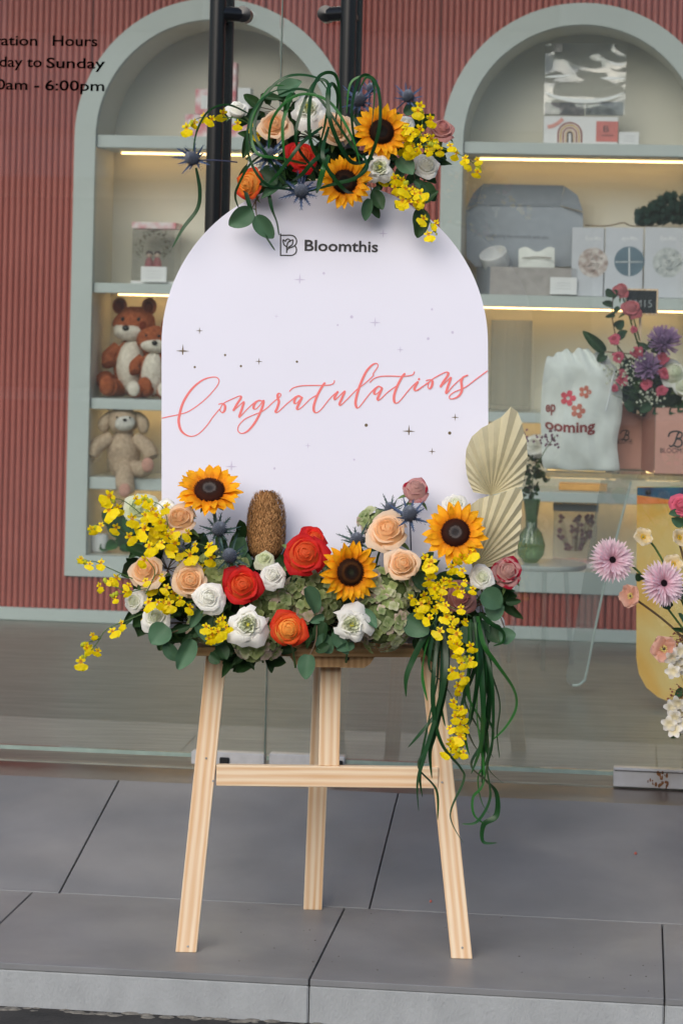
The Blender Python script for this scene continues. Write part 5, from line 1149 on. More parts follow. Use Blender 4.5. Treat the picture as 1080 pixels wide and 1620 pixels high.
M_maroon = mat('maroon_print', (150, 74, 76), rough=.7)
M_coral2 = mat('coral_flower_print', (226, 96, 110), rough=.7); M_terr = mat('terracotta_flower_print', (206, 122, 104), rough=.7)
M_cotton = mat('cotton_bag', (232, 236, 232), rough=.85, var=.03, scale=60, bump=.3, bscale=500)
def fl(px_, base_h): pass
# ---- left niche, top shelf: printed boxes
h1, h2, h3, h4, hb = hs1
def box_on(px0, px1, pytop, hbase, v, depth, m, parent, name='carton', twist=0):
    a, ht = on_v(px0, pytop, v); b, _ = on_v(px1, pytop, v)
    return MB().box(S((a + b) / 2, v + depth / 2, (hbase + ht) / 2 + .0006), (b - a, depth, ht - hbase - .001), SROT, bev=.0015).build(name, m, parent)
for (x0, x1, yt, base, lab) in ((292, 350, 180, h1, 'floral printed box lying lowest behind the left black bar'), (352, 396, 172, h1, 'white box with floral side behind the bar, right of the lowest printed box')):
    t = thing('gift_box', lab, 'gift box', wp((x0 + x1) / 2, 213, WV + .12)); t.location.z = base
    box_on(x0, x1, yt, base, WV + .10, .12, M_floral, t); card(x0 + 6, yt + 8, x0 + 22, yt + 24, WV + .0985, .001, 'label', M_white, t)
hq = on_v(320, 180, WV + .10)[1]
t = thing('gift_box', 'upper floral printed box stacked behind the left black bar', 'gift box', wp(330, 180, WV + .12))
box_on(309, 349, 140, hq, WV + .11, .09, M_floral, t); card(318, 150, 340, 172, WV + .1085, .001, 'label', M_white, t)
hq = on_v(370, 172, WV + .10)[1]
t = thing('gift_box', 'tall slim floral box standing on the others near the top shelf', 'gift box', wp(370, 172, WV + .12))
box_on(362, 374, 98, hq, WV + .11, .05, M_floral, t); box_on(376, 396, 138, hq, WV + .11, .07, M_white, t, 'cover')
# ---- flower gift box on the second shelf
t = thing('flower_gift_box', 'clear gift box holding a wreath and two tiny dolls on the second left shelf', 'gift box', wp(243, 448, WV + .12)); t.location.z = h2
V = WV + .10
(a, zt), (b, _) = on_v(210, 352, V), on_v(277, 352, V); cu_, cw = (a + b) / 2, b - a
MB().box(S(cu_, V + .06, (h2 + zt) / 2), (cw, .12, zt - h2 - .022), SROT).build('clear_cover', M_clear, t)
MB().box(S(cu_, V + .06, zt - .008), (cw + .006, .126, .022), SROT, bev=.002).build('lid', M_floral, t)
MB().box(S(cu_, V + .06, h2 + .005), (cw + .004, .124, .009), SROT).build('base', M_white, t)
mb = MB(); wc = wp(242, 392, V + .05)
for k in range(150):
    a_ = R_.uniform(-.6, PI + .6); p = wc + SROT @ Vector((math.cos(a_) * .046 + R_.gauss(0, .006), R_.gauss(0, .008), math.sin(a_) * .056 + R_.gauss(0, .006))); d = Vector((R_.gauss(0, 1), R_.gauss(0, 1), R_.gauss(0, 1))).normalized() * .009
    mb.add([p, p + d, p + d.cross(Vector((0, 1, 0))) * .6], [(0, 1, 2)])
mb.build('wreath', leafm('dry_wreath', (96, 92, 60), (120, 110, 74)), t)
for x_ in (236, 249):
    p = wp(x_, 403, V + .04); MB().ball(p, .011, 12, 8).build('doll_head', mat('doll_skin', (222, 196, 176), var=.03) if 'doll_skin' not in MATS else MATS['doll_skin'], t, smooth=True)
    MB().ball(p + Vector((0, .002, .004)), (.0125, .012, .011), 12, 8).build('doll_hair', MATS.get('doll_hair') or mat('doll_hair', (70, 50, 44)), t, smooth=True)
    MB().lathe([(.016, -.042), (.013, -.02), (.006, -.008)], p, 14).build('doll_body', MATS.get('doll_cloth') or mat('doll_cloth', (170, 90, 96)), t, smooth=True)
pc = thing('price_card', 'white price card leaning on the flower gift box', 'card', wp(242, 446, WV + .07))
card(223, 421, 263, 446.5, WV + .075, .003, 'card', M_white, pc)
M_faint = mat('faint_print', (176, 180, 186), rough=.6)
for yy in (428, 433, 438): card(232, yy, 254, yy + 1, WV + .0740, .0005, 'printed_line', M_faint, pc, bev=0)
# ---- plush toys
def fur(name, c, c2=None, **k):
    return mat(name, c, rough=.95, spec=.1, c2=c2, scale=90, bump=1.0, bscale=260, **k)
M_fox = fur('fox_fur', (172, 98, 62), (140, 72, 44)); M_foxw = fur('white_fur', (228, 222, 208), (204, 196, 182)); M_foxd = fur('dark_fur', (110, 46, 24)); M_eye = mat('toy_eye', (14, 12, 12), rough=.1)
M_bun = fur('beige_fur', (196, 176, 152), (170, 148, 124)); M_bunf = fur('pale_face_fur', (206, 204, 196)); M_pad = fur('pink_pad', (196, 150, 134))
def blob(c, r, nm, m, t, rot=None, j=.12): return MB().ball(c, r, 18, 12, M=rot, jit=j, jf=26).build(nm, m, t, smooth=True)
def tuft(ob_m, c, r, n, t, nm='fur_tufts'):
    mb = MB()
    for k in range(n):
        d = Vector((R_.gauss(0, 1), R_.gauss(0, 1), R_.gauss(0, 1))).normalized()
        if d.y > .3: continue
        p = c + Vector((d.x * r[0], d.y * r[1], d.z * r[2])); A, B, _ = basis(d); e = p + d * .007 + Vector((R_.gauss(0, .003), 0, -.004))
        mb.add([p - A * .0016, p + A * .0016, e], [(0, 1, 2)])
    mb.build(nm, ob_m, t, kind='stuff', fix=False)
def fox(cx_, cy_, s, hbase, v, label, flip=1):
    t = thing('plush_fox', label, 'plush toy', wp(cx_, cy_, v), 'plush foxes'); X = SROT @ Vector((1, 0, 0)); B = t.location; B.z = hbase
    def P(x, y, z): return B + (SROT @ Vector((x * s * flip, y * s, z * s)))
    blob(P(0, .0, .10), (.062 * s, .055 * s, .095 * s), 'body', M_fox, t); blob(P(0, -.022, .10), (.048 * s, .042 * s, .085 * s), 'belly', M_foxw, t)
    tuft(M_foxw, P(0, -.022, .10), (.048 * s, .042 * s, .085 * s), 380, t)
    blob(P(.004, -.005, .232), (.068 * s, .058 * s, .058 * s), 'head', M_fox, t); tuft(M_fox, P(.004, -.005, .232), (.068 * s, .058 * s, .058 * s), 300, t)
    blob(P(-.004, -.03, .212), (.056 * s, .042 * s, .032 * s), 'muzzle', M_foxw, t)
    blob(P(-.012, -.072, .222), (.012 * s, .009 * s, .010 * s), 'nose', M_eye, t, j=0)
    for k in (-1, 1):
        blob(P(k * .026, -.055, .250), (.0065 * s,) * 3, 'eye', M_eye, t, j=0)
        e = MB().ball(P(k * .048, .0, .292), (.024 * s, .014 * s, .028 * s), 14, 9, jit=.05).build('ear', M_fox, t, smooth=True)
        blob(P(k * .048, -.012, .290), (.015 * s, .006 * s, .018 * s), 'inner_ear', M_foxd, t)
        MB().tube(catmull([P(k * .05, -.01, .16), P(k * .075, -.03, .13), P(k * .066, -.05, .10)], 5), [.020 * s] * 4 + [.021 * s] * 4 + [.023 * s] * 2 + [.012 * s], 12).build('arm', M_fox, t, smooth=True)
        MB().tube(catmull([P(k * .035, -.01, .03), P(k * .055, -.06, .032), P(k * .06, -.10, .035)], 5), [.028 * s] * 7 + [.030 * s] * 3 + [.016 * s], 12).build('leg', M_fox, t, smooth=True)
        blob(P(k * .061, -.108, .040), (.024 * s, .012 * s, .030 * s), 'foot', M_foxw if flip < 0 else M_fox, t)
    MB().tube(catmull([P(-.04, .02, .05), P(-.085, -.02, .055), P(-.075, -.06, .05)], 5), [.018 * s] * 4 + [.028 * s] * 4 + [.022 * s] * 2 + [.008 * s], 12).build('tail', M_fox, t, smooth=True)
    return t
fox(209, 630, 1.05, h3 + .001, WV + .14, 'larger orange and white plush fox sitting at the left of the third shelf')
fox(243, 630, .84, h3 + .001, WV + .085, 'smaller white bellied plush fox leaning on the larger fox', -1)
# bunny hanging its legs over the lowest shelf
B = wp(192, 756, WV + .03); B.z = h4; s = 1.0
t = thing('plush_bunny', 'shaggy beige plush bunny sitting with a leg hanging over the lowest left shelf', 'plush toy', B)
def PB(x, y, z): return B + (SROT @ Vector((x, y, z)))
blob(PB(0, .03, .075), (.056, .048, .085), 'body', M_bun, t); tuft(M_bun, PB(0, .03, .075), (.056, .048, .085), 700, t)
blob(PB(-.002, .02, .188), (.050, .046, .046), 'head', M_bun, t); tuft(M_bun, PB(-.002, .02, .188), (.050, .046, .046), 260, t)
blob(PB(.010, -.012, .180), (.034, .024, .026), 'face', M_bunf, t)
blob(PB(.014, -.036, .192), (.007, .005, .005), 'nose', M_eye, t, j=0)
for k in (-1, 1):
    blob(PB(.008 + k * .022, -.030, .200), (.0035,) * 3, 'eye', M_eye, t, j=0)
    MB().tube(catmull([PB(k * .03, .03, .21), PB(k * .062, .02, .185), PB(k * .068, .015, .145)], 5), [.012, .015, .017, .019, .02, .021, .021, .021, .018, .014, .006], 10).build('ear', M_bun, t, smooth=True)
    MB().tube(catmull([PB(k * .042, .02, .13), PB(k * .085, .0, .10), PB(k * .105, -.01, .065)], 5), [.021, .023, .024, .025, .026, .026, .026, .027, .026, .024, .012], 12).build('arm', M_bun, t, smooth=True)
    tuft(M_bun, PB(k * .09, -.0, .09), (.03, .028, .04), 180, t)
MB().tube(catmull([PB(.015, .0, .03), PB(.022, -.055, .0), PB(.032, -.065, -.055)], 5), [.03] * 5 + [.031] * 3 + [.030, .028, .014], 12).build('leg', M_bun, t, smooth=True)
tuft(M_bun, PB(.026, -.062, -.03), (.032, .03, .045), 260, t); blob(PB(.030, -.088, -.036), (.019, .010, .024), 'foot_pad', M_pad, t)
MB().tube(catmull([PB(.04, .0, .03), PB(.075, -.04, .03), PB(.095, -.05, .045)], 5), [.028] * 7 + [.028, .028, .026, .014], 12).build('leg', M_bun, t, smooth=True)
blob(PB(.102, -.075, .048), (.020, .010, .024), 'foot_pad', M_pad, t)
# green leaves and white pot on the niche floor
M_bigleaf = leafm('broad_leaf', (36, 92, 44), (52, 120, 60), rough=.4)
t = thing('leafy_plant', 'broad leaved green plant at the bottom of the left niche', 'plant', wp(200, 878, WV + .10)); t.location.z = hb
for k in range(26):
    a_ = R_.uniform(0, 2 * PI); p = t.location + SROT @ Vector((R_.uniform(-.07, .09), R_.uniform(-.05, .06), R_.uniform(.0, .13))); q = p + SROT @ Vector((math.cos(a_) * .07, -.035, .02 + math.sin(a_) * .05)); q.z = max(q.z, hb + .012); p.z = max(p.z, hb + .006)
    leaf_on(t, p, q, .8, M_bigleaf, kind=0)
t = thing('white_pot', 'small grey white pot at the left of the leafy plant', 'pot', wp(158, 878, WV + .08)); t.location.z = hb
MB().lathe([(.020, 0), (.028, .008), (.030, .045), (.027, .062), (.024, .060), (.024, .05), (0, .05)], t.location, 24).build('bowl', M_white, t, smooth=True)
MB().lathe([(0, .048), (.0235, .049), (.0235, .051), (0, .052)], t.location, 20).build('soil', M_grout, t, smooth=True)

# ---- right niche
g1, g2, g3, g4, gb = hs2
V = WV + .12
t = thing('cellophane_bag', 'clear cellophane gift bag with glossy folds above a rainbow printed box', 'gift bag', wp(922, 228, V)); t.location.z = g1
(a, zt), (b, zl) = on_v(862, 66, V), on_v(988, 182, V)
mb = MB(); nx, nz = 14, 22; vs = []
for j in range(nz + 1):
    for i in range(nx + 1):
        fx, fz = i / nx, j / nz; z = zl + (zt - zl) * fz
        vs.append(S(a + (b - a) * fx, V - .002 + .055 * fz * .6 - .012 * math.sin(PI * fx) * math.sin(fz * 6.5 + .6 * math.sin(fx * 3)) - .006 * noise.noise(Vector((fx * 5, fz * 6, 1))), z))
mb.add(vs, [(j * (nx + 1) + i, j * (nx + 1) + i + 1, (j + 1) * (nx + 1) + i + 1, (j + 1) * (nx + 1) + i) for j in range(nz) for i in range(nx)])
mb.build('film', M_clear, t, smooth='all', fix=False)
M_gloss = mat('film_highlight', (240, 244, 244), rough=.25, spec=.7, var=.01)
def glint(L, w_):  # pale strip painting a gloss highlight on the film
    C = catmull([wp(x, y, V - .016) for x, y in L], 6); C = [c for c in C]; rb = ribbon(C, [w_ * 8.5 / F * math.sin(PI * min(1, max(.08, i / (len(C) - 1) * .9 + .05))) for i in range(len(C))], SROT @ Vector((0, -1, 0))); rb.build('painted_glint', M_gloss, t)
glint([(862, 145), (880, 153), (920, 159), (960, 156), (986, 146)], 7); glint([(862, 121), (880, 120), (903, 119)], 4); glint([(950, 123), (968, 123), (989, 124)], 4.5); glint([(962, 96), (975, 101), (989, 101)], 4)
mb = MB(); card(876, 68, 889, 82, V + .008, .002, 'sticker', mat('foil_sticker', (196, 186, 176), rough=.3, c2=(120, 120, 118), scale=120), t)
pr = card(862, 161, 924, 182.5, V + .006, .002, 'photo_print', mat('photo_print', (120, 110, 108), rough=.4, c2=(52, 56, 58), scale=55), t)
card(926, 160, 985, 182.5, V + .006, .002, 'photo_print', mat('photo_print_light', (150, 156, 154), rough=.4, c2=(70, 76, 78), scale=40), t)
t = thing('rainbow_box', 'white gift box printed with an arched rainbow and a pink square tag', 'gift box', wp(920, 226, V)); t.location.z = g1
box_on(860, 978, 183, g1, V - .004, .14, M_white, t); VF = V - .0055
card(943, 191, 977, 224, VF, .0012, 'pink_tag', mat('pink_tag', (206, 120, 112), rough=.5), t)
text('tag_letter', 'B', .030, face_M(wp(954, 208, VF - .0008)), M_dkprint, t, width=.018)
card(951, 213, 970, 214.5, VF - .0006, .0004, 'tag_line', M_dkprint, t, bev=0)
cc = (901, 226)
for k, (r_, c) in enumerate(((18.5, (150, 84, 74)), (14.5, (206, 170, 96)), (10.5, (160, 100, 90)), (6.5, (214, 186, 150)), (3.4, (90, 70, 68)))):
    m_ = mat('rainbow_band', c, rough=.6); C = [wp(cc[0] + r_ * math.cos(PI * i / 24), cc[1] - 14 - (r_ if True else 0) * math.sin(PI * i / 24), VF) for i in range(25)]
    C = [wp(cc[0] + r_, cc[1] - 1, VF)] + C + [wp(cc[0] - r_, cc[1] - 1, VF)]
    ribbon(C[::-1], [2.4 * 8.5 / F] * len(C), SROT @ Vector((0, -1, 0)), off=.0004).build('rainbow_band', m_, t)
ribbon([wp(866 + 4 * i, 200 - .35 * i * i, VF) for i in range(7)], [6 * 8.5 / F] * 7, SROT @ Vector((0, -1, 0)), off=.0004).build('pink_arc', mat('pink_arc', (222, 160, 150), rough=.6), t)
pc = thing('price_card', 'small white price card right of the rainbow box', 'card', wp(994, 228, WV + .08)); pc.location.z = g1
card(979, 208, 1010, 228.5, WV + .085, .003, 'card', M_white, pc)
for yy in (214, 218, 222): card(986, yy, 1004, yy + 1, WV + .0840, .0005, 'printed_line', M_faint, pc, bev=0)
# open mailer box
t = thing('mailer_box', 'open grey mailer carton with raised lid on the second right shelf', 'carton', wp(832, 466, WV + .10)); t.location.z = g2
V2 = WV + .20
lid = [(737, 330), (741, 322), (746, 400), (752, 420), (905, 420), (920, 404), (923, 335), (886, 322), (754, 322)]
MB().prism([wp(x, y, V2) for x, y in [(754, 324), (737, 331), (737, 405), (752, 422), (905, 422), (922, 412), (922, 336), (886, 326)]][::-1], SROT @ Vector((0, .004, 0))).build('lid_panel', M_gbox, t)
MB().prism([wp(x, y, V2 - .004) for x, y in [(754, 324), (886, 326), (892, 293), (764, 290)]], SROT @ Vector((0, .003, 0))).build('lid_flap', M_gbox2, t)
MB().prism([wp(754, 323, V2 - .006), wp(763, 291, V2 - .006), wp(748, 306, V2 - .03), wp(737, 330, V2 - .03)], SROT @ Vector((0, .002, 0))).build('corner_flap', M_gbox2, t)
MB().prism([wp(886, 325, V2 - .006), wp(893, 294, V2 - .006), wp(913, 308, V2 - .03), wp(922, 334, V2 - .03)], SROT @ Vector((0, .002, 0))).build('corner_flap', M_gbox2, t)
(a, ht), (b, _) = on_v(776, 421, WV + .06), on_v(914, 421, WV + .06)
front = MB().box(S((a + b) / 2, WV + .062, (g2 + ht) / 2), (b - a, .004, ht - g2 - .001), SROT).build('front_wall', mat('warm_grey_carton', (164, 160, 158), rough=.6), t)
a0 = on_v(752, 421, WV + .08)[0]
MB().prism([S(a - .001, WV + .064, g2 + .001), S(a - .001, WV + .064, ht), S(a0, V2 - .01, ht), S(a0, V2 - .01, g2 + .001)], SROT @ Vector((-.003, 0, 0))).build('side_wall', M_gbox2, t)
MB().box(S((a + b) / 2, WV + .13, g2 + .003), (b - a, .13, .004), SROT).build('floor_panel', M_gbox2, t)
text('slogan', 'celebrating the moments with you', .02, face_M(wp(768, 375, V2 - .001), roll=-.01), MATS['faint_dark'] if 'faint_dark' in MATS else mat('faint_dark', (96, 100, 110), rough=.6), t, width=wh(867, 375, V2)[0] - wh(768, 375, V2)[0], bold=-.0002)
zf = g2 + .006
t = thing('mug', 'pale ceramic mug lying in the open mailer carton', 'mug', wp(783, 425, WV + .13)); t.location.z = zf + .045
cA = S(on_v(783, 430, WV + .13)[0], WV + .12, on_v(783, 412, WV + .13)[1])
t.location = cA
MB().lathe([(.0, -.03), (.036, -.03), (.044, -.02), (.046, .03), (.042, .03), (.040, -.015), (0, -.02)], cA, 28, ax=SROT @ Vector((-.25, -.5, .8))).build('cup', M_white, t, smooth=True)
t = thing('cotton_pouch', 'small folded cotton pouch standing in the open mailer carton', 'pouch', wp(848, 425, WV + .12))
mb = MB(); vs = []; nx, nz = 12, 8
for side in (0, 1):
    for j in range(nz + 1):
        for i in range(nx + 1):
            fx, fz = i / nx, j / nz; q = wp(820 + 57 * fx, 440 - (46 + 4 * math.sin(fx * 9)) * fz, WV + .12)
            bul = .016 * math.sin(PI * fx) * math.sin(PI * (.1 + .8 * fz)); vs.append(q + SROT @ Vector((0, bul * (1 if side else -1), 0)))
m_ = (nx + 1) * (nz + 1)
mb.add(vs, [(s_ * m_ + j * (nx + 1) + i, s_ * m_ + j * (nx + 1) + i + 1, s_ * m_ + (j + 1) * (nx + 1) + i + 1, s_ * m_ + (j + 1) * (nx + 1) + i) for s_ in (0, 1) for j in range(nz) for i in range(nx)])
mb.build('cloth', M_cotton, t, smooth='all', fix=False); MB().tube([wp(826, 408, WV + .100), wp(850, 406, WV + .0985), wp(872, 408, WV + .100)], .0015, 6).build('drawstring', M_stemb, t)
pc = thing('price_card', 'white price card in front of the open mailer carton', 'card', wp(890, 466, WV + .04)); pc.location.z = g2
card(870, 438, 912, 466, WV + .045, .003, 'card', M_white, pc)
for yy in (447, 451, 456): card(880, yy, 902, yy + 1, WV + .0440, .0005, 'printed_line', M_faint, pc, bev=0)
# three boxes with round windows
M_win1 = mat('petals_in_window', (214, 208, 204), rough=.5, c2=(150, 130, 124), scale=60); M_win2 = mat('blue_grey_window', (110, 132, 146), rough=.3, c2=(90, 112, 126), scale=12); M_win3 = mat('silver_window', (206, 210, 210), rough=.4, c2=(150, 158, 160), scale=50)
for (x0, x1, cx_, mw, lab, tx) in ((905, 956, 938, M_win1, 'pale grey box with pink speckled round window, left of three', 'Eye-Mm'), (957.5, 1018, 995, M_win2, 'pale grey box with blue grey round window, middle of three', 'eye-Mm'), (1020, 1085, 1056, M_win3, 'pale grey box with silvery round window, right of three', 'Eye-Mm')):
    t = thing('gift_box', lab, 'gift box', wp((x0 + x1) / 2, 466, WV + .10), 'boxes with round windows'); t.location.z = g2
    VB = WV + .06; box_on(x0, x1, 359, g2, VB, .11, M_lbox, t)
    c = wp(cx_, 415 if mw is not M_win2 else 413, VB - .0006); r_ = 23.5 * 8.5 / F
    MB().add([c + SROT @ Vector((math.cos(2 * PI * k / 32) * r_, 0, math.sin(2 * PI * k / 32) * r_)) for k in range(32)], [tuple(range(32))]).build('round_window', mw, t)
    if mw is M_win2:
        ribbon([wp(cx_, 391, VB - .001), wp(cx_, 436, VB - .001)], [.004] * 2, SROT @ Vector((0, -1, 0))).build('ribbon', M_white, t); ribbon([wp(cx_ - 22, 414, VB - .001), wp(cx_ + 22, 414, VB - .001)], [.004] * 2, SROT @ Vector((0, -1, 0)), off=.0009).build('ribbon', M_win3, t)
    else:
        mb = MB()
        for k in range(26):
            a_ = R_.uniform(0, 2 * PI); rr = R_.uniform(0, .8) * r_; p = c + SROT @ Vector((math.cos(a_) * rr, -.002, math.sin(a_) * rr)); mb.ball(p, (R_.uniform(.003, .008), .002, R_.uniform(.002, .006)), 7, 4)
        mb.build('dried_petals', mw, t, smooth=True)
    text('lettering', tx, .02, face_M(wp(cx_ - 12, 379.5, VB - .0012)), M_white, t, width=wh(cx_ + 13, 380, VB)[0] - wh(cx_ - 12, 380, VB)[0], bold=.0003)
# moss on the boxes
t = thing('moss_bunch', 'dark teal preserved moss lying on top of the three boxes', 'moss', wp(1045, 358, WV + .10)); t.location.z = on_v(1045, 359, WV + .06)[1]
for k in range(120):
    x_ = R_.uniform(1008, 1085); top = 303 + abs(x_ - 1062) * .55; y_ = R_.uniform(max(308, top), 352); p = wp(x_, y_, WV + R_.uniform(.07, .14)); rr = R_.uniform(.010, .020)
    mb = MB()
    for q in range(26):
        d = Vector((R_.gauss(0, 1), R_.gauss(0, 1), R_.gauss(0, 1))).normalized(); A, Bq, _ = basis(d); c = p + d * rr * R_.uniform(.3, 1)
        mb.add([c - A * .004, c + A * .004, c + d * .004 + Bq * .003, ], [(0, 1, 2)])
    mb.ball(p, rr * .75, 7, 5, jit=.4, jf=90)
    mb.build('tuft', M_moss, t, fix=False)
MB().tube(catmull([wp(925, 356, WV + .10), wp(960, 357, WV + .09), wp(985, 352, WV + .08), wp(1000, 357, WV + .10), wp(1040, 357, WV + .1)], 6), .0022, 6).build('stem', M_stemb, t)
# ribbed vase on the third shelf
t = thing('ribbed_vase', 'tall ribbed clear glass vase on the third right shelf beside the board', 'vase', wp(806, 652, WV + .10)); t.location.z = g3
r_ = 32 * 8.55 / F; ht = on_v(806, 506, WV + .12)[1] - g3
MB().lathe([(0, .004), (r_ * .99, .004), (r_, .02), (r_, ht - .004), (r_ * 1.0, ht), (r_ * .95, ht), (r_ * .94, .02), (0, .018)], t.location, 144, rib=.022, nrib=36).build('glass', M_ribg, t, smooth=True)

# ---- the acrylic console table with its bag and bouquets
TV = 7.25
th_ = on_v(900, 752, TV)[1]
t = thing('acrylic_table', 'clear acrylic console table with slanting rounded legs inside the shop', 'table', S(on_v(980, 1085, TV)[0], TV + .2, H2 + .001))
a, b = on_v(862, 750, TV)[0], on_v(862, 750, TV)[0] + 1.1
MB().box(S((a + b) / 2, TV + .17, th_), (b - a, .36, .016), SROT, bev=.002).build('tabletop', M_acr, t)
def leg(path, th2, name, m, v, zmin=H2 + .002):
    P = [wp(x, y, v) for x, y in path]
    for p in P: p.z = max(p.z, zmin)
    return MB().prism(P, SROT @ Vector((0, th2, 0))).build(name, m, t, label=None)
leg([(950, 760), (998, 760), (955, 930), (928, 1062), (922, 1078), (914, 1086), (905, 1087), (898, 1082), (895, 1070), (898, 1055), (915, 960)], .014, 'leg', glass_mat('acrylic_leg', (.90, .92, .91), .10, .0, body=(190, 200, 200), bodyfac=.10), TV + .03)
for L_ in ([(998, 762), (955, 930), (928, 1062), (922, 1078), (914, 1086), (905, 1087)],):
    C = catmull([wp(x, min(y, 1084), TV + .028) for x, y in L_], 6); MB().tube(C, .0035 if L_[0][0] > 990 else .002, 6).build('polished_edge', mat('acrylic_edge', (176, 190, 186), rough=.15, var=.02, spec=.8) if 'acrylic_edge' not in MATS else MATS['acrylic_edge'], t, smooth=True)
for s_ in (0,): leg([(1060, 768), (1100, 768), (1100, 860), (1082, 860)], .014, 'brace', M_acr, TV + .24)
# dichroic panel
m, nt, pb = newmat('dichroic_film'); L = nt.links.new
tc = N(nt, 'ShaderNodeTexCoord'); nz = N(nt, 'ShaderNodeTexNoise'); nz.inputs['Scale'].default_value = 2.6; nz.inputs['Detail'].default_value = 4; nz.inputs['Distortion'].default_value = .7; L(tc.outputs['Object'], nz.inputs['Vector'])
cr = N(nt, 'ShaderNodeValToRGB'); e = cr.color_ramp.elements; e[0].position = .30; e[0].color = (*lin((176, 206, 150)), 1); e[1].position = .75; e[1].color = (*lin((255, 214, 140)), 1)
for p_, c in ((.36, (240, 200, 110)), (.42, (255, 196, 92)), (.52, (255, 224, 146)), (.64, (255, 184, 96))): x = e.new(p_); x.color = (*lin(c), 1)
L(nz.outputs['Fac'], cr.inputs[0]); L(cr.outputs[0], pb.inputs['Base Color']); pb.inputs['Roughness'].default_value = .18; pb.inputs['Specular IOR Level'].default_value = .8; pb.inputs['Metallic'].default_value = .1
M_dic = m
PV = 7.0
t2 = thing('iridescent_panel', 'glossy orange and gold iridescent acrylic panel with rounded lower corner at right', 'acrylic panel', wp(1060, 1108, PV))
pts = [(1007, 770), (1110, 770), (1110, 1118), (1062, 1112), (1040, 1103), (1022, 1088), (1010, 1066), (1006, 1040)]
P = [wp(x, y, PV) for x, y in pts]
for p in P: p.z = max(p.z, H2 + .002)
MB().prism(P, SROT @ Vector((0, .008, 0))).build('panel', M_dic, t2)
MB().prism([wp(x, y, PV - .0016) for x, y in [(1007.5, 771), (1107, 771), (1107, 786), (1060, 790), (1007.5, 783)]], SROT @ Vector((0, .001, 0))).build('blue_band', mat('blue_film', (44, 120, 150), rough=.2, c2=(60, 60, 96), scale=12), t2)
MB().prism([wp(x, y, PV - .0016) for x, y in [(1007.5, 784.5), (1060, 791), (1107, 787.5), (1107, 797), (1007.5, 797)]], SROT @ Vector((0, .001, 0))).build('orange_band', mat('orange_film', (250, 140, 70), rough=.2), t2)
MB().lathe([(0, -.002), (.008, 0), (.006, .004), (0, .005)], wp(1025, 779, PV - .003), 14, ax=SROT @ Vector((0, -1, 0))).build('bolt', M_black, t2)
# cotton bag
zt = th_ + .009; t = thing('cotton_bag', 'white cotton drawstring bag printed Keep Blooming, leaning on the pink box', 'bag', S(on_v(915, 750, TV)[0], TV + .08, zt))
BV = TV + .045
ol_l = [(868, 747), (858, 735), (856, 700), (855, 650), (858, 600), (864, 568), (868, 562)]
ol_r = [(978, 752), (980, 742), (976, 700), (983, 660), (984, 620), (981, 590), (950, 556)]
CL = catmull([Vector((x, y, 0)) for x, y in ol_l], 5); CR = catmull([Vector((x, y, 0)) for x, y in ol_r], 5)
nx = 22; mb = MB(); front_ = []
def bag_pt(fx, k, side):
    l, r_ = CL[k], CR[k]; x = l.x + (r_.x - l.x) * fx; y = l.y + (r_.y - l.y) * fx; f = k / (len(CL) - 1)
    if f > .93: y += 3 * math.sin(fx * 17) + 3 * math.sin(fx * 31) - 6 * math.sin(PI * fx)
    bul = .048 * (math.sin(PI * fx) ** .6) * (math.sin(PI * min(1, .12 + .86 * (1 - f))) ** .5)
    wr = noise.noise(Vector((fx * 3.5, f * 4.5, 3))) * .016 + noise.noise(Vector((fx * 9 + f * 3, f * 8, 7))) * .006 + (.010 * math.sin(fx * 30) * max(0, (f - .8) / .2))
    p = wp(x, y, BV + .05); p.z = max(p.z, zt + .001); return p + SROT @ Vector((0, (-bul + wr if side == 0 else bul), 0))
m_ = (nx + 1); rows = len(CL); vs = []
for side in (0, 1):
    for k in range(rows):
        for i in range(nx + 1): vs.append(bag_pt(i / nx, k, side))
o_ = rows * m_
mb.add(vs, [(s_ * o_ + k * m_ + i, s_ * o_ + k * m_ + i + 1, s_ * o_ + (k + 1) * m_ + i + 1, s_ * o_ + (k + 1) * m_ + i) for s_ in (0, 1) for k in range(rows - 1) for i in range(nx)])
mb.build('cloth', M_cotton, t, smooth='all', fix=False)
# printing follows the cloth: projected on to the front sheet
from mathutils.bvhtree import BVHTree
bvh = BVHTree.FromPolygons(mb.v, [tuple(f) for f in mb.f[:(rows - 1) * nx]])
eye = Vector((0, 0, EYE)); vdir = SROT @ Vector((0, 1, 0))
def on_bag(p): 
    h = bvh.ray_cast(p - vdir * .5, vdir); return (h[0] - vdir * .0016) if h[0] else p
def print_text(s, x0, y0, x1, arc, rot, parent, m, size_px, bvh_fn):
    me = text_mesh(s, 1.0, .03); co = [v.co.copy() for v in me.vertices]; xs = [c.x for c in co]; mn, mx_ = min(xs), max(xs); k = (x1 - x0) / (mx_ - mn)
    import bmesh; bm = bmesh.new(); bm.from_mesh(me); bmesh.ops.triangulate(bm, faces=bm.faces); bmesh.ops.subdivide_edges(bm, edges=bm.edges, cuts=1); bm.to_mesh(me); bm.free()
    for v in me.vertices:
        X = (v.co.x - mn) * k; Y = v.co.y * size_px / .72; f = X / (x1 - x0) - .5
        px_ = x0 + X; py_ = y0 - Y + arc * (f * f) * 4 + rot * X
        v.co = bvh_fn(wp(px_, py_, BV)) - parent.location
    me.materials.clear(); me.materials.append(m); ob = D.objects.new('printed_word', me); COL.objects.link(ob); ob.parent = parent
print_text('ep', 862, 652, 878, 0, -.06, t, M_maroon, 17, on_bag)
print_text('ooming', 861, 682, 941, -4, .04, t, M_maroon, 17, on_bag)
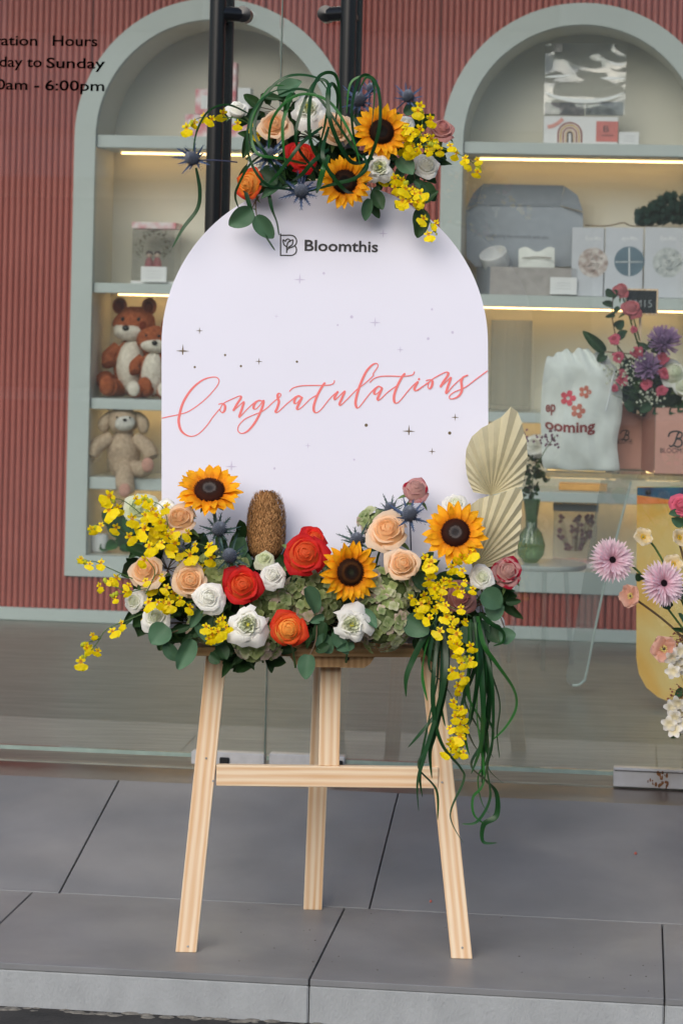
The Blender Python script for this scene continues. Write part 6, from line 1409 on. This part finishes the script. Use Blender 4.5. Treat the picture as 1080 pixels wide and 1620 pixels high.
for (fx_, fy_, r_, m__) in ((898, 630, 13, M_coral2), (925, 620, 10.5, M_terr), (914, 650, 12, M_terr)):
    mb = MB(); poly = []
    for k in range(40):
        q = 2 * PI * k / 40; rr = r_ * (.50 + .50 * abs(math.cos(2.5 * q)) ** .55); poly.append(on_bag(wp(fx_ + rr * math.cos(q), fy_ + rr * math.sin(q), BV)))
    inn = [on_bag(wp(fx_ + r_ * .24 * math.cos(2 * PI * k / 40), fy_ + r_ * .24 * math.sin(2 * PI * k / 40), BV)) for k in range(40)]
    mb.add(poly + inn, [(k, (k + 1) % 40, (k + 1) % 40 + 40, k + 40) for k in range(40)]); mb.build('printed_flower', m__, t, fix=False)
MB().tube(catmull([wp(958, 650, BV - .01), wp(964, 625, BV - .005), wp(968, 600, BV + .0), wp(972, 588, BV)], 5), .0022, 6).build('drawstring', M_white, t)
# pink flower boxes
def pinkbox(x0, xs, x1, ytop, v, label, logo):
    t = thing('flower_box', label, 'flower box', wp((xs + x1) / 2, 752, v), 'pink flower boxes'); t.location.z = zt
    (a, h), (b, _) = on_v(xs, ytop, v), on_v(x1, ytop, v); dp = .15; w_ = b - a
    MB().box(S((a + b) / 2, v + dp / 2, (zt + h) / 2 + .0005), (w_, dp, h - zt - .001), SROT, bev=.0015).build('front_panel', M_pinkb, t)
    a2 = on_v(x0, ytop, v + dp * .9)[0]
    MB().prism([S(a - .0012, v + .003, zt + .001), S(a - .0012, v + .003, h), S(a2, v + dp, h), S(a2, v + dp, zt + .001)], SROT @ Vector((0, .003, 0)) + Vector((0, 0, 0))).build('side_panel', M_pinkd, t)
    if logo:
        k = 1 if logo == 1 else .62; cx_ = logo == 1 and 1068 or 988; cy_ = logo == 1 and 694 or 688
        for L_ in ([(-10, 10), (-6, 12), (-1, 6), (3, -6), (6, -10)], [(-11, -3), (-8, -10), (2, -12), (10, -9), (9, -2), (1, 0)], [(1, 0), (9, 2), (10, 9), (4, 13), (-3, 10)]):
            C = catmull([wp(cx_ + x * k, cy_ + y * k, v - .001) for x, y in L_], 5); ribbon(C, [.0045 * k] * len(C), SROT @ Vector((0, -1, 0)), drift=2e-5).build('monogram', M_dkprint, t)
        x0_, x1_ = (1044, 1098) if logo == 1 else (976, 1000)
        text('lettering', 'BLOOMTHIS', .02, face_M(wp(x0_, cy_ + 22 * k, v - .001)), M_dkprint, t, width=wh(x1_, 700, v)[0] - wh(x0_, 700, v)[0])
    return t
pinkbox(1016, 1037, 1100, 645, TV + .04, 'pink flower box with black script B logo at the right edge of the shop table', 1)
pinkbox(960, 976, 1024, 640, TV + .20, 'second pink flower box standing behind the cotton bag', 2)
cd_ = thing('card_holder', 'low clear acrylic card holder in front of the cotton bag', 'card holder', wp(990, 752, TV + .01)); cd_.location.z = zt
card(968, 747, 1015, 757, TV + .004, .02, 'plate', M_acr, cd_)
# bouquet: each bloom is a thing
BQ = TV + .10
def bat(x, y, dv_=0): return wp(x, y, BQ + dv_)
def bq(K, name, label, cat, x, y, r, rk, d, m, dv_=0, group=None, stem=True):
    return place(K, name, label, cat, bat(x, y, dv_), SROT @ FV(*d), m, sc=r * 7.4 / F / rk, group=group, stem=[bat(x, y + 3, dv_ + .01), bat((x + 1040) / 2, (y + 640) / 2, .05), bat(1045, 650, .05)] if stem else None)
M_pk = petal_mat('pink_rose_petal', (232, 150, 150), (220, 120, 128), streak=.08); M_pkl = petal_mat('pink_spray_petal', (236, 130, 150), (230, 110, 136), streak=.08)
M_mum = petal_mat('lilac_mum_petal', (150, 112, 158), (196, 164, 204), streak=.06)
PK = dict(p=M_pk, c=M_pk, g=M_cal); PS = dict(p=M_pkl, c=M_pkl, g=M_cal)
K_mum = [k_daisy([(30, .005, .036, .0058, -.15, .9, -.006, P_spoon), (28, .005, .035, .0056, .2, .9, -.002, P_spoon), (26, .005, .031, .0055, .55, .8, .001, P_spoon), (22, .004, .026, .005, .9, .7, .003, P_spoon), (12, .002, .020, .005, 1.2, .4, .004, P_spoon)], .006, .004, 30, seed=4)]
K_sp = [k_rose(.016, 12, .6, .06, seed=21, high=.8)]
bq(K_bud[0], 'rose', 'pink rose standing highest in the shop bouquet, left of the chalkboard', 'rose', 982, 458, 14, .0265, (.3, .6), PK)
bq(K_bud[1], 'rose', 'open pink rose in front of the black price chalkboard', 'rose', 998, 487, 18, .0265, (.2, .5), PK)
for x, y, r, lab, d in ((1050, 540, 30, 'upper lilac chrysanthemum of the shop bouquet', (.1, .9)), (1024, 580, 26, 'lower lilac chrysanthemum of the shop bouquet', (-.2, .5))):
    bq(K_mum[0], 'chrysanthemum', lab, 'chrysanthemum', x, y, r, .042, d, dict(p=M_mum, d=M_mum), dv_=-.04, group='lilac chrysanthemums')
for i, (x, y, lab) in enumerate(((971, 536, 'small pink spray rose highest at the left of the shop bouquet'), (1002, 521, 'pink rosebud on a thin green stalk below the chalkboard'), (977, 564, 'small pink spray rose left, over the cotton bag'), (1006, 556, 'small pink spray rose left of the lower chrysanthemum'),
                               (982, 600, 'small pink spray rose lowest left of the shop bouquet'), (1021, 607, 'deep pink spray rose under the lower chrysanthemum'), (1046, 617, 'pink spray rose nearest the box rim'), (1047, 565, 'pink spray rose between the two chrysanthemums'), (1050, 588, 'pink spray rose right of the lower chrysanthemum'), (983, 588, 'pink spray bud beside the lowest left spray rose'), (972, 613, 'pink bud tip at the lower left of the bouquet'))):
    bq(K_sp[0], 'spray_rose', lab, 'small rose', x, y, 5.5 if 'bud' in lab else 9, .016, (R_.uniform(-.4, .4), R_.uniform(.1, .6)), PS, dv_=-.05, group='pink spray roses')
bq(K_bud[0], 'eustoma', 'creamy white bloom at the right edge of the shop bouquet', 'white flower', 1066, 590, 24, .0265, (.1, .3), WG, dv_=-.03)
bq(K_bud[1], 'eustoma', 'second creamy white bloom cut by the right edge, lower', 'white flower', 1082, 612, 20, .0265, (.1, .3), WG, dv_=-.04)
t = thing('babys_breath', 'tiny white babys breath sprinkled through the shop bouquet', 'filler flower', bat(1000, 620)); mb = MB(); sm = MB()
for k in range(150):
    c_ = R_.choice(((965, 580, 12, 22), (1030, 630, 22, 18), (1000, 570, 22, 20), (990, 600, 20, 16))); p = bat(c_[0] + R_.gauss(0, c_[2] * .55), c_[1] + R_.gauss(0, c_[3] * .55), R_.uniform(-.08, -.02)); rr = R_.uniform(.0022, .0042)
    mb.ball(p, rr, 6, 4)
mb.build('tiny_blooms', M_white if False else MATS['white_petal'], t, smooth=True, kind='stuff')
for k in range(24): sm.tube([bat(R_.uniform(955, 1055), R_.uniform(560, 640), -.05), bat(1030, 650, 0)], .0007, 4)
sm.build('stem', M_stem, t)
t = thing('bouquet_foliage', 'dark green leaves filling the shop bouquet above the pink box', 'foliage', bat(1030, 640))
for k in range(80):
    a_ = R_.uniform(0, 2 * PI); x_, y_ = 1025 + 50 * math.cos(a_) * R_.random() ** .5, 595 + 45 * math.sin(a_) * R_.random() ** .5
    p = bat(x_, y_, R_.uniform(-.02, .06)); q = bat(x_ + R_.uniform(-22, 22), y_ + R_.uniform(-18, 18), R_.uniform(-.05, .05))
    if (q - p).length > .008: leaf_on(t, p, q, .6, R_.choice((M_fill, M_eucd)), kind=R_.randrange(3))
for x0, y0, x1, y1 in ((1000, 650, 985, 636), (1030, 640, 1010, 652), (1045, 640, 1030, 655), (1070, 640, 1056, 655), (1085, 640, 1070, 652)): leaf_on(t, bat(x0, y0, -.05), bat(x1, y1, -.06), .7, M_eucd, 0)
mb = MB().ball(bat(1035, 625, .06), (.10, .05, .06), 14, 10, jit=.2); mb.build('dense_core', M_fill, t, smooth=True)
t = thing('eucalyptus_sprig', 'eucalyptus twig rising left of the pink roses in the shop bouquet', 'leaf sprig', bat(985, 600))
MB().tube(catmull([bat(985, 600), bat(975, 540), bat(968, 500), bat(970, 462)], 6), .0018, 5).build('stem', M_stemb, t)
for x0, y0, x1, y1, w_ in ((970, 462, 957, 470, 1.1), (970, 470, 980, 460, .9), (968, 482, 950, 480, .6), (970, 492, 982, 492, 1.0), (972, 498, 955, 502, .4), (974, 518, 988, 505, .8), (977, 535, 995, 524, .7)): leaf_on(t, bat(x0, y0), bat(x1, y1, -.02), w_, M_eucd, 0)
t = thing('broad_leaf', 'long folded dark green leaf jutting left from the shop bouquet', 'leaf', bat(980, 555)); leaf_on(t, bat(956, 556, -.02), bat(922, 524, -.04), .5, M_eucd, 1); leaf_on(t, bat(958, 560, -.03), bat(943, 572, -.04), .8, M_eucd, 0); MB().tube([bat(956, 556, -.02), bat(1000, 560, 0)], .002, 6).build('stem', M_stemb, t)
t = thing('chalkboard', 'small black chalkboard price sign reading RM15 in chalk', 'price sign', bat(1013, 476, .03))
card(989, 456, 1040, 498, BQ + .03, .006, 'wooden_frame', M_pine, t); card(991.5, 458.5, 1037.5, 495.5, BQ + .0285, .003, 'board', mat('chalk_black', (26, 32, 36), rough=.7), t)
text('chalk_writing', 'RM15', .03, face_M(wp(994, 485, BQ + .0275)), mat('chalk', (170, 176, 176), rough=.9), t, width=wh(1031, 480, BQ)[0] - wh(994, 480, BQ)[0], bold=-.0003)
MB().box(S(on_v(1013, 480, BQ)[0], BQ + .042, on_v(1013, 560, BQ)[1]), (.008, .008, .34), SROT).build('pick', M_pine, t)
# posy in green bulb vase, on a small round table
RV = 7.75; rt_h = on_v(858, 892, RV + .02)[1]
t = thing('side_table', 'small round white side table with thin clear legs behind the lower palm fan', 'side table', wp(858, 1000, RV + .05)); t.location.z = H2
c = S(on_v(858, 892, RV)[0], RV + .06, rt_h)
MB().lathe([(0, -.016), (.125, -.016), (.130, -.010), (.130, 0), (0, 0.0)], c, 40).build('tabletop', mat('white_table', (196, 204, 204), rough=.3, var=.02), t, smooth=True)
for k in range(3):
    q_ = k * 2.094 + .5; MB().tube([c + Vector((math.cos(q_) * .08, math.sin(q_) * .08, -.016)), c + Vector((math.cos(q_) * .11, math.sin(q_) * .11, H2 + .003 - rt_h))], .007, 10).build('leg', M_acr, t, smooth=True)
vz = thing('bulb_vase', 'green ribbed glass vase with round bulb base, half hidden by the palm fan', 'vase', wp(836, 890, RV)); vb = S(on_v(838, 890, RV)[0], RV + .04, rt_h + .001); vz.location = vb
k_ = 7.8 / F
MB().lathe([(0, 0), (10 * k_, 0), (20 * k_, 12 * k_), (22 * k_, 28 * k_), (17 * k_, 46 * k_), (9 * k_, 56 * k_), (9 * k_, 70 * k_), (12 * k_, 92 * k_), (13 * k_, 100 * k_), (12.4 * k_, 100 * k_), (10 * k_, 80 * k_), (8 * k_, 56 * k_), (0, 40 * k_)], vb, 84, rib=.03, nrib=21).build('glass', M_greeng, vz, smooth=True)
t = thing('posy_foliage', 'small dark leaves of the posy in the bulb vase', 'foliage', wp(845, 760, RV))
for k in range(60):
    x_, y_ = R_.choice(((840 + R_.gauss(0, 9), 770 + R_.gauss(0, 12)), (850 + R_.gauss(0, 8), 745 + R_.gauss(0, 14)), (842 + R_.gauss(0, 8), 725 + R_.gauss(0, 10)))); p = wp(x_, y_, RV + R_.uniform(-.03, .03)); q = wp(x_ + R_.uniform(-9, 12), y_ + R_.uniform(-4, 11), RV + R_.uniform(-.04, .02))
    if (q - p).length > .006: leaf_on(t, p, q, .7, M_fill, kind=R_.randrange(2))
MB().tube([wp(838, 800, RV + .03), wp(842, 760, RV), wp(850, 720, RV)], .002, 6).build('stem', M_stem, t)
place(K_ran[0], 'ranunculus', 'white ranunculus in the posy behind the upper palm fan', 'white flower', wp(845, 704, RV - .03), SROT @ FV(.1, .4), WH, sc=19 * 7.7 / F / .0262)
M_wax = petal_mat('waxflower', (120, 74, 104), (170, 140, 160)); t = thing('waxflower_sprig', 'mauve waxflower sprig leaning right over the cotton bag', 'filler flower', wp(860, 700, RV - .55))
WVx = 7.08
C = catmull([wp(848, 740, WVx), wp(862, 712, WVx), wp(878, 690, WVx)], 6); MB().tube(C, .0012, 5).build('stem', M_stem, t)
mb = MB()
for k in range(30): p = wp(868 + R_.gauss(0, 9), 692 + R_.gauss(0, 7), WVx + R_.uniform(-.02, .01)); inst('bloom', K_flo[k % 3], M_wax, t, frame_to(p - t.location, FV(R_.uniform(-1, 1), R_.uniform(-.5, 1)), 0, .42))
for k in range(14): p = wp(832 + R_.gauss(0, 4), 690 + R_.gauss(0, 9), WVx + R_.uniform(-.02, .01)); inst('bloom', K_flo[k % 3], M_wax, t, frame_to(p - t.location, FV(R_.uniform(-1, 1), R_.uniform(-.5, 1)), 0, .45))
# flower box on the bottom of the right niche
V = WV + .10; t = thing('flower_gift_box', 'clear box of dried mauve flowers on the floor of the right niche', 'gift box', wp(908, 878, V)); t.location.z = g4 if False else gb
(a, zt2), (b, _) = on_v(876, 800, V), on_v(945, 800, V)
zlow = gb
MB().box(S((a + b) / 2, V + .05, (zlow + zt2) / 2), (b - a, .10, zt2 - zlow - .004), SROT).build('clear_cover', M_clear, t)
MB().box(S((a + b) / 2, V + .05, zt2 - .006), (b - a + .006, .106, .022), SROT, bev=.001).build('lid', M_gbox2, t)
MB().box(S((a + b) / 2, V + .05, zlow + .012), (b - a + .004, .104, .022), SROT, bev=.001).build('base', M_floral, t)
M_dry = petal_mat('dried_mauve', (110, 66, 84), (150, 98, 112))
sm = MB()
for k in range(50):
    x_, y_ = R_.uniform(882, 938), R_.uniform(815, 868); p = wp(x_, y_, V + R_.uniform(.02, .07)); inst('dried_bloom', K_flo[k % 3], M_dry, t, frame_to(p - t.location, FV(R_.uniform(-1, 1), R_.uniform(-1, 1)), 0, .9)); sm.tube([p, wp(908 + (x_ - 908) * .4, 872, V + .05)], .0008, 4)
sm.build('stem', M_stemb, t)
# second small box on the lower shelf behind the bag and table
t = thing('gift_box', 'small orange fronted box on the lowest right shelf under the cotton bag', 'gift box', wp(905, 779, WV + .1)); t.location.z = g4; box_on(884, 960, 765, g4, WV + .08, .08, mat('amber_box', (226, 170, 96), rough=.5), t)

# ================================================================== ARTIFICIAL FLOWERS OUTSIDE AT THE RIGHT EDGE
OD = 5.0
st_t = thing('flower_stand', 'slim white stand holding the pastel artificial flowers just beyond the right edge', 'stand', at(1150, 1480, OD)); st_t.location.z = 0
MB().box(Vector((st_t.location.x + .03, OD + .05, .34)), (.16, .16, .68), bev=.004).build('post', mat('stand_white', (214, 212, 208), rough=.6), st_t)
root = (1128, 1060, OD + .02)
def ofl(K, name, label, cat, x, y, r, rk, d, m, via=None, dd=0, group=None, sm_=None):
    return place(K, name, label, cat, at(x, y, OD + dd), FV(*d), m, sc=r * OD / F / rk, group=group, stem=[at(x, y, OD + dd + .01)] + ([at(*via, OD + .01)] if via else []) + [at(*root)], stem_m=sm_ or M_stem, stem_r=.0022)
M_ger = petal_mat('pale_gerbera_petal', (224, 172, 188), (246, 228, 234), mid=(238, 206, 218), streak=.05)
M_gerd = disc_mat('gerbera_disc', [(0, (40, 24, 34)), (.5, (24, 16, 22)), (1, (70, 36, 50))])
P_ger = lambda t: max(.04, (.45 + .55 * math.sin(PI * .6 * t)) if t < .72 else (.97 - 2.9 * (t - .72)))
K_ger = k_daisy([(34, .010, .041, .0074, .0, .1, -.003, P_ger), (34, .009, .039, .0070, .2, -.3, .0, P_ger), (28, .008, .032, .0064, .42, .3, .002, P_ger), (20, .007, .022, .005, .75, -.5, .003, P_ger)], .0085, .004, 120, seed=9, dn=6)
add_sepals(K_ger, 8, .018, .008)
ofl(K_ger, 'gerbera', 'pale pink gerbera with black eye farthest left of the pastel flowers', 'gerbera', 968, 886, 37, .050, (.15, .25), dict(p=M_ger, d=M_gerd, g=M_cal), (1010, 905), -.02, 'pale pink gerberas')
ofl(K_ger, 'gerbera', 'pale pink gerbera with black eye in front of the gold panel', 'gerbera', 1049, 923, 38, .050, (.3, .25), dict(p=M_ger, d=M_gerd, g=M_cal), (1090, 960), -.04, 'pale pink gerberas')
def k_poppy(R, seed):
    r = random.Random(seed); L = []
    for i in range(5):
        q = strip(R * 1.02, R * 1.5, lambda t: max(.1, math.sin(PI * (.08 + .62 * t) ** .8)), curve=-.1 - .9, cup=.25, nl=9, nw=8, ruf=.06, rf=14, seed=r.uniform(0, 5), rise=.75 + .12 * (i % 2))
        L.append(('petal', q.mesh('petal', True, fix=False), rotz(2 * PI * i / 5 + r.uniform(-.1, .1)), 'p'))
    mb = MB()
    for k in range(60):
        a = r.uniform(0, 6.28); rr = R * r.uniform(.12, .30); p = Vector((math.cos(a) * rr * .5, math.sin(a) * rr * .5, 0)); q = Vector((math.cos(a) * rr, math.sin(a) * rr, R * r.uniform(.2, .34))); mb.tube([p, q], .0004, 3); mb.ball(q, .0011, 5, 3)
    L.append(('stamens', mb.mesh('stamens', True), Matrix.Identity(4), 's')); L.append(('seed_pod', MB().ball((0, 0, R * .16), (R * .13, R * .13, R * .16), 12, 8).mesh('seed_pod', True), Matrix.Identity(4), 'd')); return L
K_pop = [k_poppy(.03, s_) for s_ in (1, 2)]
M_cream = petal_mat('cream_poppy_petal', (238, 206, 120), (244, 232, 204)); M_ppk = petal_mat('peach_poppy_petal', (214, 150, 120), (240, 196, 176), mid=(232, 178, 156)); M_stmn = mat('poppy_stamens', (232, 214, 130), rough=.6); M_pod = mat('poppy_pod', (150, 150, 96), rough=.6)
PC = dict(p=M_cream, s=mat('yellow_stamens', (236, 196, 30), rough=.6), d=M_pod); PP = dict(p=M_ppk, s=M_stmn, d=mat('dark_pod', (84, 76, 60)))
for x, y, r, d, m_, lab, via, k in ((1016, 850, 17, (.1, .3), PC, 'cream poppy on a bare curved stem in front of the gold panel', (1045, 882), 0), (1072, 851, 17, (.6, .3), PC, 'cream poppy cut by the right edge beside the pink carnation', None, 1),
                                    (1063, 893, 18, (.1, .35), PC, 'cream poppy with yellow heart above the second gerbera', None, 0), (999, 944, 21, (-.7, .3), PP, 'peach poppy seen from the side below the left gerbera', (1060, 990), 1), (1049, 1027, 24, (-.05, .15), PP, 'open peach poppy with dark centre low at the right', (1080, 1040), 0)):
    ofl(K_pop[k], 'poppy', lab, 'poppy', x, y, r, .034, d, m_, via, -.01, 'artificial poppies', M_stemb if 'side' in lab else None)
ofl(K_ran[1], 'carnation', 'bright pink ruffled flower at the right edge above the cream poppies', 'pink flower', 1078, 800, 21, .0262, (-.2, .4), dict(p=M_pkl, c=M_pkl, g=M_cal))
t = thing('artificial_leaves', 'green and teal leaves among the pastel artificial flowers at right', 'foliage', at(1085, 950, OD))
for x0, y0, x1, y1, w_ in ((1075, 812, 1056, 815, .7), (1080, 830, 1060, 818, .7), (1062, 960, 1040, 945, .6), (1085, 930, 1072, 950, .8), (1085, 1000, 1060, 995, .3), (1080, 1090, 1066, 1105, .6), (1075, 1160, 1060, 1170, .6), (1014, 918, 1006, 905, .8), (1082, 985, 1070, 970, .5)):
    leaf_on(t, at(x0, y0, OD), at(x1, y1, OD - .01), w_, R_.choice((M_eucd, M_euc)), 0)
MB().tube([at(1080, 830, OD), at(1100, 950, OD + .02), at(*root)], .002, 5).build('stem', M_stem, t)
P_orch = lambda t: max(.08, math.sin(PI * (.08 + .84 * t) ** .9) ** .7)
mb = MB()
for k in range(5):
    q = strip(.021, .017, P_orch, curve=-.7, cup=.25, nl=6, nw=4, ruf=.05, rise=.35, seed=k); M = rotz(PI / 2 + k * 2 * PI / 5); mb.add([M @ v for v in q.v], q.f, q.t)
K_wor = mb.mesh('blossom', True, fix=False)
M_worch = petal_mat('white_orchid', (236, 226, 190), (246, 244, 240), streak=.03)
for lab, pts in (('upper cluster of white artificial blossoms at the right edge', [(1062, 1040), (1075, 1030), (1070, 1055), (1083, 1058), (1064, 1062), (1085, 1040)]), ('lower cluster of white artificial blossoms hanging at the right edge', [(1060, 1120), (1072, 1112), (1066, 1135), (1080, 1128), (1058, 1145), (1074, 1150), (1084, 1145), (1086, 1115), (1067, 1156)])):
    t = thing('blossom_cluster', lab, 'white blossoms', at(*pts[0], OD), 'white artificial blossoms'); sm = MB()
    for x, y in pts:
        p = at(x, y, OD + R_.uniform(-.03, .0)); b = inst('blossom', K_wor, M_worch, t, frame_to(p - t.location, FV(R_.uniform(-.7, .5), R_.uniform(-.5, .5)), R_.uniform(0, 6), .78)); sm.tube([p + Vector((0, .002, 0)), at(1100, y - 20, OD)], .0008, 4)
    sm.build('stem', M_stemb, t)
for lab, cx_, cy_ in (('rust brown dried berry spray beside the open peach poppy', 1076, 1010), ('rust brown dried berry spray over the lower white blossoms', 1074, 1098)):
    t = thing('berry_spray', lab, 'dried berries', at(cx_, cy_, OD), 'dried berry sprays'); sm = MB(); mb = MB()
    for k in range(46): p = at(cx_ + R_.gauss(0, 9), cy_ + R_.gauss(0, 11), OD + R_.uniform(-.02, .02)); mb.ball(p, R_.uniform(.0012, .0024), 5, 4); sm.tube([p, at(cx_ + 12, cy_ + R_.uniform(-6, 6), OD)], .0004, 3)
    mb.build('berries', MATS.get('berry') or mat('berry', (126, 62, 44), rough=.5, var=.25, scale=200), t, smooth=True, kind='stuff'); sm.build('stem', M_stemb, t)
# crumbs on the tiles
for x, y, lab in ((681, 1428, 'tiny pink pebble on the tiles left of the right leg'), (1005, 1352, 'tiny orange crumb on the ramp tiles at far right'), (1010, 1437, 'tiny red crumb on the joint at the right')):
    if y < 1430:
        r = ray(x, y); 
        # on the ramp plane
        u, h = on_v(x, y, v1); Y = 5.3
        for _ in range(12):
            p = Vector((r.x * Y, Y, EYE + r.z * Y)); v_ = p.x * math.sin(PSI) + p.y * math.cos(PSI); tgt = max(0, (v_ - v1)) * math.tan(TH) + .0; Y += (p.z - tgt) * .9 / max(.1, -r.z) * .5
        p = Vector((r.x * Y, Y, EYE + r.z * Y))
    else: u, v_ = on_h(x, y, 0); p = S(u, v_, 0)
    o = MB().ball(p + Vector((0, 0, .002)), .003, 8, 6, jit=.3, jf=300).build('crumb', mat('crumb_red', (190, 104, 92)) if 'crumb_red' not in MATS else MATS['crumb_red'], None, smooth=True); tag(o, lab, 'crumb')
